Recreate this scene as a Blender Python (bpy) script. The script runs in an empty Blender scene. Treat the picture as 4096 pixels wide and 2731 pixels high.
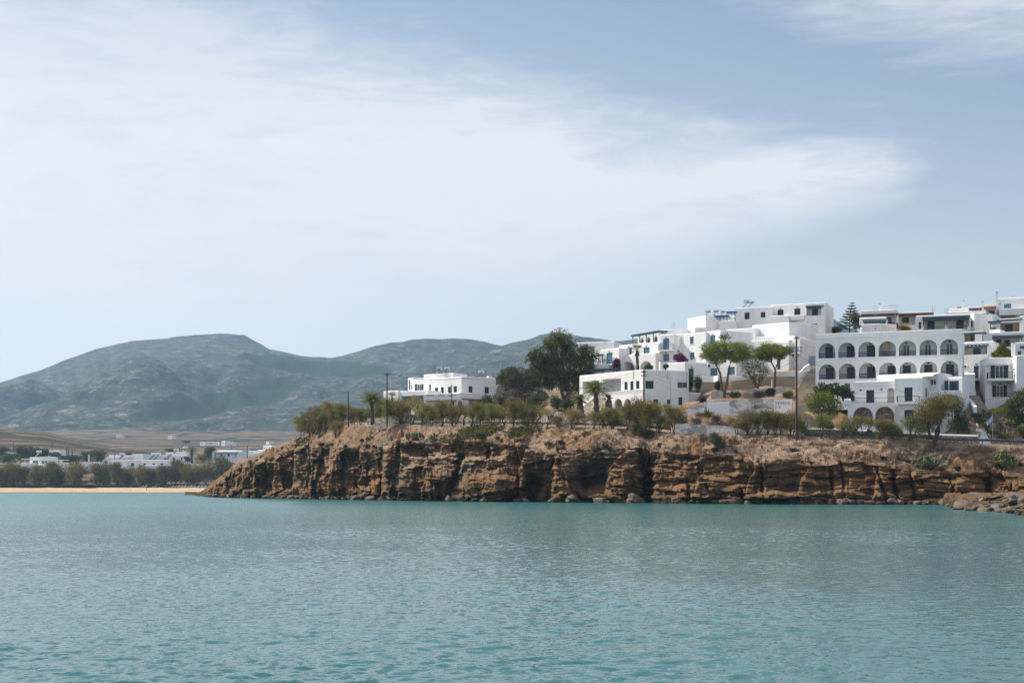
import bpy, math, random
import numpy as np
from mathutils import Vector, Matrix, Quaternion
random.seed(7); rng = np.random.default_rng(11)
R = math.radians
SC = bpy.context.scene; COL = SC.collection
F, H, HOR = 5689.0, 2.2, 1952.0          # focal length in photo pixels, eye height (m), row of the sea horizon

def P(x, y, d):
    """world point seen at photo pixel (x, y) at distance d along the view axis"""
    return Vector(((x-2048)/F*d, d, H-(y-HOR)/F*d))
def ZY(y, d): return H-(y-HOR)/F*d
def itp(x, pts): return np.interp(x, [p[0] for p in pts], [p[1] for p in pts])

# ---------------------------------------------------------------- noise (numpy, world space)
def _h(ix, iy, iz, s=0):
    n = (ix.astype(np.int64)*374761393 + iy.astype(np.int64)*668265263 + iz.astype(np.int64)*2147483647 + s*1274126177) & 0xffffffff
    n = ((n ^ (n >> 13))*1274126177) & 0xffffffff
    n = ((n ^ (n >> 16))*2246822519) & 0xffffffff
    return ((n ^ (n >> 15)) & 0xffff)/65535.0
def vn(x, y, z, s=0):
    x, y, z = np.broadcast_arrays(np.asarray(x, float), np.asarray(y, float), np.asarray(z, float))
    ix, iy, iz = np.floor(x), np.floor(y), np.floor(z)
    fx, fy, fz = x-ix, y-iy, z-iz
    fx, fy, fz = [f*f*(3-2*f) for f in (fx, fy, fz)]
    o = 0
    for a in (0, 1):
        for b in (0, 1):
            for c in (0, 1):
                w = (fx if a else 1-fx)*(fy if b else 1-fy)*(fz if c else 1-fz)
                o = o + w*_h(ix+a, iy+b, iz+c, s)
    return o*2-1
def fbm(x, y, z, o=4, s=0):
    t, a = 0, .5
    for i in range(o):
        t = t + a*vn(np.asarray(x)*2**i, np.asarray(y)*2**i, np.asarray(z)*2**i, s+i); a *= .5
    return t
def cell(a, b, s=0): return _h(np.floor(a), np.floor(b), np.floor(a)*0, s)*2-1
def sst(a, b, x):
    t = np.clip((x-a)/(b-a), 0, 1); return t*t*(3-2*t)

# ---------------------------------------------------------------- objects
def wloc(o):
    v = Vector((0, 0, 0))
    while o is not None: v += o.location; o = o.parent
    return v
def link(o, parent=None):
    COL.objects.link(o)
    if parent is not None: o.parent = parent
    return o
def tag(o, label=None, cat=None, group=None, kind=None):
    for k, v in (('label', label), ('category', cat), ('group', group), ('kind', kind)):
        if v: o[k] = v
    return o
def thing(name, loc, label, cat, group=None):
    o = bpy.data.objects.new(name, None); o.location = loc; o.empty_display_size = .3
    link(o); return tag(o, label, cat, group, 'thing')
def np_mesh(name, co, faces, mat, smooth=False, parent=None):
    me = bpy.data.meshes.new(name)
    co = np.ascontiguousarray(co, dtype=np.float32).reshape(-1, 3); faces = np.ascontiguousarray(faces, dtype=np.int32)
    k = faces.shape[1]; n = len(faces)
    me.vertices.add(len(co)); me.vertices.foreach_set('co', co.ravel())
    me.loops.add(n*k); me.loops.foreach_set('vertex_index', faces.ravel())
    me.polygons.add(n); me.polygons.foreach_set('loop_start', np.arange(0, n*k, k, dtype=np.int32))
    me.update(calc_edges=True); me.validate()
    if smooth: me.polygons.foreach_set('use_smooth', np.ones(n, bool))
    for m in (mat if isinstance(mat, (list, tuple)) else [mat]): me.materials.append(m)
    o = bpy.data.objects.new(name, me); return link(o, parent)
def grid_faces(nr, nc):
    i = np.arange(nr*nc).reshape(nr, nc)
    return np.stack([i[:-1, :-1], i[:-1, 1:], i[1:, 1:], i[1:, :-1]], -1).reshape(-1, 4)
class MB:
    """collects polygons, then links them as one mesh object"""
    def __init__(s): s.v = []; s.f = []; s.mi = []
    def poly(s, pts, mi=0):
        n = len(s.v); s.v += [tuple(p) for p in pts]; s.f.append(tuple(range(n, n+len(pts)))); s.mi.append(mi)
    def box(s, M, a, b, mi=0):
        """axis box a..b in the frame M (4x4)"""
        n = len(s.v)
        for z in (a[2], b[2]):
            for x, y in ((a[0], a[1]), (b[0], a[1]), (b[0], b[1]), (a[0], b[1])): s.v.append(tuple(M @ Vector((x, y, z))))
        for q in ((3, 2, 1, 0), (4, 5, 6, 7), (0, 1, 5, 4), (1, 2, 6, 5), (2, 3, 7, 6), (3, 0, 4, 7)): s.f.append(tuple(n+k for k in q)); s.mi.append(mi)
    def tube(s, pts, rad, k=6, mi=0, cap=True):
        pts = [Vector(p) for p in pts]; rad = rad if isinstance(rad, (list, tuple)) else [rad]*len(pts)
        n = len(s.v)
        for i, p in enumerate(pts):
            t = (pts[min(i+1, len(pts)-1)]-pts[max(i-1, 0)]).normalized()
            a = t.orthogonal().normalized(); 
            if abs(t.z) < .95: a = t.cross(Vector((0, 0, 1))).normalized()
            b = t.cross(a)
            for j in range(k):
                q = 2*math.pi*j/k; s.v.append(tuple(p+(a*math.cos(q)+b*math.sin(q))*rad[i]))
        for i in range(len(pts)-1):
            for j in range(k):
                s.f.append((n+i*k+j, n+i*k+(j+1) % k, n+(i+1)*k+(j+1) % k, n+(i+1)*k+j)); s.mi.append(mi)
        if cap:
            s.f.append(tuple(n+j for j in range(k))[::-1]); s.f.append(tuple(n+(len(pts)-1)*k+j for j in range(k))); s.mi += [mi, mi]
    def ball(s, c, r, nu=10, nv=6, mi=0, M=None):
        c = Vector(c); r = Vector(r) if not isinstance(r, (int, float)) else Vector((r, r, r)); n = len(s.v)
        for i in range(nv+1):
            th = math.pi*i/nv
            for j in range(nu):
                ph = 2*math.pi*j/nu; w = Vector((r.x*math.sin(th)*math.cos(ph), r.y*math.sin(th)*math.sin(ph), r.z*math.cos(th)))
                s.v.append(tuple(c+((M @ w) if M else w)))
        for i in range(nv):
            for j in range(nu):
                s.f.append((n+i*nu+j, n+(i+1)*nu+j, n+(i+1)*nu+(j+1) % nu, n+i*nu+(j+1) % nu)); s.mi.append(mi)
    def build(s, name, mat, parent=None, smooth=False):
        off = wloc(parent) if parent is not None else Vector((0, 0, 0))
        me = bpy.data.meshes.new(name); me.from_pydata([tuple(Vector(v)-off) for v in s.v], [], s.f)
        mats = mat if isinstance(mat, (list, tuple)) else [mat]
        for m in mats: me.materials.append(m)
        if len(mats) > 1: me.polygons.foreach_set('material_index', s.mi)
        if smooth: me.polygons.foreach_set('use_smooth', [True]*len(me.polygons))
        me.update(); o = bpy.data.objects.new(name, me); return link(o, parent)
class LMB(MB):
    """the same, with coordinates already relative to the parent"""
    def build(s, name, mat, parent=None, smooth=False):
        off = wloc(parent); s.v = [tuple(Vector(v)+off) for v in s.v]; return MB.build(s, name, mat, parent, smooth)
def copy_tree(o, parent=None):
    c = o.copy(); link(c)
    if parent is not None: c.parent = parent
    for ch in list(o.children): copy_tree(ch, c)
    return c

# ---------------------------------------------------------------- materials
def new_mat(name):
    m = bpy.data.materials.new(name); m.use_nodes = True; nt = m.node_tree
    return m, nt, nt.nodes['Principled BSDF']
def nd(nt, t, **k):
    n = nt.nodes.new(t)
    for a, b in k.items():
        if a.startswith('i_'): n.inputs[a[2:].replace('_', ' ')].default_value = b
        else: setattr(n, a, b)
    return n
def ramp(nt, stops, src):
    r = nt.nodes.new('ShaderNodeValToRGB'); e = r.color_ramp.elements
    while len(e) < len(stops): e.new(.5)
    for k, (p, c) in enumerate(stops): e[k].position = p; e[k].color = (*c, 1) if len(c) == 3 else c
    nt.links.new(src, r.inputs[0]); return r.outputs[0]
def mixc(nt, a, b, fac, mode='MIX'):
    m = nt.nodes.new('ShaderNodeMix'); m.data_type = 'RGBA'; m.blend_type = mode
    for i, v in ((6, a), (7, b), (0, fac)):
        if hasattr(v, 'is_linked'): nt.links.new(v, m.inputs[i])
        else: m.inputs[i].default_value = (*v, 1) if isinstance(v, tuple) and len(v) == 3 else v
    return m.outputs[2]
def mth(nt, op, a, b=None, c=None, clamp=False):
    m = nt.nodes.new('ShaderNodeMath'); m.operation = op; m.use_clamp = clamp
    for i, v in enumerate((a, b, c)):
        if v is None: continue
        if hasattr(v, 'is_linked'): nt.links.new(v, m.inputs[i])
        else: m.inputs[i].default_value = v
    return m.outputs[0]
def geo_pos(nt, scale=(1, 1, 1)):
    g = nd(nt, 'ShaderNodeNewGeometry'); mp = nd(nt, 'ShaderNodeMapping'); mp.inputs['Scale'].default_value = scale
    nt.links.new(g.outputs['Position'], mp.inputs[0]); return mp.outputs[0]
def obj_pos(nt, scale=(1, 1, 1)):
    g = nd(nt, 'ShaderNodeTexCoord'); mp = nd(nt, 'ShaderNodeMapping'); mp.inputs['Scale'].default_value = scale
    nt.links.new(g.outputs['Object'], mp.inputs[0]); return mp.outputs[0]
def noi(nt, vec, scale, detail=4, rough=.55, dist=0):
    n = nd(nt, 'ShaderNodeTexNoise'); n.inputs['Scale'].default_value = scale; n.inputs['Detail'].default_value = detail
    n.inputs['Roughness'].default_value = rough; n.inputs['Distortion'].default_value = dist
    nt.links.new(vec, n.inputs['Vector']); return n.outputs[0]
def bump(nt, bs, h, strength, dist):
    b = nd(nt, 'ShaderNodeBump'); b.inputs['Strength'].default_value = strength; b.inputs['Distance'].default_value = dist
    nt.links.new(h, b.inputs['Height']); nt.links.new(b.outputs[0], bs.inputs['Normal']); return b
def simple(name, col, rough=.7, var=.25, scale=2.0, metal=0, bmp=0, space='geo', spec=.3):
    """one base colour broken by noise at world scale"""
    m, nt, bs = new_mat(name)
    v = (geo_pos if space == 'geo' else obj_pos)(nt)
    n = noi(nt, v, scale, 5)
    lo = tuple(c*(1-var) for c in col); hi = tuple(min(1, c*(1+var)) for c in col)
    c = ramp(nt, [(.3, lo), (.7, hi)], n); nt.links.new(c, bs.inputs['Base Color'])
    bs.inputs['Roughness'].default_value = rough; bs.inputs['Metallic'].default_value = metal
    bs.inputs['Specular IOR Level'].default_value = spec
    if bmp: bump(nt, bs, n, .6, bmp)
    return m
# ================================================================ camera, sun, sky
cam = bpy.data.cameras.new('camera'); co = bpy.data.objects.new('camera', cam); link(co)
co.location = (0, 0, H); co.rotation_euler = (R(90), 0, 0)
cam.sensor_width = 36; cam.lens = 36*F/4096; cam.shift_y = (HOR-1365.5)/4096; cam.clip_end = 60000; cam.clip_start = .5
SC.camera = co
SUN_EL = 47.0; SUN_AZ = -70.0             # azimuth from +Y (straight ahead), negative = to the left
sd = Vector((math.sin(R(SUN_AZ))*math.cos(R(SUN_EL)), math.cos(R(SUN_AZ))*math.cos(R(SUN_EL)), math.sin(R(SUN_EL))))
sl = bpy.data.lights.new('sun', 'SUN'); sl.energy = 5.0; sl.angle = R(.5); sl.color = (1, .935, .83)
so = bpy.data.objects.new('sun', sl); link(so); so.rotation_euler = (-sd).to_track_quat('-Z', 'Y').to_euler(); so.location = (-100, 0, 300)
w = bpy.data.worlds.new('World'); SC.world = w; w.use_nodes = True; nt = w.node_tree
bg = nt.nodes['Background']; bg.inputs['Strength'].default_value = .115
sky = nd(nt, 'ShaderNodeTexSky'); sky.sky_type = 'NISHITA'; sky.sun_disc = False
sky.sun_elevation = R(SUN_EL); sky.sun_rotation = R(SUN_AZ); sky.air_density = 1.0; sky.dust_density = 1.6; sky.ozone_density = 1.3; sky.altitude = 10
tc = nd(nt, 'ShaderNodeTexCoord'); sep = nd(nt, 'ShaderNodeSeparateXYZ'); nt.links.new(tc.outputs['Generated'], sep.inputs[0])
X, Y, Z = sep.outputs
az = mth(nt, 'MULTIPLY', mth(nt, 'ARCTAN2', X, Y), 180/math.pi)             # degrees right of straight ahead
el = mth(nt, 'MULTIPLY', mth(nt, 'ARCSINE', Z), 180/math.pi)
cx = nd(nt, 'ShaderNodeCombineXYZ'); nt.links.new(az, cx.inputs[0]); nt.links.new(el, cx.inputs[1])
# fine wind-drawn fibres of the cirrus, slanting down to the right
mp = nd(nt, 'ShaderNodeMapping'); mp.inputs['Rotation'].default_value = (0, 0, R(24)); mp.inputs['Scale'].default_value = (.055, .2, 1)
nt.links.new(cx.outputs[0], mp.inputs[0])
fib = noi(nt, mp.outputs[0], 1.6, 8, .62, .5)
mp2 = nd(nt, 'ShaderNodeMapping'); mp2.inputs['Scale'].default_value = (.05, .085, 1); nt.links.new(cx.outputs[0], mp2.inputs[0])
big = noi(nt, mp2.outputs[0], 1.5, 5, .5, .3)
mp3 = nd(nt, 'ShaderNodeMapping'); mp3.inputs['Rotation'].default_value = (0, 0, R(17)); mp3.inputs['Scale'].default_value = (.16, .75, 1); nt.links.new(cx.outputs[0], mp3.inputs[0])
fib2 = noi(nt, mp3.outputs[0], 1.6, 8, .68, 1.2)
fib = mth(nt, 'ADD', mth(nt, 'MULTIPLY', fib, .72), mth(nt, 'MULTIPLY', fib2, .28))
nz = mth(nt, 'ADD', mth(nt, 'MULTIPLY', mth(nt, 'SUBTRACT', fib, .5), 1.9), mth(nt, 'MULTIPLY', mth(nt, 'SUBTRACT', big, .5), .5))
def band(c, lo, hi, soft_lo, soft_hi):
    """1 between lo and hi (sockets or degrees), fading over the given degrees"""
    a = mth(nt, 'DIVIDE', mth(nt, 'SUBTRACT', c, lo), soft_lo, clamp=True); b = mth(nt, 'DIVIDE', mth(nt, 'SUBTRACT', hi, c), soft_hi, clamp=True)
    return mth(nt, 'MULTIPLY', a, b)
# the big wedge of cirrus: its upper edge falls to the right, it ends in a point at azimuth +16
ua = nd(nt, 'ShaderNodeFloatCurve')
cu = ua.mapping.curves[0]
pts = [(-40, 25), (-20, 21.4), (-12, 19.8), (-6, 18.6), (0, 17.3), (6, 16.0), (11, 15.1), (15, 14.6), (17.5, 14.2), (40, 12)]
while len(cu.points) < len(pts): cu.points.new(.5, .5)
for q, (a, b) in zip(cu.points, pts): q.location = ((a+40)/80, b/30); q.handle_type = 'AUTO'
ua.mapping.update()
nt.links.new(mth(nt, 'DIVIDE', mth(nt, 'ADD', az, 40), 80, clamp=True), ua.inputs['Value'])
top = mth(nt, 'MULTIPLY', ua.outputs[0], 30)
low0 = mth(nt, 'SUBTRACT', 8.9, mth(nt, 'MULTIPLY', mth(nt, 'MAXIMUM', mth(nt, 'SUBTRACT', 9, az), 0), .42))
slo = mth(nt, 'ADD', 1.8, mth(nt, 'MULTIPLY', mth(nt, 'MAXIMUM', mth(nt, 'SUBTRACT', 11, az), 0), .42))
low = mth(nt, 'ADD', low0, mth(nt, 'MULTIPLY', mth(nt, 'MAXIMUM', mth(nt, 'SUBTRACT', az, 9), 0), .28))
wedge = mth(nt, 'MULTIPLY', band(el, low, mth(nt, 'ADD', top, mth(nt, 'MULTIPLY', nz, 4.2)), slo, 3.6), band(az, -60, mth(nt, 'ADD', 16.9, mth(nt, 'MULTIPLY', nz, 3.6)), 8, 2.0))
wedge = mth(nt, 'MULTIPLY', wedge, mth(nt, 'ADD', 1.08, mth(nt, 'MULTIPLY', nz, 1.5)), clamp=True)
wedge = mth(nt, 'MULTIPLY', wedge, mth(nt, 'DIVIDE', mth(nt, 'SUBTRACT', 24.5, el), 11, clamp=True))
# a second veil in the upper right corner
v2 = mth(nt, 'MULTIPLY', band(mth(nt, 'ADD', el, mth(nt, 'MULTIPLY', nz, 4.0)), mth(nt, 'SUBTRACT', 20.3, mth(nt, 'MULTIPLY', az, .27)), 60, 3.0, 10), band(az, 5, 80, 6, 20))
v2 = mth(nt, 'MULTIPLY', v2, mth(nt, 'ADD', .55, mth(nt, 'MULTIPLY', nz, .9)), clamp=True)
# milky haze low down and to the left, and unseen pale cloud added beside and behind the viewer to brighten shaded walls
hz = mth(nt, 'MULTIPLY', mth(nt, 'POWER', mth(nt, 'SUBTRACT', 1, mth(nt, 'DIVIDE', mth(nt, 'MAXIMUM', el, 0), 32), clamp=True), 1.6), mth(nt, 'DIVIDE', mth(nt, 'SUBTRACT', 30, az), 62, clamp=True))
back = mth(nt, 'MULTIPLY', band(mth(nt, 'ABSOLUTE', az), 38, 400, 40, 1), mth(nt, 'ADD', .62, nz), clamp=True)
msk = mth(nt, 'MAXIMUM', mth(nt, 'MAXIMUM', wedge, v2), back, clamp=True)
hz0 = mth(nt, 'MULTIPLY', mth(nt, 'POWER', mth(nt, 'SUBTRACT', 1, mth(nt, 'DIVIDE', mth(nt, 'MAXIMUM', el, 0), 30), clamp=True), 2.7), 1.0)
c0 = mixc(nt, sky.outputs[0], (.60, .675, .725), 1.0, 'MULTIPLY')
c0 = mixc(nt, c0, (5.3, 5.3, 5.55), hz0)
c1 = mixc(nt, c0, (6.1, 6.15, 6.2), mth(nt, 'MULTIPLY', hz, 1.1, clamp=True))
c2 = mixc(nt, c1, (5.6, 5.65, 5.9), mth(nt, 'MULTIPLY', mth(nt, 'MAXIMUM', wedge, v2, clamp=True), .95))
c2 = mixc(nt, c2, (5.7, 6.2, 7.5), mth(nt, 'MULTIPLY', back, .85))
nt.links.new(c2, bg.inputs['Color'])
SC.view_settings.view_transform = 'Standard'; SC.view_settings.look = 'None'; SC.view_settings.gamma = 1
SC.view_settings.exposure = 0.45
SC.render.engine = 'CYCLES'
cy = SC.cycles; cy.max_bounces = 6; cy.diffuse_bounces = 3; cy.glossy_bounces = 3; cy.transmission_bounces = 3; cy.volume_bounces = 0; cy.transparent_max_bounces = 8
cy.caustics_reflective = False; cy.caustics_refractive = False; cy.use_denoising = True; cy.denoising_prefilter = 'NONE'; cy.use_adaptive_sampling = False; cy.sample_clamp_indirect = 4

# ================================================================ sea
def mat_sea():
    m, nt, bs = new_mat('sea_water')
    v = geo_pos(nt)
    bigp = noi(nt, geo_pos(nt, (.012, .010, 1)), 1, 4, .55, .4)
    mid = noi(nt, geo_pos(nt, (.05, .035, 1)), 1, 4, .6, .6)
    mixp = mth(nt, 'ADD', mth(nt, 'MULTIPLY', bigp, .6), mth(nt, 'MULTIPLY', mid, .4))
    c = ramp(nt, [(.3, (.018, .080, .084)), (.5, (.031, .118, .116)), (.72, (.050, .158, .148))], mixp)
    nt.links.new(c, bs.inputs['Base Color'])
    g_ = nd(nt, 'ShaderNodeNewGeometry'); sp_ = nd(nt, 'ShaderNodeSeparateXYZ'); nt.links.new(g_.outputs['Position'], sp_.inputs[0])
    # open water is ruffled by waves too fine to model one by one; the sheltered edge by the quay is smoother
    nt.links.new(mth(nt, 'ADD', .07, mth(nt, 'MULTIPLY', mth(nt, 'DIVIDE', mth(nt, 'SUBTRACT', sp_.outputs[1], 15), 220, clamp=True), .20)), bs.inputs['Roughness']); bs.inputs['IOR'].default_value = 1.333; bs.inputs['Specular IOR Level'].default_value = .52
    # the finest ripples, in metres; the waves themselves are modelled
    w1 = noi(nt, geo_pos(nt, (9, 12, 1)), 1, 2, .6, .4); w2 = noi(nt, geo_pos(nt, (3.2, 4.5, 1)), 1, 3, .6, .5)
    bump(nt, bs, mth(nt, 'ADD', mth(nt, 'MULTIPLY', w1, .006), mth(nt, 'MULTIPLY', w2, .016)), 1.0, 1.0)
    return m
M_SEA = mat_sea()
# the bay in front of the viewer: real waves, finer near the quay
ra = np.exp(np.linspace(math.log(6), math.log(830), 1230))[:, None]; aa = np.radians(np.concatenate([np.linspace(-66, -27, 110, endpoint=False), np.linspace(-27, 27, 610), np.linspace(27, 66, 111)[1:]]))[None, :]
Xs = ra*np.tan(aa); Ys = ra+0*aa; g = np.random.default_rng(3)
wxp = Xs+.5*vn(Xs/2.6, Ys/2.6, 0, 160)+.16*vn(Xs/.8, Ys/.8, 0, 161); wyp = Ys+.5*vn(Xs/2.6, Ys/2.6, 5, 162)+.16*vn(Xs/.8, Ys/.8, 5, 163)
Zs = 0*Xs; NWV = 46
for i in range(NWV):
    lam = .12*(6.5)**(i/(NWV-1)); th = R(90+18)+g.normal()*.55; kx, ky = math.cos(th)*2*math.pi/lam, math.sin(th)*2*math.pi/lam
    slope = .040*(1.0 if lam < .5 else .6); ph = kx*wxp+ky*wyp+g.uniform(0, 6.28); Zs = Zs+slope*lam/(2*math.pi)*(np.sin(ph)+.25*np.cos(2*ph))
gust = .72+.5*vn(Xs/14, Ys/22, 2, 164)+.3*vn(Xs/4, Ys/6, 3, 165); Zs = Zs*np.clip(gust, .25, 1.5)
tag(np_mesh('sea', np.stack([Xs, Ys, Zs], -1), grid_faces(*Xs.shape), M_SEA, True), kind='structure')
xs = np.array([-6000, -600, -200, 0, 200, 600, 6000.]); ys = np.array([-3000, -300, 0, 60, 200, 500, 1200, 3000.])
g = np.stack(np.meshgrid(xs, ys), -1); co_ = np.concatenate([g, np.zeros(g.shape[:2]+(1,))-.16], -1)
tag(np_mesh('sea', co_, grid_faces(*g.shape[:2]), M_SEA), kind='structure')

# ================================================================ headland: rock face, scree slope, road ledge, hillside
YW = [(700, 1974), (760, 1978), (830, 1987), (1000, 1991), (1200, 1994.5), (1400, 1998), (1600, 2001), (1800, 2003.5), (2000, 2006), (2200, 2008), (2400, 2009.5), (2600, 2011), (2800, 2013), (3000, 2014), (3200, 2015), (3400, 2016), (3600, 2016.5), (3800, 2017), (4100, 2017.5), (4500, 2018)]
def D0(x): return 12516.0/(itp(x, YW)-1952)
YR = [(780, 1990), (826, 1962), (869, 1926), (912, 1900), (945, 1872), (979, 1858), (1019, 1840), (1086, 1818), (1132, 1805), (1200, 1788), (1300, 1786), (1400, 1790), (1520, 1786), (1560, 1768), (1600, 1758), (1700, 1778), (1790, 1762), (1900, 1762), (2000, 1774), (2100, 1784), (2190, 1800), (2330, 1800), (2430, 1786), (2550, 1778), (2640, 1806), (2800, 1818), (2900, 1815), (3000, 1822), (3140, 1822), (3300, 1838), (3420, 1846), (3560, 1852), (3640, 1878), (3760, 1888), (3900, 1884), (4000, 1890), (4100, 1908), (4500, 1915)]
YE = [(780, 1985), (826, 1958), (869, 1921), (912, 1889), (945, 1852), (979, 1844), (1019, 1825), (1086, 1795), (1132, 1780), (1184, 1757), (1233, 1748), (1331, 1706), (1400, 1695), (2000, 1703), (2300, 1707), (2560, 1716), (2700, 1731), (2900, 1735), (3100, 1733), (3200, 1742), (3300, 1748), (3600, 1753), (3760, 1771), (4000, 1776), (4096, 1781), (4500, 1792)]
GAP = [(780, 2), (900, 8), (1000, 16), (1184, 26), (1330, 22), (1400, 18), (1600, 15), (2000, 12.5), (2400, 12), (2700, 12), (3000, 11), (3600, 10), (4100, 11), (4500, 12)]
def DE(x): return D0(x)+itp(x, GAP)
def ZE(x): return ZY(itp(x, YE), DE(x))          # height of the road along its seaward edge
# rock features: (x px, y0, y1, half width px, depth m, slant px per px)
GUL = [(2585, 1790, 2012, 26, 6.5, -.03), (2600, 1880, 2012, 20, 5, 0), (1845, 1815, 1990, 17, 4.0, -.30), (2130, 1900, 2008, 26, 4.5, .05), (2076, 1890, 2008, 7, 1.5, 0), (1532, 1800, 1990, 12, 2.2, -.05), (3040, 1830, 1995, 8, 2.0, .10), (2965, 1940, 2008, 9, 2.2, .12), (2750, 1930, 2005, 9, 2.0, .1), (3568, 1880, 2000, 10, 2.2, .20), (3515, 1880, 2000, 7, 1.6, .18), (3640, 1880, 2000, 7, 1.8, .15), (3800, 1900, 1990, 8, 2.0, .16), (3945, 1885, 1985, 13, 3.0, .12), (4045, 1930, 1985, 7, 2.0, .02), (3320, 1870, 1975, 8, 1.8, .12), (3360, 1830, 1990, 6, 1.5, .12), (2210, 1830, 1960, 6, 1.2, 0), (2330, 1860, 1960, 14, 2.0, .05), (1700, 1880, 1990, 5, 1.0, 0), (1660, 1880, 1990, 5, 1.0, 0), (1728, 1880, 1990, 5, 1.2, 0), (1290, 1810, 1985, 10, 1.6, -.2), (1255, 1860, 1940, 10, 2.2, 0), (1370, 1830, 1980, 8, 1.2, .05), (1470, 1850, 1990, 9, 1.2, .1), (930, 1900, 1985, 12, 2.5, .1), (1010, 1880, 1985, 10, 1.8, -.1)]
# (x, y, rx, ry, m toward the sea)
BUL = [(1110, 1925, 85, 50, -5.5), (1030, 1940, 40, 45, 1.5), (1235, 1930, 45, 70, 1.2), (1330, 1930, 50, 60, 1.4), (1440, 1880, 90, 80, -2.6), (1520, 1950, 60, 42, 2.2), (1690, 1925, 115, 72, 3.2), (1690, 1800, 120, 35, -3.0), (1900, 1800, 130, 45, -2.6), (1960, 1950, 125, 62, 4.0), (2040, 1890, 70, 40, 1.5), (2130, 1960, 50, 42, -3), (2260, 1900, 85, 85, 1.2), (2360, 1900, 70, 50, -2.0), (2470, 1930, 60, 60, 1.8), (2420, 1990, 90, 16, 2.4), (2700, 1870, 70, 60, .8), (2870, 1870, 90, 50, -1.5), (3120, 1905, 110, 70, -1.0), (3120, 1978, 130, 18, 2.6), (3420, 1930, 70, 70, .9), (3690, 1925, 55, 60, 1.1), (3830, 1930, 60, 60, .4), (2800, 1960, 120, 40, 1.5), (2960, 1968, 70, 36, 1.8), (1480, 1985, 70, 14, 1.5), (900, 1960, 60, 35, 1.0)]
TOE = [(780, 1.5), (900, 1.6), (1050, 2.2), (1150, .5), (1300, 1.2), (1480, 1.7), (1600, 1.0), (1850, 1.8), (2100, .6), (2250, 1.8), (2400, 1.6), (2550, .9), (2640, 1.4), (2900, 1.1), (3000, 2.0), (3300, 2.2), (3450, 1.3), (3700, 1.6), (4200, 1.4)]
xc = np.arange(740, 4460, 2.5); nc = len(xc)
d0 = D0(xc); de = DE(xc); zr_y = itp(xc, YR); ze = ZE(xc)
dr = d0+np.minimum(itp(xc, GAP)*.32, 4.5); zr = np.maximum(ZY(zr_y, dr), .4); ze = np.maximum(ze, .5)
NT, NS, NR, NB = 118, 46, 8, 40
rows = []
SLOPE = 0
sarc = np.concatenate([[0], np.cumsum(np.hypot(np.diff((xc-2048)/F*d0), np.diff(d0)))])
SLOPE = np.clip(-np.gradient(d0)/np.maximum(np.gradient(sarc), 1e-3), .1, .85)
def cliff_disp(x, y, s, z, hgt):
    """metres toward the sea, from world position (s along the shore, z up) and the listed features"""
    wx = s+.9*fbm(s/3.5, z/3, 1.3, 3); wz = z+.10*s*.35+.35*fbm(s/5, z/2.5, 7.7, 3)
    lay = np.floor(wz/1.15); o1 = _h(lay, lay*0+3, lay*0, 5)
    dsp = .7*cell(wx/3.4+o1*7, wz/1.5, 1)+1.9*cell((wx+.45*wz)/8.5+3, (wz-.16*wx)/3.6, 2)
    l2 = np.floor(wz/.42); o2 = _h(l2, l2*0+9, l2*0, 6)
    dsp = dsp+.34*cell(wx/1.25+o2*5, wz/.42, 3)+.14*cell(np.floor(wx/5), wz/.24, 4)+.3*cell(np.floor(wx/9), wz/1.7, 14)
    dsp = dsp+4.6*fbm(s/13+z/14, z/9, 2.2, 3, 20)+1.5*fbm(s/3.2, z/2.6, 5.1, 4, 30)+.22*fbm(s/.7, z/.6, 3.3, 2, 50)
    # vertical jointing: rounded columns
    col = np.abs(((wx/1.9+.6*vn(s/6, z/9, 0, 60)) % 1)-.5)*2
    dsp = dsp-.16*(sst(.72, 1, col))*(.4+.6*(vn(s/9, z/6, 4, 61) > 0))
    # en echelon joint faces: each panel looks square out to sea, the short return faces look left along the shore
    bed = np.floor((z+.1*s*.3+.5*fbm(s/6, z/4, 3, 2, 47))/1.7)
    for wdt, am, sd_ in ((10.5, .66, 40), (3.6, .16, 43)):
        u_ = s/wdt+(sd_ > 41)*1.7*_h(bed, bed*0+5, bed*0, 48)+.7*vn(s/(wdt*1.9), 0, sd_, sd_)-.022*z*7.5/wdt+.10*vn(z/1.6, s/(wdt*3), 0, sd_+1)
        pn = np.floor(u_); fr_ = u_-pn; dsp = dsp+am*wdt*SLOPE*(.5-fr_)*(.6+.8*_h(pn, pn*0+sd_, np.floor(z/3.2+_h(pn, pn*0, pn*0, 7)*3), 8))
    wq = .22*fbm(s/4, z/4, 6, 3, 95)
    for gx, y0, y1, hw, dep, sl in GUL:
        c = gx+sl*(y-y0)+hw*.5*vn(y/14, gx, 0, 70)
        hwv = hw*(.75+.5*vn(y/22., gx, 3, 71))
        dsp = dsp-dep*np.exp(-np.clip(np.abs(x-c)/hwv, 0, 9)**2.6)*sst(y0-10, y0+22, y)*(1-sst(y1-6, y1+10, y))
    for bx, by, rx, ry, a in BUL:
        q = ((x-bx)/rx+wq)**2+((y-by)/ry+wq*1.4)**2
        dsp = dsp+a*sst(0, .75, np.clip(1.1-q, 0, 1.1))
    toe = itp(x, TOE)*(.8+.6*vn(s/4., 0, 0, 80)); toe = np.maximum(toe, .15)
    dsp = dsp+(1.6+1.2*vn(s/6, 0, 5, 81))*(1-sst(toe*.75, toe*1.15, z))
    return dsp
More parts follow.
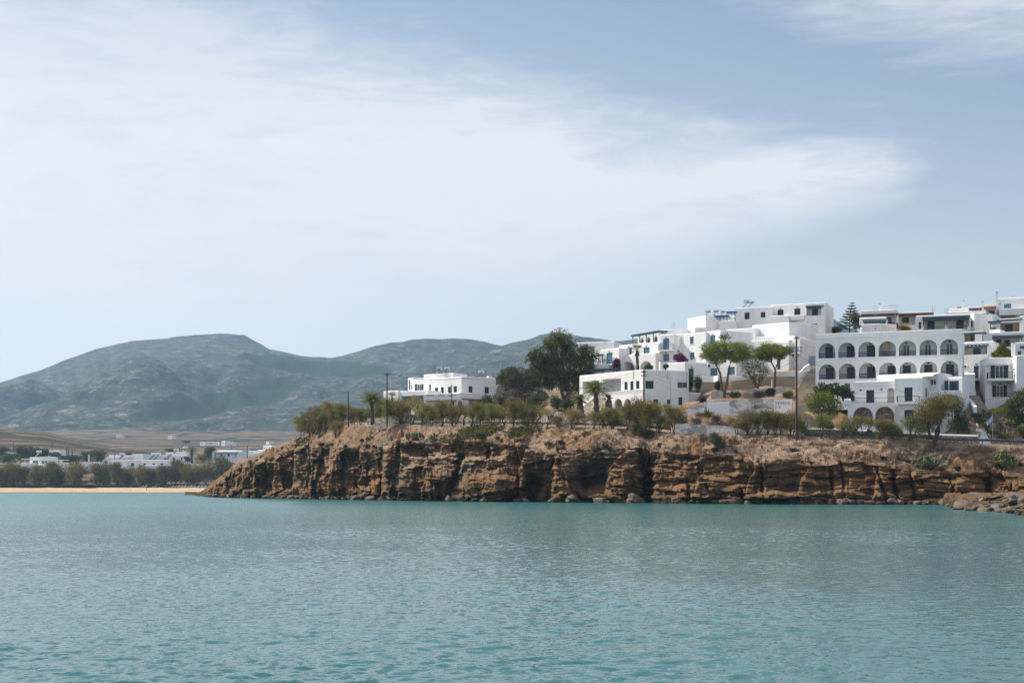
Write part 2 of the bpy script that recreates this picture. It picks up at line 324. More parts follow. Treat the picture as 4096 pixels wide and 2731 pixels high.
for k in range(NT):                      # the rock face
    t = (k-6)/(NT-7.0)
    z = np.where(t < 0, t*30, zr*np.maximum(t, 0)); tt = max(t, 0)
    d = d0+(dr-d0)*tt**1.3
    y = HOR-(z-H)*F/d
    amp = (1-.65*sst(.86, 1, tt))*sst(780, 860, xc)*.92+.08
    dsp = cliff_disp(xc, y, sarc, z, zr)*amp
    zz = z+.25*fbm(sarc/1.5, z/1.5, 9, 2, 90)*(tt > 0)
    d2 = d-dsp
    rows.append(np.stack([(xc-2048)/F*d2, d2, zz], -1))
base_last = dsp
for k in range(1, NS):                   # the scree slope up to the road
    t = k/(NS-1.0)
    z = zr+(ze-zr)*(t*.85+.15*t*t); d = dr+(de-dr)*t
    rim = np.exp(-t*5.5)
    if k == 2: kk = np.exp(-np.linspace(-2, 2, 41)**2); base_sm = np.convolve(np.pad(base_last, 20, 'edge'), kk/kk.sum(), 'valid')
    if k >= 2: base_last = base_last*.6+base_sm*.4
    ed = sst(0, .12, t)*(1-sst(.8, 1, t))
    rk = sst(.0, .35, fbm(sarc/5, d/4, 8, 3, 105)+.22-.5*t)
    zz = z+ed*(1.5*fbm(sarc/7, d/5, 2, 4, 100)+.5*fbm(sarc/1.3, d/1.3, 4, 3, 110)+rk*(.7*cell(sarc/1.6+d*.3, d/1.1, 107)+.35*cell(sarc/.6, d/.5, 108)))-.0
    d2 = d-base_last*rim
    for gx, y0, y1, hw, dep, sl in GUL[:1]:
        zz = zz-2.4*np.exp(-((xc-gx-10-60*t)/(34.+25*t))**2)*(1-t)
    rows.append(np.stack([(xc-2048)/F*d2, d2, zz], -1))
for k in range(1, NR+1):                 # the ledge the road runs on
    t = k/NR; d = de+6.2*t*sst(1250, 1400, xc); z = ze-.35*sst(1, .0, t)*0
    rows.append(np.stack([(xc-2048)/F*d, d, z-.02], -1))
# hillside heights behind the road: control points (x px, y px, distance)
CP = []
for xx in range(1400, 4500, 60):
    CP.append((xx, None, float(DE(xx))+7)); CP.append((xx, None, float(DE(xx))+3))
GP = [(1560, 1668, 285), (1700, 1650, 284), (1540, 1625, 300), (1750, 1612, 292), (1990, 1640, 272), (2060, 1640, 266), (2000, 1590, 288), (2130, 1640, 258), (2160, 1610, 272), (2150, 1568, 290), (2270, 1560, 284), (2250, 1600, 262), (2250, 1660, 250), (2380, 1668, 241.5), (2560, 1660, 239), (2320, 1640, 258), (2450, 1640, 262), (2700, 1650, 246), (2340, 1545, 300), (2200, 1610, 335), (2000, 1640, 335), (1800, 1650, 335), (1600, 1690, 335), (2080, 1590, 300), (2400, 1600, 345), (2900, 1690, 222), (2760, 1692, 222), (3100, 1690, 221), (2800, 1668, 228), (3000, 1666, 227), (3130, 1670, 226), (2740, 1672, 230), (2680, 1674, 231), (2800, 1604, 238), (2900, 1592, 238), (3100, 1588, 238), (2950, 1562, 245), (3100, 1545, 250), (2900, 1560, 248), (2850, 1565, 250), (3170, 1560, 246), (2850, 1520, 275), (3100, 1500, 280), (2600, 1500, 280), (2450, 1480, 290), (3225, 1640, 226), (3225, 1560, 244), (3225, 1480, 264), (3260, 1680, 214), (3330, 1690, 212), (3330, 1650, 219), (3300, 1700, 210), (3400, 1700, 211), (3500, 1705, 212), (3700, 1710, 210), (3800, 1712, 209), (3600, 1600, 232), (3400, 1600, 232), (3850, 1560, 226), (3880, 1500, 238), (3870, 1660, 213), (3840, 1690, 210), (3930, 1690, 211.8), (3950, 1712, 210.3), (3985, 1734, 209), (4015, 1758, 207.6), (4000, 1694, 211.8), (4040, 1700, 212), (4040, 1662, 215), (4090, 1665, 216), (4090, 1700, 211.5), (4060, 1745, 208.6), (4050, 1600, 222), (3600, 1330, 270), (3900, 1330, 280), (4080, 1290, 290), (3300, 1330, 300), (3000, 1290, 310), (2700, 1380, 310), (3400, 1340, 290), (2500, 1420, 310), (4400, 1500, 240), (4400, 1300, 300), (4400, 1650, 215)]
cpx, cpy, cpz = [], [], []
for xx, yy, dd in CP: cpx.append((xx-2048)/F*dd); cpy.append(dd); cpz.append(float(ZE(xx)))
for xx, yy, dd in GP: cpx.append((xx-2048)/F*dd); cpy.append(dd); cpz.append(ZY(yy, dd))
cpx, cpy, cpz = map(np.array, (cpx, cpy, cpz))
def ground(X, Yd):
    X, Yd = np.broadcast_arrays(np.asarray(X, float), np.asarray(Yd, float))
    sh = X.shape; X, Yd = X.ravel(), Yd.ravel(); o = np.empty_like(X)
    for a in range(0, len(X), 4000):
        b = slice(a, a+4000)
        w = 1/(((X[b, None]-cpx)**2+(Yd[b, None]-cpy)**2)+.6)**2.2
        o[b] = (w*cpz).sum(1)/w.sum(1)
    return o.reshape(sh)
hb = np.linspace(0, 1, NB+1)[1:]
xl = np.where(xc < 1400, 1, 0)
for t in hb:
    d = de+6.2*sst(1250, 1400, xc)+t*115
    X_ = (xc-2048)/F*d
    zg = ground(X_, d)
    zl = ze*(1-sst(0, .8, t))+.5          # left of the road the knoll falls away behind its crest
    zz = np.where(xc < 1400, zl*(1-sst(1250, 1400, xc))+zg*sst(1250, 1400, xc), zg)
    zz = zz+.25*fbm(X_/2, d/2, 1, 3, 120)*sst(0, .06, t)
    rows.append(np.stack([X_, d, zz-.02], -1))
co_h = np.stack(rows); NRow = len(rows)
def mat_headland():
    m, nt, bs = new_mat('cliff_rock_and_soil')
    pos = geo_pos(nt); g = nd(nt, 'ShaderNodeNewGeometry'); sp = nd(nt, 'ShaderNodeSeparateXYZ'); nt.links.new(g.outputs['Position'], sp.inputs[0])
    sn = nd(nt, 'ShaderNodeSeparateXYZ'); nt.links.new(g.outputs['True Normal'], sn.inputs[0])
    strata = noi(nt, geo_pos(nt, (.16, .12, 1.5)), 1, 6, .62, .9)
    blot = noi(nt, pos, .22, 5, .6); fine = noi(nt, pos, 2.6, 6, .7); grit = noi(nt, pos, 7, 3, .6)
    rock = ramp(nt, [(.22, (.042, .024, .012)), (.42, (.112, .061, .029)), (.6, (.20, .112, .052)), (.8, (.34, .205, .102))], mth(nt, 'ADD', mth(nt, 'MULTIPLY', strata, .55), mth(nt, 'MULTIPLY', fine, .45)))
    ochre = mixc(nt, rock, (.19, .092, .038), mth(nt, 'MULTIPLY', ramp(nt, [(.5, (0, 0, 0)), (.68, (1, 1, 1))], blot), .55))
    # grey-green schist bands in patches
    gp = ramp(nt, [(.56, (0, 0, 0)), (.66, (1, 1, 1))], noi(nt, pos, .085, 2, .4))
    grey = mixc(nt, ochre, mixc(nt, (.035, .038, .030), (.10, .095, .075), fine), mth(nt, 'MULTIPLY', gp, .8))
    # wet black band and weed at the waterline
    wet = mth(nt, 'SUBTRACT', 1, mth(nt, 'DIVIDE', mth(nt, 'SUBTRACT', sp.outputs[2], mth(nt, 'MULTIPLY', blot, .9)), 1.1, clamp=True))
    grey = mixc(nt, grey, (.022, .018, .012), mth(nt, 'MULTIPLY', wet, .85))
    soil = ramp(nt, [(.3, (.105, .070, .046)), (.5, (.225, .155, .105)), (.68, (.34, .25, .175))], mth(nt, 'ADD', mth(nt, 'MULTIPLY', blot, .5), mth(nt, 'MULTIPLY', fine, .5)))
    soil = mixc(nt, soil, (.46, .36, .27), ramp(nt, [(.66, (0, 0, 0)), (.72, (1, 1, 1))], grit))
    soil = mixc(nt, soil, (.05, .035, .02), ramp(nt, [(.62, (0, 0, 0)), (.72, (.8, .8, .8))], noi(nt, pos, 1.1, 5, .7)))
    up = ramp(nt, [(.55, (0, 0, 0)), (.78, (1, 1, 1))], mth(nt, 'ADD', sn.outputs[2], mth(nt, 'MULTIPLY', mth(nt, 'SUBTRACT', fine, .5), .3)))
    hi = mth(nt, 'DIVIDE', mth(nt, 'SUBTRACT', sp.outputs[2], 4), 3, clamp=True)
    nt.links.new(mixc(nt, grey, soil, mth(nt, 'MULTIPLY', up, hi)), bs.inputs['Base Color'])
    bs.inputs['Roughness'].default_value = .9; bs.inputs['Specular IOR Level'].default_value = .15
    bump(nt, bs, mth(nt, 'ADD', mth(nt, 'MULTIPLY', fine, .6), mth(nt, 'MULTIPLY', grit, .3)), .9, .22)
    return m
M_HEAD = mat_headland()
tag(np_mesh('headland', co_h, grid_faces(NRow, nc)[:, ::-1], M_HEAD), kind='structure')
# road surface laid on the ledge
xr_ = np.arange(1330, 4460, 10.); dd = DE(xr_)
rr = [np.stack([(xr_-2048)/F*(dd+o), dd+o, ZE(xr_)+.03+0*o], -1) for o in (.9, 2.8, 5.9)]
tag(np_mesh('road', np.stack(rr), grid_faces(3, len(xr_))[:, ::-1], simple('road_concrete', (.3, .28, .26), .9, .2, .8)), kind='structure')
# low rock shelf running out under the right end of the cliff
n1, n2 = 150, 90
uu = np.linspace(0, 1, n1)[:, None]; vv = np.linspace(0, 1, n2)[None, :]
xq = 3755+uu*480; front = itp(xq, [(3755, 2018), (3800, 2029), (3860, 2041), (3950, 2046), (4040, 2052), (4096, 2066), (4240, 2090)])
df = 12516.0/(front-1952); dq = df+(197-df)*vv
Xq = (xq-2048)/F*dq
zq = -.5+1.15*sst(0, .14, vv)+.75*vv+.55*fbm(Xq/3, dq/6, 1, 4, 130)+.35*cell(Xq/1.7+.5*vn(Xq/2, dq/3, 0), dq/4.5, 9)
zq = zq*sst(0, .06, uu)-.5*(1-sst(0, .06, uu))
tag(np_mesh('rock_shelf', np.stack([Xq, dq+0*Xq, zq], -1), grid_faces(n1, n2), M_HEAD), kind='structure')

# ================================================================ beach, coastal plain, hills
def mat_sand():
    m, nt, bs = new_mat('beach_sand'); pos = geo_pos(nt)
    a = noi(nt, geo_pos(nt, (.3, .6, 1)), 1, 5, .7); sp = nd(nt, 'ShaderNodeSeparateXYZ'); g = nd(nt, 'ShaderNodeNewGeometry'); nt.links.new(g.outputs['Position'], sp.inputs[0])
    c = ramp(nt, [(.3, (.38, .265, .16)), (.7, (.53, .39, .245))], a)
    c = mixc(nt, c, (.27, .19, .12), mth(nt, 'MULTIPLY', mth(nt, 'SUBTRACT', 1, mth(nt, 'DIVIDE', sp.outputs[2], .4, clamp=True)), .7))
    nt.links.new(c, bs.inputs['Base Color']); bs.inputs['Roughness'].default_value = .95; bs.inputs['Specular IOR Level'].default_value = .1
    bump(nt, bs, a, .8, .5); return m
n1, n2 = 160, 40
uu = np.linspace(-260, 1010, n1)[:, None]; vv = np.linspace(0, 1, n2)[None, :]
dw = 770+6*np.sin(uu/150.)
dq = dw-6+vv*34; Xq = (uu-2048)/F*dq
zq = -.35+2.55*sst(0, .75, vv)+.3*vv+.28*fbm(Xq/7, dq/4, 0, 4, 140)*sst(.1, .3, vv)
tag(np_mesh('beach', np.stack([Xq+0*dq, dq+0*Xq, zq], -1), grid_faces(n1, n2), mat_sand()), kind='structure')

def mat_land(name, cols, fields, shrub=1.0):
    """cols: soil lo, soil hi, scrub, rock; fields: strength of the dry-stone field walls"""
    m, nt, bs = new_mat(name); pos = geo_pos(nt)
    a = noi(nt, geo_pos(nt, (.004, .004, .006)), 1, 6, .6); b = noi(nt, geo_pos(nt, (.03, .02, .05)), 1, 6, .7, .3); c_ = noi(nt, geo_pos(nt, (.16, .12, .2)), 1, 6, .8)
    soil = ramp(nt, [(.35, cols[0]), (.65, cols[1])], a)
    sc = ramp(nt, [(.42, (0, 0, 0)), (.56, (1, 1, 1))], mth(nt, 'ADD', mth(nt, 'MULTIPLY', b, .5), mth(nt, 'MULTIPLY', c_, .5)))
    c = mixc(nt, soil, cols[2], mth(nt, 'MULTIPLY', sc, shrub))
    rk = ramp(nt, [(.54, (0, 0, 0)), (.64, (1, 1, 1))], noi(nt, geo_pos(nt, (.03, .022, .07)), 1, 8, .8, .8))
    c = mixc(nt, c, cols[3], mth(nt, 'MULTIPLY', rk, .7))
    if fields:
        for sx, sy, wd, seed in ((.0065, .0085, .05, 0), (.009, .017, .055, 3)):
            vo = nd(nt, 'ShaderNodeTexVoronoi'); vo.feature = 'DISTANCE_TO_EDGE'; vo.inputs['Scale'].default_value = 1
            mp = nd(nt, 'ShaderNodeMapping'); mp.inputs['Scale'].default_value = (sx, sy, 0); mp.inputs['Location'].default_value = (seed, seed*2, 0)
            g = nd(nt, 'ShaderNodeNewGeometry'); nt.links.new(g.outputs['Position'], mp.inputs[0]); nt.links.new(mp.outputs[0], vo.inputs['Vector'])
            e = mth(nt, 'LESS_THAN', mth(nt, 'ADD', vo.outputs['Distance'], mth(nt, 'MULTIPLY', mth(nt, 'SUBTRACT', c_, .5), .06)), wd)
            c = mixc(nt, c, (.035, .034, .022), mth(nt, 'MULTIPLY', e, fields))
    if not fields:        # the pine wood that fills the fold below the saddle
        g = nd(nt, 'ShaderNodeNewGeometry'); sp = nd(nt, 'ShaderNodeSeparateXYZ'); nt.links.new(g.outputs['Position'], sp.inputs[0])
        for (wx, wz, rx, rz, sl) in ((-610, 205, 95, 60, .45), (-520, 330, 190, 32, -.1)):
            dx = mth(nt, 'SUBTRACT', sp.outputs[0], wx); e1 = mth(nt, 'DIVIDE', dx, rx); e2 = mth(nt, 'DIVIDE', mth(nt, 'SUBTRACT', mth(nt, 'SUBTRACT', sp.outputs[2], wz), mth(nt, 'MULTIPLY', dx, sl)), rz)
            q = mth(nt, 'ADD', mth(nt, 'ADD', mth(nt, 'MULTIPLY', e1, e1), mth(nt, 'MULTIPLY', e2, e2)), mth(nt, 'MULTIPLY', mth(nt, 'SUBTRACT', b, .5), 3.0))
            c = mixc(nt, c, mixc(nt, (.006, .014, .006), (.026, .042, .016), c_), ramp(nt, [(.45, (1, 1, 1)), (.55, (0, 0, 0))], mth(nt, 'MULTIPLY', q, .5)))
    nt.links.new(c, bs.inputs['Base Color']); bs.inputs['Roughness'].default_value = 1; bs.inputs['Specular IOR Level'].default_value = .05
    bump(nt, bs, mth(nt, 'ADD', b, mth(nt, 'MULTIPLY', c_, .5)), .8, 6)
    return m
SOILS = ((.15, .10, .07), (.25, .17, .12), (.055, .052, .032), (.3, .25, .2))
M_PLAIN = mat_land('dry_fields', SOILS, .85, .5)
M_HILL = mat_land('phrygana_hillside', ((.05, .052, .046), (.105, .098, .08), (.008, .016, .012), (.30, .285, .25)), 0, .95)
# plain: rises from the back of the beach to the foot of the hills; rows by distance
PLD = [796, 812, 840, 880, 930, 990, 1060, 1150, 1260, 1400, 1560, 1750, 1980, 2250, 2500, 2800, 3300]
PLY = [1940, 1937, 1930, 1915, 1890, 1868, 1848, 1835, 1826, 1815, 1800, 1784, 1766, 1744, 1724, 1700, 1690]
xq = np.arange(-900, 5200, 14.)[None, :]; nd_ = 150
dq = np.exp(np.linspace(math.log(796), math.log(3300), nd_))[:, None]
yq = np.interp(dq, PLD, PLY)+0*xq
Xq = (xq-2048)/F*dq
zq = ZY(yq, dq)
# the brown knoll on the left behind the houses
kn = np.exp(-((dq-1330)/200.)**2)*itp(xq, [(-900, 30), (0, 24.5), (180, 22), (330, 14), (480, 7.5), (620, 2.5), (760, 0), (5200, 0)])
zq = zq+kn+1.6*fbm(Xq/160, dq/160, 0, 4, 150)*sst(850, 1200, dq)
tag(np_mesh('plain', np.stack([Xq, dq+0*Xq, zq], -1), grid_faces(*Xq.shape), M_PLAIN, True), kind='structure')
def hill(name, ridge, dridge, dfoot, yfoot, mat, nx=420, nt_=120, amp=1.0, back=1800., pw=.85, seed=200):
    x0, x1 = ridge[0][0], ridge[-1][0]
    x = np.linspace(x0, x1, nx)[None, :]; yr = itp(x, ridge)
    T = np.concatenate([np.linspace(0, 1, nt_), 1+np.linspace(0, 1, 26)[1:]])[:, None]
    dR = itp(x, dridge); dF = itp(x, dfoot); zR = ZY(yr, dR); zF = ZY(itp(x, yfoot), dF)
    t = np.minimum(T, 1); d = dF+(dR-dF)*t+np.maximum(T-1, 0)*back
    # a slope that reads straight in the picture, with a softer shoulder at the crest
    sh = t**pw
    yv = itp(x, yfoot)+(yr-itp(x, yfoot))*sh
    z = ZY(yv, d)*(1-sst(1.0, 2.0, T))-20*sst(1.2, 2, T)
    Xw = (x-2048)/F*d
    # spurs and ravines run down the slope
    rid = np.abs(fbm(Xw/420+.2*fbm(Xw/300, d/300, 0, 3, seed+9), d/1600, 0, 4, seed)); rid2 = fbm(Xw/90, d/170, 0, 4, seed+4)
    z = z+amp*(np.sin(np.pi*np.minimum(t*1.0, 1))**.8)*(150*(rid-.18)+34*rid2)+amp*3.0*fbm(Xw/45, d/45, 0, 3, seed+7)
    tag(np_mesh(name, np.stack([Xw, d+0*Xw, z], -1), grid_faces(*Xw.shape), mat, True), kind='structure')
RA = [(-1100, 1800), (-600, 1690), (-300, 1600), (0, 1528), (82, 1505), (153, 1484), (255, 1443), (378, 1397), (459, 1379), (536, 1361), (663, 1353), (765, 1342), (860, 1334), (913, 1333), (974, 1340), (1036, 1371), (1082, 1397), (1148, 1411), (1200, 1421), (1251, 1428), (1317, 1431), (1368, 1428), (1500, 1430), (1800, 1450), (2300, 1520), (2700, 1600)]
hill('hills', RA, [(-1100, 4000), (900, 4600), (1400, 4300), (2700, 4000)], [(-1100, 2500), (2700, 2400)], [(-1100, 1755), (0, 1748), (150, 1738), (280, 1752), (420, 1766), (560, 1760), (700, 1744), (820, 1754), (960, 1738), (1100, 1748), (1300, 1735), (2700, 1730)], M_HILL, nx=560, seed=200)
RB = [(1150, 1730), (1230, 1560), (1290, 1452), (1317, 1432), (1368, 1423), (1440, 1403), (1496, 1385), (1567, 1370), (1608, 1368), (1654, 1356), (1703, 1353), (1763, 1356), (1821, 1353), (1879, 1358), (1938, 1367), (2005, 1382), (2100, 1400), (2300, 1440), (2600, 1520)]
hill('hills', RB, [(1100, 4050), (2600, 4400)], [(1100, 2700), (2600, 2600)], [(1100, 1740), (2600, 1730)], M_HILL, nx=260, seed=300, amp=.8)
RC = [(1350, 1735), (1500, 1660), (1700, 1560), (1800, 1490), (1900, 1430), (2005, 1384), (2058, 1370), (2114, 1355), (2159, 1339), (2230, 1330), (2305, 1342), (2359, 1350), (2455, 1366), (2530, 1358), (2640, 1330), (2740, 1319), (2900, 1330), (3150, 1300), (3250, 1262), (3302, 1256), (3323, 1268), (3363, 1294), (3396, 1312), (3600, 1400), (3900, 1500), (4600, 1600)]
hill('hills', RC, [(1350, 3300), (2305, 3600), (3300, 4200), (4600, 4400)], [(1350, 2300), (4600, 2400)], [(1350, 1745), (4600, 1700)], M_HILL, nx=420, seed=400, amp=.8)
# ================================================================ the air: one even, thin haze round everything
mb = MB(); I4 = Matrix.Identity(4); mb.box(I4, (-2600, -60, -40), (4000, 5600, 600))
m = bpy.data.materials.new('haze'); m.use_nodes = True; nt = m.node_tree; nt.nodes.remove(nt.nodes['Principled BSDF'])
pv = nd(nt, 'ShaderNodeVolumePrincipled'); pv.inputs['Color'].default_value = (.48, .765, 1, 1); pv.inputs['Density'].default_value = .000088; pv.inputs['Anisotropy'].default_value = .25
nt.links.new(pv.outputs[0], nt.nodes['Material Output'].inputs['Volume'])
hz_o = tag(mb.build('haze', m), kind='stuff')
# ================================================================ building kit
def mat_white(name, col=(.80, .79, .765), stain=.10):
    m, nt, bs = new_mat(name); pos = geo_pos(nt)
    a = noi(nt, geo_pos(nt, (.9, .9, .22)), 1, 6, .7); b = noi(nt, pos, .35, 4, .6)
    f = ramp(nt, [(.35, (0, 0, 0)), (.8, (1, 1, 1))], mth(nt, 'ADD', mth(nt, 'MULTIPLY', a, .6), mth(nt, 'MULTIPLY', b, .4)))
    c = mixc(nt, col, tuple(k*q for k, q in zip(col, (1-stain*1.6, 1-stain*1.8, 1-stain*2.1))), f)
    nt.links.new(c, bs.inputs['Base Color']); bs.inputs['Roughness'].default_value = .85; bs.inputs['Specular IOR Level'].default_value = .2
    bump(nt, bs, noi(nt, pos, 3, 4, .6), .35, .03); return m
def mat_stone(name, lo, hi, joint, scale=2.4):
    m, nt, bs = new_mat(name); pos = geo_pos(nt, (scale, scale, scale*1.7))
    vo = nd(nt, 'ShaderNodeTexVoronoi'); vo.feature = 'DISTANCE_TO_EDGE'; vo.inputs['Scale'].default_value = 1; nt.links.new(pos, vo.inputs['Vector'])
    vc = nd(nt, 'ShaderNodeTexVoronoi'); vc.inputs['Scale'].default_value = 1; nt.links.new(pos, vc.inputs['Vector'])
    sc_ = nd(nt, 'ShaderNodeSeparateColor'); nt.links.new(vc.outputs['Color'], sc_.inputs[0])
    c = mixc(nt, lo, hi, sc_.outputs[0]); c = mixc(nt, c, joint, mth(nt, 'LESS_THAN', vo.outputs['Distance'], .07))
    nt.links.new(c, bs.inputs['Base Color']); bs.inputs['Roughness'].default_value = .9; bs.inputs['Specular IOR Level'].default_value = .15
    bump(nt, bs, mth(nt, 'MINIMUM', vo.outputs['Distance'], .2), .9, .25); return m
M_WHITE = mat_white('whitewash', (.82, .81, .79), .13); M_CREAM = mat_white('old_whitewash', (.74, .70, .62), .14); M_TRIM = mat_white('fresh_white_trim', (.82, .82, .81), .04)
def paint(n, c): return simple(n, c, .45, .14, 1.5, spec=.4)
M_NAVY = paint('navy_paint', (.012, .024, .045)); M_SKYB = paint('pale_blue_paint', (.085, .165, .245)); M_TEAL = paint('grey_teal_paint', (.034, .085, .115)); M_GREEN = paint('bottle_green_paint', (.008, .05, .038)); M_BLUE = paint('blue_paint', (.035, .10, .22))
M_BROWN = simple('brown_timber', (.10, .05, .032), .7, .3, 2); M_RED = simple('red_timber', (.30, .09, .06), .7, .2, 2)
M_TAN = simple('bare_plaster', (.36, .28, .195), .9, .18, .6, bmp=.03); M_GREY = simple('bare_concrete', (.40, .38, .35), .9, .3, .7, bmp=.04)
M_METAL = simple('galvanised_steel', (.42, .43, .43), .4, .15, 2, metal=.7); M_DARKM = simple('dark_weathered_timber', (.055, .042, .032), .8, .3, 3)
M_GLASS, nt_, bs_ = new_mat('window_glass'); bs_.inputs['Base Color'].default_value = (.035, .045, .05, 1); bs_.inputs['Roughness'].default_value = .08
M_CURT = simple('net_curtain', (.62, .6, .56), .9, .12, 3); M_BLACK = simple('black_rubber', (.02, .02, .02), .6, .2, 2)
M_STONEW = mat_stone('pale_dry_stone', (.34, .27, .19), (.66, .58, .46), (.13, .10, .075)); M_STONEB = mat_stone('brown_dry_stone', (.24, .18, .13), (.52, .43, .34), (.10, .075, .055)); M_STEP = simple('stone_steps', (.30, .25, .19), .9, .3, 1.2, bmp=.04)
M_AWN = simple('cream_awning', (.70, .66, .56), .8, .06, 2)

class Frame:
    """vertical plane of a facade: local (u along it, v into the building, z up)"""
    def __init__(s, xl, dl, xr, dr):
        a = P(xl, 0, dl); b = P(xr, 0, dr); s.A = Vector((a.x, a.y, 0)); uv = Vector((b.x-a.x, b.y-a.y, 0)); s.L = uv.length; s.u = uv.normalized()
        s.v = Vector((-s.u.y, s.u.x, 0)); s.M = Matrix(((s.u.x, s.v.x, 0, s.A.x), (s.u.y, s.v.y, 0, s.A.y), (0, 0, 1, 0), (0, 0, 0, 1)))
    def px(s, x, y, v=0.0):
        r = Vector(((x-2048)/F, 1, -(y-HOR)/F)); C = Vector((0, 0, H)); o = s.A+s.v*v
        t = (o-C).dot(s.v)/r.dot(s.v); q = C+r*t-s.A
        return q.dot(s.u), q.z
    def rect(s, x0, y0, x1, y1, v=0.0):
        xm, ym = (x0+x1)/2, (y0+y1)/2
        u0 = s.px(x0, ym, v)[0]; u1 = s.px(x1, ym, v)[0]; z1 = s.px(xm, y0, v)[1]; z0 = s.px(xm, y1, v)[1]
        return u0, u1, z0, z1
    def side(s, left=True, T=6):
        """frame of the end wall, seen from outside"""
        f = Frame.__new__(Frame); 
        if left: f.A = s.A+s.v*T; f.u = -s.v; f.v = s.u.copy()
        else: f.A = s.A+s.u*s.L; f.u = s.v.copy(); f.v = -s.u
        f.L = T; f.M = Matrix(((f.u.x, f.v.x, 0, f.A.x), (f.u.y, f.v.y, 0, f.A.y), (0, 0, 1, 0), (0, 0, 0, 1))); return f
def wall_face(mb, fr, u0, u1, z0, z1, ops, v=0.0, mi=0):
    """a facade with real openings; ops: (ua, ub, za, zb, arch, reveal depth)"""
    M = fr.M; q = lambda u, vv, z: M @ Vector((u, vv, z))
    ops = [(max(a, u0+.02), min(b, u1-.02), max(c, z0+.02), min(d, z1-.02), ar, dp) for a, b, c, d, ar, dp in ops]
    ops = [o for o in ops if o[1]-o[0] > .05 and o[3]-o[2] > .05]
    us = sorted({u0, u1, *[o[0] for o in ops], *[o[1] for o in ops]}); zs = sorted({z0, z1, *[o[2] for o in ops], *[o[3] for o in ops]})
    for i in range(len(us)-1):
        for j in range(len(zs)-1):
            cu, cz = (us[i]+us[i+1])/2, (zs[j]+zs[j+1])/2
            if any(o[0] < cu < o[1] and o[2] < cz < o[3] for o in ops): continue
            mb.poly([q(us[i], v, zs[j]), q(us[i+1], v, zs[j]), q(us[i+1], v, zs[j+1]), q(us[i], v, zs[j+1])], mi)
    for a, b, c, d, ar, dp in ops:
        if ar:
            r = (b-a)/2; rz = min(r, d-c-.02); zs_ = d-rz; cu = (a+b)/2; n = 14
            pts = [(cu-r*math.cos(math.pi*k/n), zs_+rz*math.sin(math.pi*k/n)) for k in range(n+1)]
            for k in range(n):
                (p0, q0), (p1, q1) = pts[k], pts[k+1]
                mb.poly([q(p0, v, q0), q(p1, v, q1), q(p1, v, d), q(p0, v, d)], mi)
                mb.poly([q(p0, v, q0), q(p0, v+dp, q0), q(p1, v+dp, q1), q(p1, v, q1)], mi)
            top = zs_
        else:
            top = d; mb.poly([q(a, v, d), q(a, v+dp, d), q(b, v+dp, d), q(b, v, d)], mi)
        mb.poly([q(a, v, c), q(a, v+dp, c), q(a, v+dp, top), q(a, v, top)], mi); mb.poly([q(b, v, c), q(b, v, top), q(b, v+dp, top), q(b, v+dp, c)], mi)
        mb.poly([q(a, v, c), q(b, v, c), q(b, v+dp, c), q(a, v+dp, c)], mi)
EPS = [0.0]
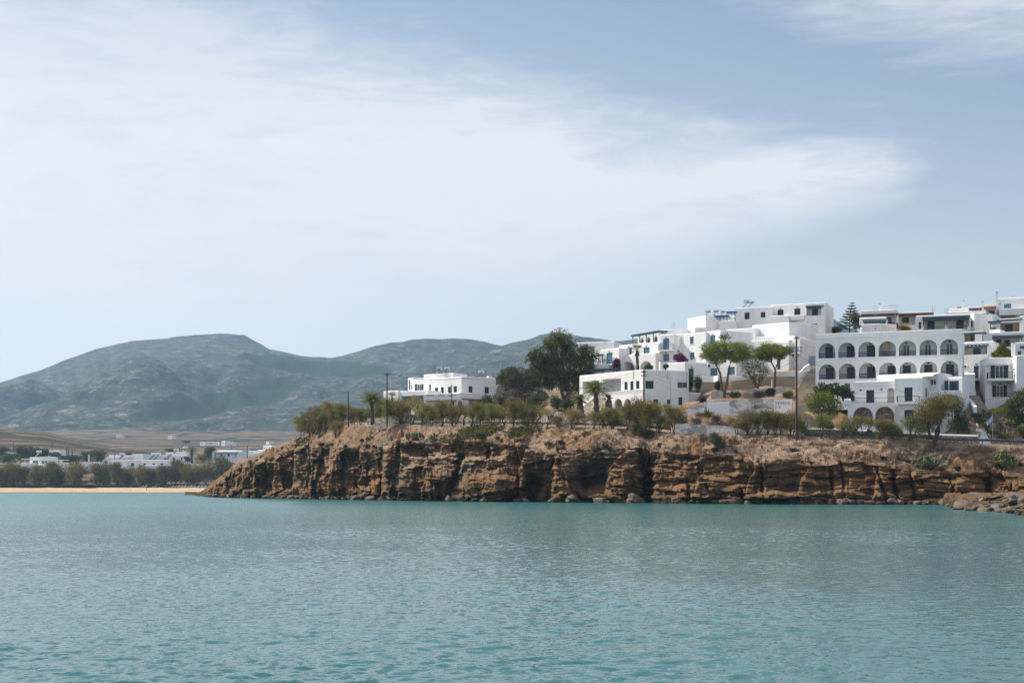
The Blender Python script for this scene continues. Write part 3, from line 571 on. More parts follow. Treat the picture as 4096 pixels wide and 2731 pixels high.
class Bld:
    def __init__(s, label, cat, x, y, d, name='house', group=None, wall=None):
        s.root = thing(name, P(x, y, d), label, cat, group); s.mb = MB(); s.mat = wall or M_WHITE; s.fr = None
    def box(s, xl, dl, xr, dr, ytop, ybot, T=6.0, ops=(), sops=(), dref=None, c=.16, z1=None, z0=None):
        """one rounded white volume; front face from (xl, dl) to (xr, dr); ops: openings on the front, sops: on its left end, in photo pixels"""
        EPS[0] = (EPS[0]+.011) % .09
        fr = Frame(xl, dl, xr, dr); s.fr = fr; q = lambda u, v, z: fr.M @ Vector((u, v, z))
        if z1 is None: z1 = ZY(ytop, dref or dl)
        if z0 is None: z0 = ZY(ybot, dref or dl)
        z1 += EPS[0]; L = fr.L; zc = z1-c; fr.z0, fr.z1, fr.T = z0, z1, T
        wall_face(s.mb, fr, 0, L, z0, zc, [s.opening(fr, o) for o in ops])
        sf = fr.side(True, T); wall_face(s.mb, sf, 0, T, z0, zc, [s.opening(sf, o) for o in sops])
        rf = fr.side(False, T); wall_face(s.mb, rf, 0, T, z0, zc, [])
        s.mb.poly([q(L, T, z0), q(0, T, z0), q(0, T, zc), q(L, T, zc)])
        ring = lambda i, z: [q(i, i, z), q(L-i, i, z), q(L-i, T-i, z), q(i, T-i, z)]
        rs = [ring(0, zc), ring(c*.12, z1-c*.5), ring(c*.5, z1-c*.12), ring(c, z1)]
        for a, b in zip(rs, rs[1:]):
            for k in range(4): s.mb.poly([a[k], a[(k+1) % 4], b[(k+1) % 4], b[k]])
        s.mb.poly(rs[-1]); return fr
    def opening(s, fr, o):
        """(kind, x0, y0, x1, y1, colour, depth)"""
        kind, x0, y0, x1, y1 = o[:5]; col = o[5] if len(o) > 5 and o[5] is not None else M_SKYB; a, b, c, d = fr.rect(x0, y0, x1, y1)
        dp = o[6] if len(o) > 6 else .16
        if kind == 'sh': window(s.root, fr, a, b, c, d, dp, col)
        elif kind == 'dr': door(s.root, fr, a, b, c, d, dp, col)
        elif kind == 'gl': glazing(s.root, fr, a, b, c, d, dp, col)
        elif kind == 'arch':          # arched porch with a back wall
            dp = o[6] if len(o) > 6 else 1.6; m = MB(); m.box(fr.M, (a-.02, dp, c-.05), (b+.02, dp+.1, d+.05)); m.build('porch_wall', o[5] if len(o) > 5 and o[5] else M_CREAM, s.root)
            return (a, b, c, d, True, dp)
        elif kind == 'rec':           # square recess with a back wall
            dp = o[6] if len(o) > 6 else 2.0; m = MB(); m.box(fr.M, (a-.02, dp, c-.05), (b+.02, dp+.1, d+.05)); m.build('recess_wall', o[5] if len(o) > 5 and o[5] else M_CREAM, s.root)
        elif kind == 'void': dp = o[6] if len(o) > 6 else .4
        return (a, b, c, d, False, dp)
    def done(s): return s.mb.build('wall', s.mat, s.root)
def window(root, fr, a, b, c, d, dp, col):
    """closed pair of louvred shutters in a frame"""
    m = MB(); t = .06; v0 = dp-.06
    for e in ((a, v0, c, a+t, d), (b-t, v0, c, b, d)): m.box(fr.M, (e[0], v0, c), (e[3], v0+.1, d))
    m.box(fr.M, (a+t, v0, d-t), (b-t, v0+.1, d)); m.box(fr.M, (a+t, v0, c), (b-t, v0+.1, c+t))
    w = m.build('window', col, root); mid = (a+b)/2
    sl_ = MB(); sl_.box(fr.M, (a-.07, -.07, c-.09), (b+.07, .0, c-.02)); sl_.build('sill', M_TRIM, w)
    for p, q_ in ((a+t, mid-.015), (mid+.015, b-t)):
        m = MB(); m.box(fr.M, (p, v0+.045, c+t), (q_, v0+.07, d-t)); n = max(3, int((d-c)/.22))
        for k in range(n):
            z = c+t+(d-c-2*t)*(k+.5)/n; m.box(fr.M, (p+.05, v0+.02, z-.05), (q_-.05, v0+.044, z+.03))
        m.build('shutter', col, w)
def door(root, fr, a, b, c, d, dp, col, name='door'):
    m = MB(); t = .07; v0 = dp-.06
    m.box(fr.M, (a, v0, c), (a+t, v0+.1, d)); m.box(fr.M, (b-t, v0, c), (b, v0+.1, d)); m.box(fr.M, (a+t, v0, d-t), (b-t, v0+.1, d))
    w = m.build(name, col, root); mid = (a+b)/2
    for p, q_ in ((a+t, mid-.012), (mid+.012, b-t)):
        m = MB(); m.box(fr.M, (p, v0+.05, c+.02), (q_, v0+.075, d-t))
        for f0, f1 in ((.06, .45), (.52, .94)): m.box(fr.M, (p+.07, v0+.025, c+(d-c)*f0), (q_-.07, v0+.049, c+(d-c)*f1))
        m.build('door_leaf', col, w)
def glazing(root, fr, a, b, c, d, dp, col, leaves=2, shut=None, name='glass_door'):
    """frame with glass; shut = colour of a pair of shutters folded back on the wall"""
    m = MB(); t = .07; v0 = dp-.06
    m.box(fr.M, (a, v0, c), (a+t, v0+.1, d)); m.box(fr.M, (b-t, v0, c), (b, v0+.1, d)); m.box(fr.M, (a+t, v0, d-t), (b-t, v0+.1, d)); m.box(fr.M, (a+t, v0, c), (b-t, v0+.1, c+t))
    for k in range(1, leaves): x = a+(b-a)*k/leaves; m.box(fr.M, (x-t*.6, v0, c+t), (x+t*.6, v0+.09, d-t))
    w = m.build(name, col, root)
    m = MB(); m.box(fr.M, (a+.01, v0+.05, c+.01), (b-.01, v0+.07, d-.01)); m.build('glass', M_GLASS, w)
    if shut:
        hw = (b-a)/2
        for p, q_ in ((a-hw, a-.03), (b+.03, b+hw)):
            m = MB(); m.box(fr.M, (p, -.06, c), (q_, -.012, d)); n = max(3, int((d-c)/.3))
            for k in range(n): z = c+(d-c)*(k+.5)/n; m.box(fr.M, (p+.06, -.075, z-.05), (q_-.06, -.061, z+.05))
            m.build('shutter', shut, w)
def railing(root, fr, x0, y0, x1, y1, v, col, style='v', ends=0.0):
    """ends: depth of the return rails back to the wall"""
    a, b, c, d = fr.rect(x0, y0, x1, y1, v); m = MB(); M = fr.M
    if style == 'h':
        for k in (0, .36, .72):
            z = d-(d-c)*k; m.box(M, (a, v, z-.13), (b, v+.06, z))
    else:
        m.box(M, (a, v, d-.07), (b, v+.06, d)); m.box(M, (a, v+.01, c+.06), (b, v+.05, c+.11)); n = max(2, int((b-a)/.16))
        for k in range(n+1): u = a+.02+(b-a-.04)*k/n; m.box(M, (u-.015, v+.015, c if k % 6 == 0 else c+.11), (u+.015, v+.045, d-.07))
    if ends:
        for u in (a, b-.05): m.box(M, (u, v+.06, d-.07), (u+.05, v+ends, d)); m.box(M, (u, v+.06, c+.06), (u+.05, v+ends, c+.11)); n = int(ends/.16); [m.box(M, (u+.01, v+.06+ends*k/max(n, 1), c+.11), (u+.04, v+.09+ends*k/max(n, 1), d-.07)) for k in range(n)]
    return m.build('railing', col, root)
def slab(root, fr, x0, y0, x1, y1, v0, v1, mat, name='balcony'):
    a, b, c, d = fr.rect(x0, y0, x1, y1, v0); m = MB(); m.box(fr.M, (a, v0, c), (b, v1, d)); return m.build(name, mat, root)
def pergola(root, fr, x0, x1, y0, y1, v0, v1, col, posts=(), ypost=None, pitch=.55, name='pergola'):
    a, b, c, d = fr.rect(x0, y0, x1, y1, v0); m = MB(); M = fr.M; h = d-c
    m.box(M, (a, v0, c), (b, v0+.14, c+h*.5)); m.box(M, (a, v1-.14, c), (b, v1, c+h*.5)); n = max(3, int((b-a)/pitch))
    for k in range(n+1): u = a+(b-a-.09)*k/n; m.box(M, (u, v0-.3, c+h*.5), (u+.09, v1, c+h*.95))
    nl = max(3, int((v1-v0)/.35))
    for k in range(nl+1): v = v0-.2+(v1-v0)*k/nl; m.box(M, (a-.1, v, c+h*.95), (b+.1, v+.05, d+.03))
    for p in posts:
        u, _ = fr.px(p, y1, v0); zb = fr.px(p, ypost, v0)[1]; m.box(M, (u-.07, v0+.002, zb), (u+.07, v0+.138, c))
    return m.build(name, col, root)
def plain_box(root, fr, x0, y0, x1, y1, v0, v1, mat, name):
    return slab(root, fr, x0, y0, x1, y1, v0, v1, mat, name)
def wall_lamp(root, fr, x, y, v=0.0):
    u, z = fr.px(x, y, v); m = MB(); m.ball(fr.M @ Vector((u, v-.1, z)), (.2, .14, .10), 8, 5); return m.build('wall_lamp', M_BLACK, root)
def aircon(root, fr, x0, y0, x1, y1, v=0.0):
    a, b, c, d = fr.rect(x0, y0, x1, y1, v); m = MB(); m.box(fr.M, (a, v-.32, c), (b, v-.02, d)); o = m.build('air_conditioner', M_TRIM, root)
    m = MB(); cu, cz = a+(b-a)*.38, (c+d)/2; r = min(b-a, d-c)*.38
    m.tube([fr.M @ Vector((cu, v-.34, cz)), fr.M @ Vector((cu, v-.325, cz))], r, 12); m.build('fan', M_BLACK, o)
def chimney(root, fr, x0, y0, x1, y1, v, mat=None, cap=True):
    a, b, c, d = fr.rect(x0, y0, x1, y1, v); m = MB(); wd = b-a; m.box(fr.M, (a, v, c), (b, v+wd, d-wd*.5)); o = m.build('chimney', mat or M_WHITE, root)
    if cap:
        m = MB(); k = .05
        for uu, vv in ((a, v), (b-k, v), (a, v+wd-k), (b-k, v+wd-k)): m.box(fr.M, (uu, vv, d-wd*.5), (uu+k, vv+k, d-wd*.22))
        q = lambda u, vv, z: fr.M @ Vector((u, vv, z)); t = q((a+b)/2, v+wd/2, d+wd*.2); bs4 = [q(a-.03, v-.03, d-wd*.22), q(b+.03, v-.03, d-wd*.22), q(b+.03, v+wd+.03, d-wd*.22), q(a-.03, v+wd+.03, d-wd*.22)]
        for k in range(4): m.poly([bs4[k], bs4[(k+1) % 4], t])
        m.poly(bs4[::-1]); m.build('cowl', M_BROWN, o)

# ================================================================ the houses on the headland
# ---- white house at the left end of the cliff road
b = Bld('white house with navy shutters above the left stretch of guardrail', 'house', 1750, 1625, 286)
fA = b.box(1651, 289.5, 1846, 282, 1506, 1640, 8, dref=282, ops=[('gl', 1668, 1537, 1684, 1566, M_TRIM, .14), ('sh', 1716.5, 1537, 1723.5, 1561, M_NAVY), ('sh', 1739.5, 1550, 1752.5, 1576, M_NAVY), ('dr', 1763.5, 1548, 1775, 1581, M_NAVY), ('dr', 1792, 1546, 1803.5, 1580, M_NAVY), ('sh', 1814.5, 1544, 1827.5, 1571, M_NAVY)])
for x0, x1 in ((1659.5, 1667), (1685, 1692)): plain_box(b.root, fA, x0, 1536, x1, 1566, -.07, -.012, M_NAVY, 'shutter')
fB = b.box(1846, 282.2, 1983, 285.5, 1506, 1640, 7, dref=282, ops=[('sh', 1874.5, 1544, 1890, 1570, M_NAVY), ('sh', 1938.5, 1547.5, 1955.5, 1574, M_NAVY)])
b.box(1632, 291, 1652, 289.6, 1511.5, 1640, 6, ops=[('sh', 1643.5, 1538, 1648, 1560, M_NAVY), ('gl', 1635, 1520, 1641, 1560, M_NAVY)])
b.box(1695, 291, 1812, 287, 1495, 1512, 5, dref=289)
fT = b.box(1534, 287, 1593, 284.5, 1565.5, 1660, 6); fT2 = b.box(1593, 285, 1711, 281, 1566.5, 1660, 5, dref=285, ops=[('rec', 1608, 1588, 1692, 1614, M_CREAM, 2.5)])
pergola(b.root, fT2, 1608, 1692, 1583, 1588, -.9, .3, M_BLUE, (1609, 1691), 1615)
fC = b.box(1694, 280.4, 1841, 278.6, 1575, 1600, 2.0, dref=280); fC2 = b.box(1708, 281.5, 1871, 280, 1600.5, 1650, 3, ops=[('gl', 1808, 1605, 1817, 1622, M_TEAL), ('gl', 1750, 1606, 1758, 1630, M_BROWN)])
fC3 = b.box(1841, 278.7, 1942, 283, 1568, 1592, 2.4, dref=278.7)
for x0, x1 in ((1707, 1736), (1752, 1780), (1795, 1820)): plain_box(b.root, fC, x0, 1580, x1, 1582.5, -.03, .1, M_BROWN, 'handrail')
chimney(b.root, fB, 1953.5, 1495, 1969, 1513, 2.5, M_CREAM, False)
fS = b.box(1985, 287, 2018, 288, 1538.5, 1590, 3, ops=[('gl', 1992.5, 1545, 1998, 1553, M_NAVY)]); b.done()

# ---- green shuttered house
b = Bld('two storey white house with bottle green shutters and a deep corner loggia', 'house', 2560, 1640, 247)
GD, GL = 243.0, 256.3
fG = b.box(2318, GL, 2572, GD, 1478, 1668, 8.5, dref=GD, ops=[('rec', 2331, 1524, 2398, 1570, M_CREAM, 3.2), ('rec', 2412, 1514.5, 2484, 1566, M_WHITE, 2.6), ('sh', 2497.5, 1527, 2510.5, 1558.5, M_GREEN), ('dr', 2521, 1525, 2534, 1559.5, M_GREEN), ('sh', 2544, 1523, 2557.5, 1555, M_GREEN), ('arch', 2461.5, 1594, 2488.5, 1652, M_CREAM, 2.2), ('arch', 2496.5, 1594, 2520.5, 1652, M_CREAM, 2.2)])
fG2 = b.box(2572, GD+.02, 2755, 245.5, 1478, 1672, 8, dref=GD, ops=[('sh', 2582, 1523, 2614.5, 1554.5, M_GREEN), ('sh', 2732, 1529, 2748, 1551, M_GREEN, .1), ('gl', 2710.5, 1528, 2731, 1551, M_GREEN), ('sh', 2613, 1597, 2632.5, 1628, M_GREEN), ('sh', 2668, 1598, 2682.5, 1617, M_GREEN), ('dr', 2714, 1588, 2729, 1620, M_GREEN)])
plain_box(b.root, fG, 2413, 1539, 2424, 1566, 2.5, 2.59, M_GREEN, 'door')
b.box(2755, 246.2, 2807, 248, 1569, 1672, 2.5)
# pierced parapet of the first floor terrace: a lattice of small blocks
m = MB(); a, bb, c, d = fG.rect(2420, 1562, 2571, 1579, -.9); n = int((bb-a)/.22)
m.box(fG.M, (a, -.9, d-.1), (bb, -.7, d)); m.box(fG.M, (a, -.9, c-.25), (bb, .0, c+.03))
for k in range(n):
    for r in range(3):
        if True: u = a+(bb-a)*(k+.5*(r % 2))/n; z = c+.03+(d-c-.13)*r/3.0; m.box(fG.M, (u, -.88, z), (u+.12, -.74, z+(d-c-.13)/3.0))
m.build('terrace_parapet', M_WHITE, b.root)
fo = Frame.__new__(Frame); fo.A = fG.A-fG.v*.9; fo.u = fG.u; fo.v = fG.v; fo.L = fG.L; fo.M = Matrix(((fo.u.x, fo.v.x, 0, fo.A.x), (fo.u.y, fo.v.y, 0, fo.A.y), (0, 0, 1, 0), (0, 0, 0, 1)))
ops_ = [(*fo.rect(2457, 1594, 2488, 1655), True, .45), (*fo.rect(2496, 1594, 2523, 1655), True, .45)]; zt_ = c-.26; zb_ = c-4.6; wall_face(b.mb, fo, a, bb, zb_, zt_, ops_)
for u_ in (a, bb): b.mb.poly([fo.M @ Vector(q_) for q_ in ((u_, 0, zb_), (u_, .88, zb_), (u_, .88, zt_), (u_, 0, zt_))])
m = MB()                                         # outside stair with a stone flank
q = lambda x, y, v: fG.M @ Vector((fG.px(x, y, v)[0], v, fG.px(x, y, v)[1]))
for v in (-2.2, -1.2):
    m.poly([q(2330, 1628, v), q(2372, 1592, v), q(2420, 1592, v), q(2420, 1668, v), q(2330, 1668, v)])
m.poly([q(2330, 1628, -2.2), q(2372, 1592, -2.2), q(2372, 1592, -1.2), q(2330, 1628, -1.2)]); m.poly([q(2372, 1592, -2.2), q(2420, 1592, -2.2), q(2420, 1592, -1.2), q(2372, 1592, -1.2)]); m.poly([q(2330, 1628, -2.2), q(2330, 1668, -2.2), q(2330, 1668, -1.2), q(2330, 1628, -1.2)])
m.build('outside_stair', M_STONEW, b.root)
m = MB(); m.poly([q(2327, 1618, -2.26), q(2372, 1580, -2.26), q(2372, 1594, -2.26), q(2327, 1632, -2.26)]); m.poly([q(2372, 1580, -2.26), q(2372, 1594, -2.26), q(2372, 1594, -2.08), q(2372, 1580, -2.08)]); m.poly([q(2327, 1618, -2.26), q(2372, 1580, -2.26), q(2372, 1580, -2.08), q(2327, 1618, -2.08)]); m.poly([q(2327, 1618, -2.08), q(2372, 1580, -2.08), q(2372, 1594, -2.08), q(2327, 1632, -2.08)]); m.build('stair_parapet', M_WHITE, b.root)
chimney(b.root, fG2, 2640, 1441, 2649, 1482, 1.2); 
m = MB(); u, z = fG2.px(2663, 1466, 1.2); m.tube([fG2.M @ Vector((u-.3, 1.0, z)), fG2.M @ Vector((u+.35, 1.3, z+.12))], .36, 12); m.box(fG2.M, (u-.1, 1.1, z-.9), (u+.1, 1.3, z-.3)); m.build('roof_tank', M_BLACK, b.root)
for xx, y0, y1 in ((2534, 1480, 1515), (2670.5, 1480, 1518), (2681, 1518, 1628), (2747, 1480, 1570)):
    fq = fG if xx < 2572 else fG2; m = MB(); u, z0 = fq.px(xx, y1); z1 = fq.px(xx, y0)[1]; m.tube([fq.M @ Vector((u, -.05, z0)), fq.M @ Vector((u, -.05, z1))], .035, 5); m.build('drainpipe', M_METAL, b.root)
b.done()

# ---- the pale blue apartment cluster, tier by tier
def L_(s): return s
b = Bld('low white house with a pale blue glazed door, just right of the green shuttered one', 'house', 2750, 1520, 262)
f = b.box(2666, 259, 2740, 256.5, 1450, 1560, 7, dref=257); f = b.box(2740, 256.6, 2880, 259, 1450, 1560, 7, dref=257, ops=[('gl', 2755, 1474, 2775, 1507, M_SKYB), ('sh', 2842, 1472, 2869, 1503, M_SKYB)])
aircon(b.root, f, 2827, 1456, 2842, 1471); wall_lamp(b.root, f, 2766, 1469); f = b.box(2810, 256, 2870, 257.5, 1504.5, 1560, 1.2); f = b.box(2871, 254, 2965, 256, 1502, 1560, 1.4); b.done()
b = Bld('white apartment block with two blue shuttered windows one above the other, behind the left pine', 'house', 2800, 1480, 268)
f = b.box(2735, 270, 2823, 266.5, 1331, 1500, 8, dref=268, ops=[('sh', 2760, 1347, 2774.5, 1375), ('sh', 2759, 1409, 2777, 1437)])
f = b.box(2823, 268, 2881, 264.5, 1323, 1500, 8, dref=266, ops=[('dr', 2841, 1341, 2861.5, 1387)]); wall_lamp(b.root, f, 2851, 1337)
slab(b.root, f, 2814, 1387, 2876, 1391, -1.2, 0, M_TRIM); railing(b.root, f, 2814, 1365, 2876, 1387, -1.2, M_SKYB, 'v', 1.1); wall_lamp(b.root, f, 2767, 1404); b.done()
b = Bld('white apartment block with three arched windows under a blue veranda roof', 'house', 2600, 1420, 276)
f = b.box(2551, 283, 2642, 276, 1321, 1400, 7, dref=276, ops=[('arch', 2560, 1353, 2574.5, 1371, M_GLASS, .35), ('arch', 2585, 1348, 2601, 1371, M_GLASS, .35), ('arch', 2614, 1343, 2630, 1371, M_GLASS, .35)])
pergola(b.root, f, 2527, 2640, 1331, 1338, -1.6, .2, M_TEAL, (2530, 2557, 2584, 2612), 1372)
f = b.box(2476, 277, 2638, 270, 1374, 1417, 5, dref=273, ops=[('sh', 2503, 1391, 2527.5, 1416), ('sh', 2574, 1389, 2598, 1415.5)]); wall_lamp(b.root, f, 2515, 1387); wall_lamp(b.root, f, 2586, 1385)
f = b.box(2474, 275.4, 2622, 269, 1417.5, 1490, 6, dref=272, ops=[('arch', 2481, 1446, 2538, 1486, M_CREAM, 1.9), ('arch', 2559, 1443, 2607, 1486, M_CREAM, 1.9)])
for x0, x1 in ((2494, 2513), (2525, 2536), (2564, 2582), (2593, 2605)): plain_box(b.root, f, x0, 1452, x1, 1484, 1.75, 1.88, M_SKYB, 'shutter')
b.done()
b = Bld('white apartment block with a blue balcony right above a blue shuttered window', 'house', 2690, 1440, 270)
f = b.box(2638, 271, 2696, 269.5, 1338.5, 1460, 7, dref=270, ops=[('dr', 2652, 1354, 2676, 1399), ('sh', 2652, 1416, 2676, 1445)])
slab(b.root, f, 2633, 1398.5, 2690, 1403, -1.2, 0, M_TRIM); railing(b.root, f, 2633, 1377, 2690, 1399, -1.2, M_SKYB, 'v', 1.1); wall_lamp(b.root, f, 2664, 1350); wall_lamp(b.root, f, 2664, 1412)
f = b.box(2696, 273, 2739, 272, 1339, 1380.5, 5, ops=[('sh', 2713, 1355, 2725, 1381)]); f = b.box(2693, 271.5, 2737, 270.5, 1381, 1460, 6, ops=[('arch', 2702, 1410, 2734, 1445, M_CREAM, 1.4)]); wall_lamp(b.root, f, 2716, 1405)
f = b.box(2636, 276, 2752, 274.5, 1320, 1345, 5); chimney(b.root, f, 2681, 1302, 2700, 1322, 2, M_CREAM, False); b.done()
b = Bld('white apartment block with a blue door on its balcony, beside the eucalyptus', 'house', 2430, 1450, 274)
f = b.box(2402, 277.5, 2476, 273.5, 1394, 1500, 6, dref=275, ops=[('dr', 2426, 1411, 2450, 1456)]); wall_lamp(b.root, f, 2437, 1406)
slab(b.root, f, 2411, 1455.5, 2456, 1460, -1.2, 0, M_TRIM); railing(b.root, f, 2411, 1434, 2456, 1456, -1.2, M_SKYB, 'v', 1.1)
f = b.box(2300, 288, 2456, 285, 1371, 1520, 5); f = b.box(2350, 282, 2404, 279, 1420, 1500, 5, ops=[('sh', 2360, 1440, 2374, 1456)]); pergola(b.root, f, 2352, 2412, 1419, 1425, -1.6, .3, M_TEAL, (2409,), 1460)
f = b.box(2352, 274.5, 2414, 272.5, 1459, 1500, 3); pergola(b.root, f, 2355, 2462, 1475, 1481, -2.4, -.2, M_TEAL, (2412, 2455), 1500); b.done()
b = Bld('topmost white apartment block with dark blue windows and a loggia, on the crest', 'house', 3150, 1380, 288)
f = b.box(2768, 296, 2822, 289.5, 1262, 1340, 7, dref=289.5, ops=[('sh', 2779, 1293, 2785.5, 1312, M_BLUE), ('sh', 2804.5, 1285, 2812, 1308, M_BLUE)])
f = b.box(2822, 289.6, 2880, 291, 1262, 1340, 7, dref=289.5); f = b.box(2752, 287, 2782, 284.5, 1316, 1340, 3); f = b.box(2780, 284.4, 2821, 284, 1309, 1340, 3)
f = b.box(2876, 287, 2945, 286, 1285, 1345, 6); pergola(b.root, f, 2858, 2912, 1262, 1268, -.6, 3, M_BLUE, (2880,), 1284); pergola(b.root, f, 2906, 2943, 1246, 1252, .3, 3, M_BLUE, (2908, 2940), 1284); railing(b.root, f, 2920, 1272, 2943, 1285, .4, M_BLUE, 'v')
f = b.box(2942, 288.5, 3088, 286, 1229, 1360, 8, dref=287, ops=[('sh', 2978, 1249.5, 2998, 1277, M_NAVY), ('sh', 3043, 1248.5, 3061.5, 1270, M_NAVY)])
f = b.box(3080, 288, 3225, 285, 1216, 1360, 8, dref=286, ops=[('sh', 3110, 1238, 3134, 1262, M_NAVY), ('dr', 3177, 1233.5, 3201, 1260, M_NAVY)]); wall_lamp(b.root, f, 3122, 1234); wall_lamp(b.root, f, 3189, 1229)
f2 = b.box(3083, 284.4, 3155, 283, 1263, 1320, 3.5, dref=284); f3 = b.box(3161, 283.6, 3217, 282.6, 1261, 1280, 1.6, dref=283)
f = b.box(3224, 284.5, 3302, 283, 1214, 1420, 9, ops=[('rec', 3226, 1222, 3285, 1262, M_WHITE, 1.6), ('sh', 3245, 1294.5, 3270, 1325, M_NAVY)])
plain_box(b.root, f, 3248, 1235.5, 3271, 1261, 1.45, 1.59, M_NAVY, 'shutter'); pergola(b.root, f, 3223, 3293, 1223, 1229.5, -.5, 1.2, M_TEAL)
f = b.box(3216, 282.5, 3266, 281, 1326.5, 1450, 5, ops=[('gl', 3217, 1348, 3239, 1363, M_NAVY)]); b.done()
b = Bld('stepped white apartment block with a blue balcony next to the tall timber pole', 'house', 3100, 1500, 262)
f = b.box(2906, 275, 3020, 272, 1313, 1420, 8, dref=273, ops=[('sh', 2923, 1338.5, 2943, 1364), ('dr', 2982, 1333.5, 3002.5, 1360)]); wall_lamp(b.root, f, 2932, 1335); wall_lamp(b.root, f, 2991, 1330)
f = b.box(3018, 274.5, 3086, 272.5, 1303, 1420, 8, dref=273, ops=[('sh', 3070, 1322, 3083.5, 1341)])
f = b.box(3083, 273.5, 3155, 269.5, 1290, 1420, 8, dref=270, ops=[('sh', 3108, 1313, 3130.5, 1338)]); wall_lamp(b.root, f, 3118, 1308); f = b.box(3155, 269.6, 3216, 274, 1290, 1460, 8, dref=270)
f = b.box(2940, 268.5, 3073, 265, 1362, 1560, 7, dref=266, ops=[('sh', 2985, 1405, 3005, 1430), ('sh', 3036, 1402, 3053, 1427), ('sh', 2914+30, 1467, 2939+30, 1499)]); f = b.box(3025, 270.5, 3100, 269, 1349, 1400, 5); f = b.box(3097, 269, 3180, 266, 1347, 1400, 6, dref=267)
f = b.box(3071, 264.5, 3155, 262, 1368, 1560, 7, dref=263, ops=[('gl', 3108, 1436, 3122, 1478, M_SKYB)]); aircon(b.root, f, 3132, 1384, 3146, 1396); aircon(b.root, f, 3072+8, 1400, 3094, 1412); f = b.box(3150, 264, 3200, 262.5, 1356, 1540, 7, ops=[('dr', 3154.5, 1362, 3169, 1410), ('sh', 3139+14, 1445, 3156+14, 1467)])
slab(b.root, f, 3163, 1410, 3200, 1414, -1.3, 0, M_TRIM); railing(b.root, f, 3163, 1387, 3200, 1410, -1.3, M_SKYB, 'v', 1.2); aircon(b.root, f, 3171, 1414, 3183, 1430)
f = b.box(2880, 262, 2945, 260, 1394, 1560, 6, ops=[('sh', 2914, 1405, 2942, 1428), ('sh', 2914, 1467, 2939, 1499)]); b.done()
wallseg_later = [('garden_wall', 'low white terrace wall in front of the stepped apartments', 'wall', [(2962, 1489, 1520, 254), (3180, 1489, 1520, 252)], .4, M_WHITE)]

# ---- the arcaded hotel
HL, HR = 226.0, 218.6
b = Bld('long three storey white building with two rows of round arches', 'apartment building', 3560, 1600, 222, 'arcade_building')
def zx(x): return 3200+x/2.529
def zy(y): return 1180+y/2.529
ops = []; doors = []
UP = [(187, 357, 487, 640), (387, 558, 480, 632), (590, 763, 472, 626), (795, 970, 465, 620), (1000, 1176, 458, 614), (1208, 1387, 450, 608), (1418, 1598, 443, 602)]
LO = [(190, 360, 700, 853), (392, 562, 693, 848), (595, 768, 687, 843), (800, 975, 681, 838), (1005, 1180, 675, 833), (1212, 1390, 668, 828), (1422, 1603, 663, 820)]
for r in UP+LO: ops.append(('void', zx(r[0]), zy(r[2]), zx(r[1]), zy(r[3]), None, .45))
class HB(Bld):
    def opening(s, fr, o):
        t = Bld.opening(s, fr, o); return (*t[:4], o[0] == 'void', t[5])
b.__class__ = HB
f = b.box(3262, HL, 3849, HR, 1337, 1640, 10, ops=ops+[('dr', zx(250), zy(900), zx(300), 1580, M_BROWN), ('gl', zx(452), zy(893), zx(505), 1580, M_TEAL)], c=.1)
hroot = b.root
# the porch behind the arches: floors, party walls and back wall
DEEP = 1.45; zl = [f.rect(zx(r[0]), zy(r[2]), zx(r[1]), zy(r[3])) for r in UP+LO]
m = MB()
zu0 = zl[0][2]; zlo0 = zl[7][2]; ztop = f.z1-.5
m.box(f.M, (.1, DEEP, zlo0-.1), (f.L-.1, DEEP+.12, ztop)); m.build('porch_wall', M_WHITE, hroot)
m = MB()
for zf in (zu0, zlo0): m.box(f.M, (.12, .452, zf-.3), (f.L-.12, DEEP-.002, zf-.012))
m.box(f.M, (.12, .452, ztop-.6), (f.L-.12, DEEP-.002, ztop)); m.build('porch_floor', M_WHITE, hroot)
m = MB()
for k in range(1, 7):
    for row in (0, 7):
        um = (zl[row+k-1][1]+zl[row+k][0])/2; z0_ = zl[row][2]; m.box(f.M, (um-.08, .454, z0_), (um+.08, DEEP-.004, z0_+2.75))
m.build('party_wall', M_WHITE, hroot)
DU = [(257, 332, 525, 637, 0), (473, 548, 517, 630, 0), (676, 757, 510, 624, 0), None, (1042, 1110, 505, 612, 1), (1262, 1328, 498, 606, 1), (1480, 1547, 490, 600, 1)]
DL = [(263, 340, 737, 850, 0), (475, 552, 730, 845, 0), (680, 757, 724, 840, 0), (885, 962, 718, 835, 0), (1042, 1120, 712, 830, 0), (1258, 1338, 706, 825, 0), (1478, 1557, 700, 790, 0)]
class F2:                                    # frame shifted back to the porch wall
    pass
for row, spec in ((0, DU), (7, DL)):
    for k, dsp_ in enumerate(spec):
        if dsp_ is None: continue
        x0, x1, y0, y1, g = dsp_; a, c1, c, d = f.rect(zx(x0), zy(y0), zx(x1), zy(y1), DEEP); c = zl[row][2]+.02
        fb = Frame.__new__(Frame); fb.A = f.A+f.v*DEEP; fb.u = f.u; fb.v = f.v; fb.L = f.L; fb.M = Matrix(((f.u.x, f.v.x, 0, fb.A.x), (f.u.y, f.v.y, 0, fb.A.y), (0, 0, 1, 0), (0, 0, 0, 1)))
        if g: glazing(hroot, fb, a, c1, c, d, -.05, M_TRIM)
        else: door(hroot, fb, a, c1, c, d, -.05, M_NAVY)
        wall_lamp(hroot, fb, (zx(x0)+zx(x1))/2, zy(y0)-7)
a, c1, c, d = f.rect(zx(830), zy(470), zx(905), zy(620), DEEP); m = MB(); m.box(f.M, (a, DEEP-.5, zl[3][2]), (c1, DEEP-.02, d)); m.build('stair_wall', M_TAN, hroot)
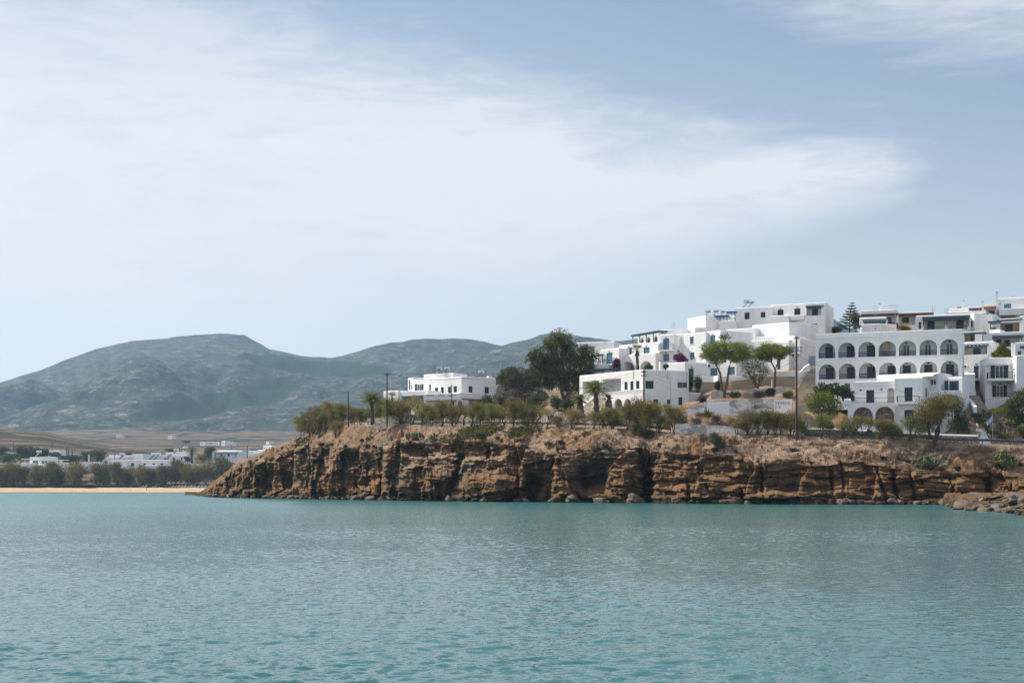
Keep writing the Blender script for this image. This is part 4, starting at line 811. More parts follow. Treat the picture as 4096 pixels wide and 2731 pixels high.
for r in UP+LO:
    hh = .33*(r[3]-r[2]); railing(hroot, f, zx(r[0])+.4, zy(r[3]-hh), zx(r[1])-.4, zy(r[3])-1.2, .12, M_NAVY, 'h')
m = MB(); zc_ = f.px(3262, zy(437))[1]; m.box(f.M, (-.05, -.07, zc_-.05), (f.L+.05, -.002, zc_+.05)); zc_ = f.px(3262, zy(660))[1]; m.box(f.M, (-.05, -.05, zc_-.04), (f.L+.05, -.002, zc_+.04)); m.build('string_course', M_WHITE, hroot)
# lower restaurant floor at the right with its awning
f2 = b.box(zx(780), 220.5, zx(1400), 214.6, zy(797), 1640, 6, dref=217.5, ops=[('gl', zx(1318), zy(850), zx(1376), zy(912), M_TRIM)])
a, c1, c, d = f2.rect(zx(1040), zy(800), zx(1388), zy(838), -.0); m = MB(); qq = lambda u, v, z: f2.M @ Vector((u, v, z))
m.poly([qq(a, -.03, d), qq(c1, -.03, d), qq(c1, -1.5, c+.25), qq(a, -1.5, c+.25)]); m.poly([qq(a, -1.5, c+.25), qq(c1, -1.5, c+.25), qq(c1, -1.52, c), qq(a, -1.52, c)]); m.poly([qq(a, -.03, d-.05), qq(a, -1.5, c+.2), qq(c1, -1.5, c+.2), qq(c1, -.03, d-.05)]); m.build('awning', M_AWN, hroot)
f3 = b.box(zx(1412), 217.0, zx(1640), 214.9, zy(835), 1640, 3, dref=216, ops=[('gl', zx(1427), zy(867), zx(1500), zy(963), M_TEAL), ('gl', zx(1512), zy(867), zx(1607), zy(963), M_TEAL)])
railing(hroot, f3, zx(1320), zy(912), zx(1522), zy(967), -1.2, M_TEAL, 'v'); b.done()
# ---- the house in front of it
b = Bld('white house with two stone backed arches and navy railings, below the long arcaded building', 'house', 3560, 1690, 212)
f = b.box(zx(555), 215.5, zx(958), 213.6, zy(875), 1750, 6, dref=215, ops=[('dr', zx(670), zy(960), zx(750), zy(1090), M_NAVY), ('arch', zx(882), zy(937), zx(955), zy(1088), M_CREAM, 1.2)]); wall_lamp(b.root, f, zx(614), zy(962)); wall_lamp(b.root, f, zx(822), zy(955))
f = b.box(zx(957), 212.8, zx(1238), 211.3, zy(838), 1770, 6, dref=212, ops=[('dr', zx(1057), zy(933), zx(1138), zy(1075), M_NAVY), ('dr', zx(1056), zy(1160), zx(1150), zy(1255), M_NAVY)])
slab(b.root, f, zx(978), zy(1075), zx(1203), zy(1100), -1.1, 0, M_TRIM); railing(b.root, f, zx(978), zy(1020), zx(1203), zy(1076), -1.1, M_NAVY, 'v', 1.05)
f = b.box(zx(1238), 211.3, zx(1312), 215.5, zy(838), 1770, 4, dref=211.5, ops=[('sh', zx(1268), zy(937), zx(1288), zy(1030), M_NAVY)]); f = b.box(zx(1300), 214.5, zx(1560), 213.5, zy(968), 1770, 3)
f = b.box(zx(485), 213.2, zx(960), 211.8, zy(1090), 1760, 1.8, dref=212.5, ops=[('arch', zx(538), zy(1130), zx(738), zy(1292), M_STONEB, 1.5), ('arch', zx(762), zy(1125), zx(960)-1, zy(1290), M_STONEB, 1.5)], c=.08)
railing(b.root, f, zx(517), zy(1035), zx(957), zy(1090), .05, M_NAVY, 'v'); f = b.box(zx(443), 213.3, zx(516), 213, zy(1052), zy(1112), 1.6); b.done()
# ---- right hand house
b = Bld('tall white house with navy french windows and two balconies at the right edge', 'house', 4000, 1655, 222)
f = b.box(3941, 221.1, 4080, 220.3, 1431.5, 1690, 5.2, dref=221.1, z1=None, ops=[('gl', 3981, 1462, 4014, 1512.6, M_TRIM), ('rec', 3967, 1524, 4049, 1587, M_WHITE, 1.3)], sops=[('sh', 3925.5, 1467, 3930.5, 1498.5, M_TRIM), ('sh', 3932, 1544, 3937, 1575.6, M_TRIM)])
for x0, x1 in ((3963, 3980.3), (4014.7, 4033)): plain_box(b.root, f, x0, 1460, x1, 1512.6, -.08, -.012, M_NAVY, 'shutter')
a, c1, c, d = f.rect(3984, 1541, 4013, 1587, 1.3); fb = Frame.__new__(Frame); fb.A = f.A+f.v*1.3; fb.u = f.u; fb.v = f.v; fb.L = f.L; fb.M = Matrix(((f.u.x, f.v.x, 0, fb.A.x), (f.u.y, f.v.y, 0, fb.A.y), (0, 0, 1, 0), (0, 0, 0, 1)))
glazing(b.root, fb, a, c1, c, d, -.05, M_TRIM, 2, M_NAVY)
slab(b.root, f, 3953, 1512.6, 4062, 1522, -1.5, 0, M_TRIM); railing(b.root, f, 3953, 1487.4, 4062, 1512.6, -1.5, M_NAVY, 'v', 1.4); railing(b.root, f, 3984, 1570.6, 4050, 1587, .05, M_NAVY, 'v')
pergola(b.root, f, 3932, 4062, 1452, 1458, -1.4, -.02, M_TRIM, (), None, .9); wall_lamp(b.root, fb, 4000, 1535)
f = b.box(4066, 217.5, 4150, 217.05, 1421.5, 1690, 6, dref=217.5); chimney(b.root, f, 4048, 1366, 4058, 1424, 4, None, True); b.done()
b = Bld('white house with a teal awning and small window above the right edge balconies', 'house', 4080, 1430, 226)
f = b.box(4060, 226, 4150, 225, 1371, 1440, 6, ops=[('sh', 4071, 1404, 4084, 1421, M_TEAL)]); pergola(b.root, f, 4082, 4150, 1383, 1390, -1.2, 0, M_TEAL); b.done()
# ---- houses stepping up behind the arcaded building
b = Bld('long white house with brown timber verandas on the skyline', 'house', 3560, 1330, 282)
f = b.box(3445, 281, 3592, 279, 1240, 1345, 8, dref=280, ops=[('rec', 3452, 1263, 3586, 1300, M_CREAM, 1.5)], c=.2); plain_box(b.root, f, 3547, 1269, 3565, 1289, 1.35, 1.49, M_TEAL, 'shutter'); plain_box(b.root, f, 3444, 1254.5, 3592, 1263, -.35, -.02, M_BROWN, 'veranda_beam')
chimney(b.root, f, 3515, 1214, 3523, 1242, 2); f = b.box(3592, 280, 3735, 278, 1250, 1345, 7, dref=279, ops=[('rec', 3597, 1262, 3662, 1300, M_CREAM, 1.5)], c=.1); plain_box(b.root, f, 3610, 1269.5, 3636, 1291, 1.35, 1.49, M_NAVY, 'shutter'); plain_box(b.root, f, 3592, 1252.5, 3735, 1262.5, -.45, -.02, M_BROWN, 'veranda_beam')
plain_box(b.root, f, 3584, 1258, 3594, 1330, -.5, 0, M_WHITE, 'pier'); b.done()
b = Bld('small white house with a teal pergola directly above the arcaded building', 'house', 3500, 1330, 262)
f = b.box(3445, 262, 3517, 261, 1296.5, 1345, 6, ops=[('gl', 3499, 1312, 3503, 1317, M_BLACK)]); f2 = b.box(3517, 261.2, 3586, 262.5, 1294, 1345, 6); f = b.box(3437, 266, 3546, 264.5, 1271, 1300, 6, ops=[('rec', 3455, 1286, 3541, 1298, M_CREAM, 1.5)], c=.25); pergola(b.root, f, 3452, 3545, 1278, 1287, -1.0, 0, M_TEAL, (3457, 3541), 1297); b.done()
b = Bld('white house with a long grey teal pergola on three posts over two doors', 'house', 3760, 1330, 258)
f = b.box(3664, 259, 3882, 256, 1260.5, 1345, 7, dref=258, ops=[('dr', 3674, 1288, 3686, 1314, M_TEAL), ('rec', 3691, 1268, 3874, 1318, M_CREAM, 1.7)], c=.2)
for x0, x1, y0 in ((3710, 3738, 1284.5), (3825, 3853.5, 1281)): plain_box(b.root, f, x0, y0, x1, 1315, 1.55, 1.69, M_NAVY, 'door')
pergola(b.root, f, 3690, 3877, 1266, 1277.5, -1.2, .5, M_TEAL, (3693, 3779, 3788, 3874), 1305); plain_box(b.root, f, 3691, 1305, 3874, 1308, -.02, .06, M_TEAL, 'handrail')
for x0, x1 in ((3688, 3696), (3777, 3791), (3871, 3880)): plain_box(b.root, f, x0, 1300, x1, 1320, -.25, -.02, M_WHITE, 'pier')
b.done()
b = Bld('white house with a pale blue window behind the end of the long teal pergola', 'house', 3915, 1330, 266)
f = b.box(3877, 262, 3898, 261, 1255, 1345, 5, ops=[('dr', 3878, 1283, 3891, 1308, M_NAVY)]); f = b.box(3896, 267, 3945, 265.5, 1254, 1400, 6, ops=[('sh', 3898, 1268, 3914.5, 1288), ('gl', 3900, 1321, 3932, 1330, M_TEAL)]); pergola(b.root, f, 3897, 3946, 1254.5, 1261, -.8, .3, M_TEAL)
f = b.box(3788, 275, 3942, 273, 1249.5, 1300, 6, c=.15); f = b.box(3798, 279, 3878, 278, 1235.5, 1300, 6); chimney(b.root, f, 3852, 1202.5, 3858.5, 1242, 1.5); plain_box(b.root, f, 3829, 1227, 3844.5, 1236, 1.2, 3, M_RED, 'roof_hut')
f = b.box(3873, 277, 3932, 276, 1229, 1260, 5, c=.1); pergola(b.root, f, 3876, 3926, 1233, 1240, -1.2, -.1, M_BROWN, (), None, .8); chimney(b.root, f, 3926.5, 1203.5, 3934.5, 1243, -.9); b.done()
b = Bld('small white house with a red timber roof edge between two chimneys', 'house', 3960, 1262, 282)
f = b.box(3936, 282, 3984, 281, 1219, 1280, 6, c=.1, ops=[('rec', 3945, 1234, 3982, 1263, M_CREAM, 1.0)]); plain_box(b.root, f, 3935, 1226, 3982, 1233, -.9, -.02, M_RED, 'roof_edge'); plain_box(b.root, f, 3956, 1243, 3978, 1262, .85, .99, M_NAVY, 'shutter'); f = b.box(3944, 278, 3985, 277, 1263, 1300, 4); b.done()
b = Bld('uppermost white house with a blue window and a tall thin chimney, right edge', 'house', 4050, 1280, 284)
f = b.box(3991, 284, 4180, 281, 1191, 1340, 8, dref=283, ops=[('sh', 4016, 1215, 4044.5, 1236)], c=.2); chimney(b.root, f, 3982.5, 1166.5, 3991.5, 1285, -.6, M_CREAM); f = b.box(3996, 281.5, 4180, 279, 1235.5, 1340, 2.5, c=.1); pergola(b.root, f, 3999, 4180, 1260, 1265, -1.1, -.05, M_BROWN, (), None, .9); wall_lamp(b.root, f, 4000, 1216); b.done()
b = Bld('white two storey house with dark teal awnings over each floor, right edge', 'house', 4030, 1385, 258)
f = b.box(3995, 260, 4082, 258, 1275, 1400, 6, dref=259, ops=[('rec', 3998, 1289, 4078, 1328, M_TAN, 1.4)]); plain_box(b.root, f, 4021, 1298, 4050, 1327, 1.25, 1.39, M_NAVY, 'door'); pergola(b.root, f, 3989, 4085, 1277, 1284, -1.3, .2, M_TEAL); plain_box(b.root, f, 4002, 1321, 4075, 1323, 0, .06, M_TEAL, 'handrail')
f = b.box(4078, 257.5, 4160, 256, 1265, 1400, 5); f = b.box(3958, 257.6, 4000, 256.5, 1321, 1345, 3, c=.1); pergola(b.root, f, 3952, 3990, 1285, 1292, .4, 2.4, M_TEAL, (3962,), 1320); plain_box(b.root, f, 3965, 1309, 3983, 1321, 2.0, 2.1, M_TEAL, 'low_door')
f = b.box(3955, 255.5, 4085, 253.5, 1328, 1400, 4, dref=254.5, c=.1, ops=[('rec', 3974, 1353, 4078, 1386, M_CREAM, 1.3)]); pergola(b.root, f, 3960, 4094, 1341.5, 1350, -1.4, .0, M_TEAL, (3963, 4087), 1364)
for x0, x1 in ((3985, 4006), (4017, 4039)): plain_box(b.root, f, x0, 1359.5, x1, 1385.5, 1.15, 1.29, M_NAVY, 'shutter')
b.done()
b = Bld('white annexe with two teal pergolas joined to the right end of the arcaded building', 'house', 3900, 1500, 234)
f = b.box(3849, 240, 3935, 238, 1329, 1400, 5, c=.1, ops=[('rec', 3852, 1338, 3900, 1366, M_TAN, 1.2), ('dr', 3883-.5, 1342, 3894, 1365, M_NAVY)][:1]); pergola(b.root, f, 3849, 3936, 1329.5, 1337, -1.3, .2, M_TEAL, (3931,), 1366); plain_box(b.root, f, 3883, 1342, 3893, 1366, 1.05, 1.19, M_NAVY, 'door')
f = b.box(3851, 233, 3974, 230.5, 1366.5, 1520, 5, dref=231.5, ops=[('rec', 3854, 1388, 3948, 1419, M_CREAM, 1.5)]); pergola(b.root, f, 3853, 3949, 1378.5, 1388, -1.0, .3, M_TEAL, (3946,), 1420); plain_box(b.root, f, 3892.5, 1394, 3922.5, 1420, 1.35, 1.49, M_TEAL, 'door')
f = b.box(3851, 230.5, 3950, 228.5, 1420, 1520, 2.5, dref=229.5, c=.08, ops=[('dr', 3895, 1463, 3915, 1512, M_TEAL)]); aircon(b.root, f, 3857, 1460, 3871, 1473); wall_lamp(b.root, f, 3905, 1457); b.done()

# ================================================================ walls, gates, steps and guardrails
def wallseg(name, label, cat, pts, thick, mat, cap=None, capmat=None, group=None, deep=.8):
    """garden or retaining wall along pts: (x, ytop, ybot, d)"""
    r = thing(name, P(pts[0][0], pts[0][2], pts[0][3]), label, cat, group); m = MB()
    for (xa, ta, ba, da), (xb, tb, bb, db) in zip(pts, pts[1:]):
        A0, B0 = P(xa, ba, da), P(xb, bb, db); A1, B1 = P(xa, ta, da), P(xb, tb, db); A0.z -= deep; B0.z -= deep; nrm = Vector((-(B0-A0).y, (B0-A0).x, 0)).normalized()*thick
        m.poly([A0, B0, B1, A1]); m.poly([A1, B1, B1+nrm, A1+nrm]); m.poly([B0+nrm, A0+nrm, A1+nrm, B1+nrm]); m.poly([A0+nrm, A0, A1, A1+nrm]); m.poly([B0, B0+nrm, B1+nrm, B1])
    m.build('wall', mat, r)
    if cap:
        m = MB()
        for (xa, ta, ba, da), (xb, tb, bb, db) in zip(pts, pts[1:]):
            A1, B1 = P(xa, ta, da), P(xb, tb, db); n_ = Vector((-(B1-A1).y, (B1-A1).x, 0)).normalized(); up = Vector((0, 0, cap))
            o = [A1-n_*.08, B1-n_*.08, B1+n_*(thick+.08), A1+n_*(thick+.08)]; lo = [k+Vector((0, 0, -.05)) for k in o]; hi = [A1+n_*.02+up, B1+n_*.02+up, B1+n_*(thick-.02)+up, A1+n_*(thick-.02)+up]
            for s0, s1 in ((lo, o), (o, hi)):
                for k in range(4): m.poly([s0[k], s0[(k+1) % 4], s1[(k+1) % 4], s1[k]])
            m.poly(hi); m.poly(lo[::-1])
        m.build('coping', capmat or M_WHITE, r)
    return r
def stairs(label, a, b_, n, mat, rise_mat=None, name='steps'):
    """flight from a = (x left, x right, y, d) up to b_"""
    r = thing(name, P((a[0]+a[1])/2, a[2], a[3]), label, 'steps'); m = MB(); L0, R0, L1, R1 = P(a[0], a[2], a[3]), P(a[1], a[2], a[3]), P(b_[0], b_[2], b_[3]), P(b_[1], b_[2], b_[3])
    for k in range(n):
        t0, t1 = k/n, (k+1)/n; l0, r0, l1, r1 = L0.lerp(L1, t0), R0.lerp(R1, t0), L0.lerp(L1, t1), R0.lerp(R1, t1); zt = l1.z+.02; z0 = l0.z
        f = lambda p, z: Vector((p.x, p.y, z))
        m.poly([f(l0, z0-.3), f(r0, z0-.3), f(r0, zt), f(l0, zt)]); m.poly([f(l0, zt), f(r0, zt), f(r1, zt), f(l1, zt)]); m.poly([f(l0, z0-1), f(l0, zt), f(l1, zt), f(l1, z0-1)]); m.poly([f(r0, z0-1), f(r1, z0-1), f(r1, zt), f(r0, zt)])
    m.build('flight', mat, r); return r
for w_ in wallseg_later: wallseg(*w_)
wallseg('stone_wall', 'pale dry stone wall behind the guardrail below the navy shuttered house', 'wall', [(1470, 1672, 1698, 276), (1600, 1664, 1697, 272), (1760, 1660, 1699, 267.5), (1960, 1658, 1703, 257), (2040, 1662, 1704, 252), (2183, 1658, 1705, 247)], .5, M_STONEW)
wallseg('stone_wall', 'pale dry stone wall below the palms of the green shuttered house', 'wall', [(2250, 1655, 1708, 245), (2330, 1661, 1711, 242.5), (2460, 1663, 1713, 239), (2568, 1668, 1716, 236)], .5, M_STONEW)
# white gate house with an arch
r = thing('arched_gateway', P(2208, 1706, 246.5), 'small white gateway with a round dark arch between two stone walls', 'gateway'); fg = Frame(2184, 246.8, 2233, 245.6); m = MB(); za = ZY(1648, 246); a, c1, c, d = fg.rect(2196.5, 1660, 2221, 1707)
wall_face(m, fg, 0, fg.L, c-.6, za, [(a, c1, c, d, True, 1.2)]); sf = fg.side(True, 1.3); wall_face(m, sf, 0, 1.3, c-.6, za, []); sf = fg.side(False, 1.3); wall_face(m, sf, 0, 1.3, c-.6, za, []); m.box(fg.M, (0, 1.22, c-.6), (fg.L, 1.32, za-.01)); m.box(fg.M, (0, .002, za-.004), (fg.L, 1.32, za+.06)); m.build('wall', M_WHITE, r)
m = MB(); a, c1, c, d = fg.rect(2236, 1668, 2248, 1706, .3); m.box(fg.M, (a, .3, c-.3), (c1, .38, d)); m.build('gate', M_GREEN, r)
r = thing('arched_gate', P(1840, 1630, 277), 'little stone arch with a teal picket gate in front of the navy shuttered house', 'gate'); fg = Frame(1826, 277.2, 1854, 277); m = MB(); n = 12; cu = fg.L/2; zb = ZY(1632, 277); zs = ZY(1608, 277)
for k in range(n):
    p = [(cu-rr_*math.cos(math.pi*j/n), zs+rr_*math.sin(math.pi*j/n)) for j in (k, k+1) for rr_ in (cu, cu-.25)]
    q = lambda e, v: fg.M @ Vector((e[0], v, e[1])); m.poly([q(p[0], 0), q(p[1], 0), q(p[3], 0), q(p[2], 0)]); m.poly([q(p[0], 0), q(p[2], 0), q(p[2], .3), q(p[0], .3)]); m.poly([q(p[1], 0), q(p[1], .3), q(p[3], .3), q(p[3], 0)])
m.box(fg.M, (0, 0, zb-.8), (.25, .3, zs)); m.box(fg.M, (fg.L-.25, 0, zb-.8), (fg.L, .3, zs)); m.build('arch', M_CREAM, r); m = MB()
for k in range(7): u = .3+(fg.L-.6)*k/6; m.box(fg.M, (u-.05, .1, zb-.4), (u+.05, .14, zs+.1))
m.box(fg.M, (.26, .14, zs-.3), (fg.L-.26, .18, zs-.2)); m.box(fg.M, (.26, .14, zb+.1), (fg.L-.26, .18, zb+.2)); m.build('gate', M_TEAL, r)
# graffiti wall (upper), broken garden wall, lower concrete wall
def mat_peel(name, plaster, under, lo, hi):
    m, nt, bs = new_mat(name); f = ramp(nt, [(lo, (0, 0, 0)), (hi, (1, 1, 1))], noi(nt, geo_pos(nt, (.5, .5, .9)), 1, 6, .62, .7)); g = noi(nt, geo_pos(nt), 3, 5, .7)
    c = mixc(nt, plaster, under, f); c = mixc(nt, c, tuple(k*.72 for k in under), ramp(nt, [(.5, (0, 0, 0)), (.75, (.8, .8, .8))], g)); nt.links.new(c, bs.inputs['Base Color']); bs.inputs['Roughness'].default_value = .9; bump(nt, bs, f, .5, .03); return m
M_PEEL = mat_peel('peeling_whitewash', (.66, .63, .58), (.34, .31, .27), .46, .53); M_PEEL2 = mat_peel('flaking_white_render', (.70, .69, .66), (.34, .2, .12), .66, .69)
def write(wall, fr, text, x, y, px_h, v, mat, rot=0.0):
    """lettering painted on a wall: x, y the left end of its base line"""
    u, z = fr.px(x, y, v); cv = bpy.data.curves.new('lettering', 'FONT'); cv.body = text; cv.size = px_h*fr.A.y/F*1.35; cv.extrude = .004; cv.materials.append(mat); cv.space_line = .85
    o = bpy.data.objects.new('lettering_outline', cv); link(o); bpy.context.view_layer.update(); me = bpy.data.meshes.new_from_object(o.evaluated_get(bpy.context.evaluated_depsgraph_get())); bpy.data.objects.remove(o)
    o = bpy.data.objects.new('lettering', me); link(o, wall); M3 = Matrix(((fr.u.x, 0, -fr.v.x), (fr.u.y, 0, -fr.v.y), (0, 1, 0))) @ Matrix.Rotation(rot, 3, 'Z'); o.rotation_euler = M3.to_euler(); o.location = fr.M @ Vector((u, v-.012, z))-wloc(wall)
wallseg('garden_wall', 'broken white garden wall with red brick showing along its top', 'wall', [(2600, 1645, 1668, 236.5), (2660, 1641, 1668, 235.6), (2715, 1636, 1664, 234.8), (2748, 1634, 1664, 234.2), (2770, 1620, 1664, 233.8), (2790, 1612, 1664, 233.5), (2816, 1611, 1662, 233)], .35, M_PEEL2, .1, M_RED)
wU = wallseg('retaining_wall', 'long flaking upper wall with black writing above the dry plot', 'wall', [(2816, 1606, 1664, 232.8), (2921, 1601, 1665, 231.5), (3040, 1594, 1666, 230.5), (3094, 1592, 1668, 230), (3096, 1595, 1668, 230), (3170, 1594, 1668, 229.2)], .5, M_PEEL)
fw = Frame(2748, 234.2, 2816, 233); bw = [o for o in bpy.data.objects if o.name.startswith('garden_wall')][0]
write(bw, fw, 'Αντη', 2760, 1634, 6, -.01, M_BLACK, .1); write(bw, fw, 'Αυτόν που εί\nστον χαλάς\nΑντη', 2779, 1627, 5.5, -.01, M_BLACK, .1)
fw = Frame(2921, 231.5, 3094, 230); write(wU, fw, 'Καλημέρα\nπροστασία', 3016, 1624, 8, -.01, M_BLACK, .05)
fw2 = Frame(3096, 230, 3170, 229.2); m = MB(); a, c1, c, d = fw2.rect(3096, 1597, 3168, 1660, -.015); m.box(fw2.M, (a, -.015, c), (c1, -.003, d)); m.build('white_panel', M_TRIM, wU); write(wU, fw2, 'ΣΕΘΕΛΩ', 3100, 1617, 11, -.02, M_BLACK, 0); write(wU, fw2, 'Ο Ρ', 3100, 1634, 10, -.02, M_BLACK, 0)
fw3 = Frame(2816, 232.8, 2921, 231.5); m = MB(); a, c1, c, d = fw3.rect(2851, 1611, 2915, 1658, -.02)
for k in range(17): u = a+(c1-a)*k/16; m.box(fw3.M, (u-.03, -.05, c), (u+.03, -.012, d))
for k in range(12): z = c+(d-c)*k/11; m.box(fw3.M, (a, -.045, z-.03), (c1, -.014, z+.03))
m.box(fw3.M, (a-.9, -.011, c-.2), (c1+.1, -.003, d+.15)); m.build('white_lattice', M_TRIM, wU)
wL = wallseg('retaining_wall', 'low flaking concrete wall with writing at the road, below the dry plot', 'wall', [(2701, 1694, 1735, 219.5), (2800, 1698, 1737, 218.3), (2925, 1703.5, 1739, 217), (3040, 1708, 1738, 216), (3150, 1712, 1738, 215)], .4, M_PEEL)
fw = Frame(2701, 219.5, 2925, 217); write(wL, fw, 'Σ πλαίσιο\nαστοί που\nσε βλέπουν\nεσυ κερα', 2725, 1710.5, 6.2, -.01, M_BLACK, -.02); fw = Frame(2925, 217, 3150, 215); write(wL, fw, 'PRIVATE', 2907, 1725, 14, -.01, M_TRIM, -.02)
wallseg('retaining_wall', 'tan plastered retaining wall under the pale blue apartments', 'wall', [(2790, 1528, 1573, 251.5), (2920, 1527, 1565, 250.3), (2921, 1525, 1560, 250), (3060, 1507, 1548, 251), (3180, 1505, 1545, 250)], .5, M_TAN)
wallseg('garden_wall', 'low grey wall across the terrace under the two pines', 'wall', [(2920, 1560, 1572, 243), (3060, 1552, 1562, 242.5), (3170, 1547, 1560, 242)], .35, M_GREY)
wallseg('garden_wall', 'broken grey block of wall at the foot of the left pine', 'wall', [(2845, 1567, 1588, 240.5), (2862, 1564, 1588, 240.4), (2890, 1565, 1588, 240)], .6, M_GREY)
wallseg('garden_wall', 'stone ramp wall between the navy shuttered house and the eucalyptus', 'wall', [(1960, 1586, 1604, 282), (2008, 1573, 1602, 280), (2010, 1590, 1606, 279)], .5, M_STONEB)
wallseg('garden_wall', 'rough dry stone terrace wall under the eucalyptus', 'wall', [(2110, 1626, 1640, 268), (2180, 1606, 1622, 267), (2280, 1600, 1622, 264), (2330, 1618, 1632, 260)], .5, M_STONEB)
wallseg('garden_wall', 'stone garden wall with a rounded white coping along the road', 'wall', [(3217, 1716, 1747, 210), (3340, 1718, 1750, 209), (3470, 1724, 1753, 208.3), (3600, 1731, 1757, 208), (3790, 1741, 1774, 207.2), (3912, 1744, 1778, 206.6)], .5, M_STONEB, .2, M_TRIM)
wallseg('garden_wall', 'short stone gate pier at the left end of the white coped wall', 'wall', [(3217, 1690, 1747, 211), (3228, 1688, 1747, 210.6)], .6, M_STONEW)
for i, (xa, xb, y0, y1, d, lab) in enumerate(((3888, 3962, 1669, 1692, 212.4, 'topmost stone terrace wall right of the flagpole steps'), (3910, 3984, 1691, 1713, 211, 'second stone terrace wall from the top behind the flag'), (3934, 4018, 1714, 1735, 209.6, 'third stone terrace wall down, behind the flagpole'), (3959, 4052, 1732, 1760, 208.2, 'lowest stone terrace wall beside the flagpole'))):
    wallseg('terrace_wall', lab, 'wall', [(xa, y0, y1, d), (xb, y0+1.5, y1+1.5, d-.5)], 1.0, M_STONEB)
    wallseg('terrace_wall', ['pale end wall of the topmost terrace', 'pale end wall of the second terrace from the top', 'pale end wall of the third terrace', 'pale end wall of the lowest terrace'][i]+' beside the flagpole steps', 'wall', [(xa-13, y0+4, y1+8, d+1.3), (xa-.3, y0, y1+4, d-.02)], .3, M_STONEW)
wallseg('terrace_wall', 'low stone wall along the road at the right edge, under the flag', 'wall', [(3967, 1767, 1781, 206), (4096, 1772, 1789, 205), (4200, 1776, 1793, 204)], .4, M_STONEB)
wallseg('garden_wall', 'stone wall curving up beside the flagpole steps under the dark shrub', 'wall', [(3862, 1700, 1738, 212), (3880, 1716, 1740, 210), (3912, 1728, 1745, 208)], .5, M_STONEW)
stairs('long flight of stone steps climbing left of the arcaded building', (3183, 3272, 1735, 213.5), (3188, 3262, 1560, 237), 34, M_STEP)
stairs('upper flight of stone steps between the arcaded building and the stepped apartments', (3190, 3262, 1559, 237.2), (3240, 3262, 1478, 258), 26, M_STEP)
wallseg('stair_wall', 'stepped white parapet beside the upper stone steps', 'wall', [(3180, 1494, 1530, 252), (3205, 1485, 1512, 253), (3222, 1466, 1500, 254), (3240, 1456, 1480, 256)], .3, M_WHITE)
stairs('double flight of stone steps below the arcaded building, dark left half', (3840, 3896, 1655, 214.5), (3838, 3866, 1584, 222), 14, M_STEP)
stairs('sunlit flight of stone steps beside the tall right hand house', (3897, 3960, 1656, 212.5), (3868, 3914, 1583, 221), 14, M_STEP)
stairs('white painted steps rising to the blue gate beside the arcaded building', (3854, 3905, 1583, 221.5), (3858, 3896, 1517, 229), 12, M_WHITE)
stairs('lower white steps winding past the terrace walls to the road', (3921, 3964, 1776, 206.4), (3905, 3935, 1715, 210.5), 12, M_WHITE); stairs('grey steps leading from the white steps up to the double flight', (3890, 3920, 1714, 210.8), (3842, 3888, 1657, 214.2), 12, M_STEP)
stairs('rough stone steps at the right edge beside the round shrubs', (4056, 4096, 1760, 207.5), (4000, 4038, 1690, 212.5), 14, M_STONEB)
wallseg('stair_wall', 'tall white wall on the right of the white steps to the blue gate', 'wall', [(3899, 1520, 1600, 221), (3901, 1500, 1545, 226), (3898, 1488, 1520, 231)], 1.6, M_WHITE)
wallseg('stair_wall', 'stepped white divider between the two flights of steps', 'wall', [(3862, 1585, 1600, 220.5), (3874, 1598, 1612, 218.5), (3886, 1612, 1632, 216.5), (3895, 1626, 1662, 213)], .45, M_TRIM)
wallseg('stair_wall', 'curving white parapet left of the dark flight of steps', 'wall', [(3800, 1593, 1640, 216.5), (3836, 1592, 1640, 216), (3846, 1622, 1648, 214.6), (3840, 1640, 1655, 214.2)], .3, M_WHITE)
# teal gate at the head of the white steps
r = thing('picket_gate', P(3874, 1517, 229), 'pale blue arched picket gate at the head of the white steps', 'gate'); fg = Frame(3858, 229.2, 3893, 229); m = MB(); z0 = ZY(1517, 229)
for xx in (0, fg.L-.2): m.box(fg.M, (xx, 0, z0-.3), (xx+.2, .3, z0+1.0))
m.build('pier', M_WHITE, r); m = MB()
for k in range(9): u = .25+(fg.L-.5)*k/8; m.box(fg.M, (u-.045, .1, z0), (u+.045, .14, z0+.8+.18*math.sin(math.pi*k/8)))
m.box(fg.M, (.22, .14, z0+.2), (fg.L-.22, .17, z0+.28)); m.box(fg.M, (.22, .14, z0+.6), (fg.L-.22, .17, z0+.68)); m.build('gate_leaf', M_SKYB, r)
r = thing('picket_gate', P(3250, 1450, 260), 'pale blue picket gate at the top of the long stone steps', 'gate'); fg = Frame(3236, 260, 3262, 260); m = MB(); z0 = ZY(1452, 260)
for k in range(9): u = .05+(fg.L-.1)*k/8; m.box(fg.M, (u-.05, .1, z0-.5), (u+.05, .14, z0+1.3))
m.build('gate_leaf', M_SKYB, r)
def guardrail(label, x0, x1, step):
    r = thing('guardrail', P(x0, itp(x0, YE), float(DE(x0))), label, 'guardrail'); xs_ = np.arange(x0, x1+.1, step); pts = [(float(DE(x))+.35, float(ZE(x)), x) for x in xs_]
    m = MB()
    for (da, za, xa), (db, zb, xb) in zip(pts, pts[1:]):
        A, B_ = Vector(((xa-2048)/F*da, da, za)), Vector(((xb-2048)/F*db, db, zb)); prof = [(0, .36), (-.07, .42), (-.07, .5), (0, .56), (-.07, .62), (-.07, .7), (0, .76)]
        for (o0, h0), (o1, h1) in zip(prof, prof[1:]):
            k = lambda q_, o, h: q_+Vector((0, o, h)); m.poly([k(A, o0, h0), k(B_, o0, h0), k(B_, o1, h1), k(A, o1, h1)])
    m.build('rail', M_RAIL, r)
    for d, z, x in pts: m = MB(); X_ = (x-2048)/F*d; m.box(I4, (X_-.06, d+.01, z-.5), (X_+.06, d+.13, z+.78)); m.build('post', M_RAIL, r)
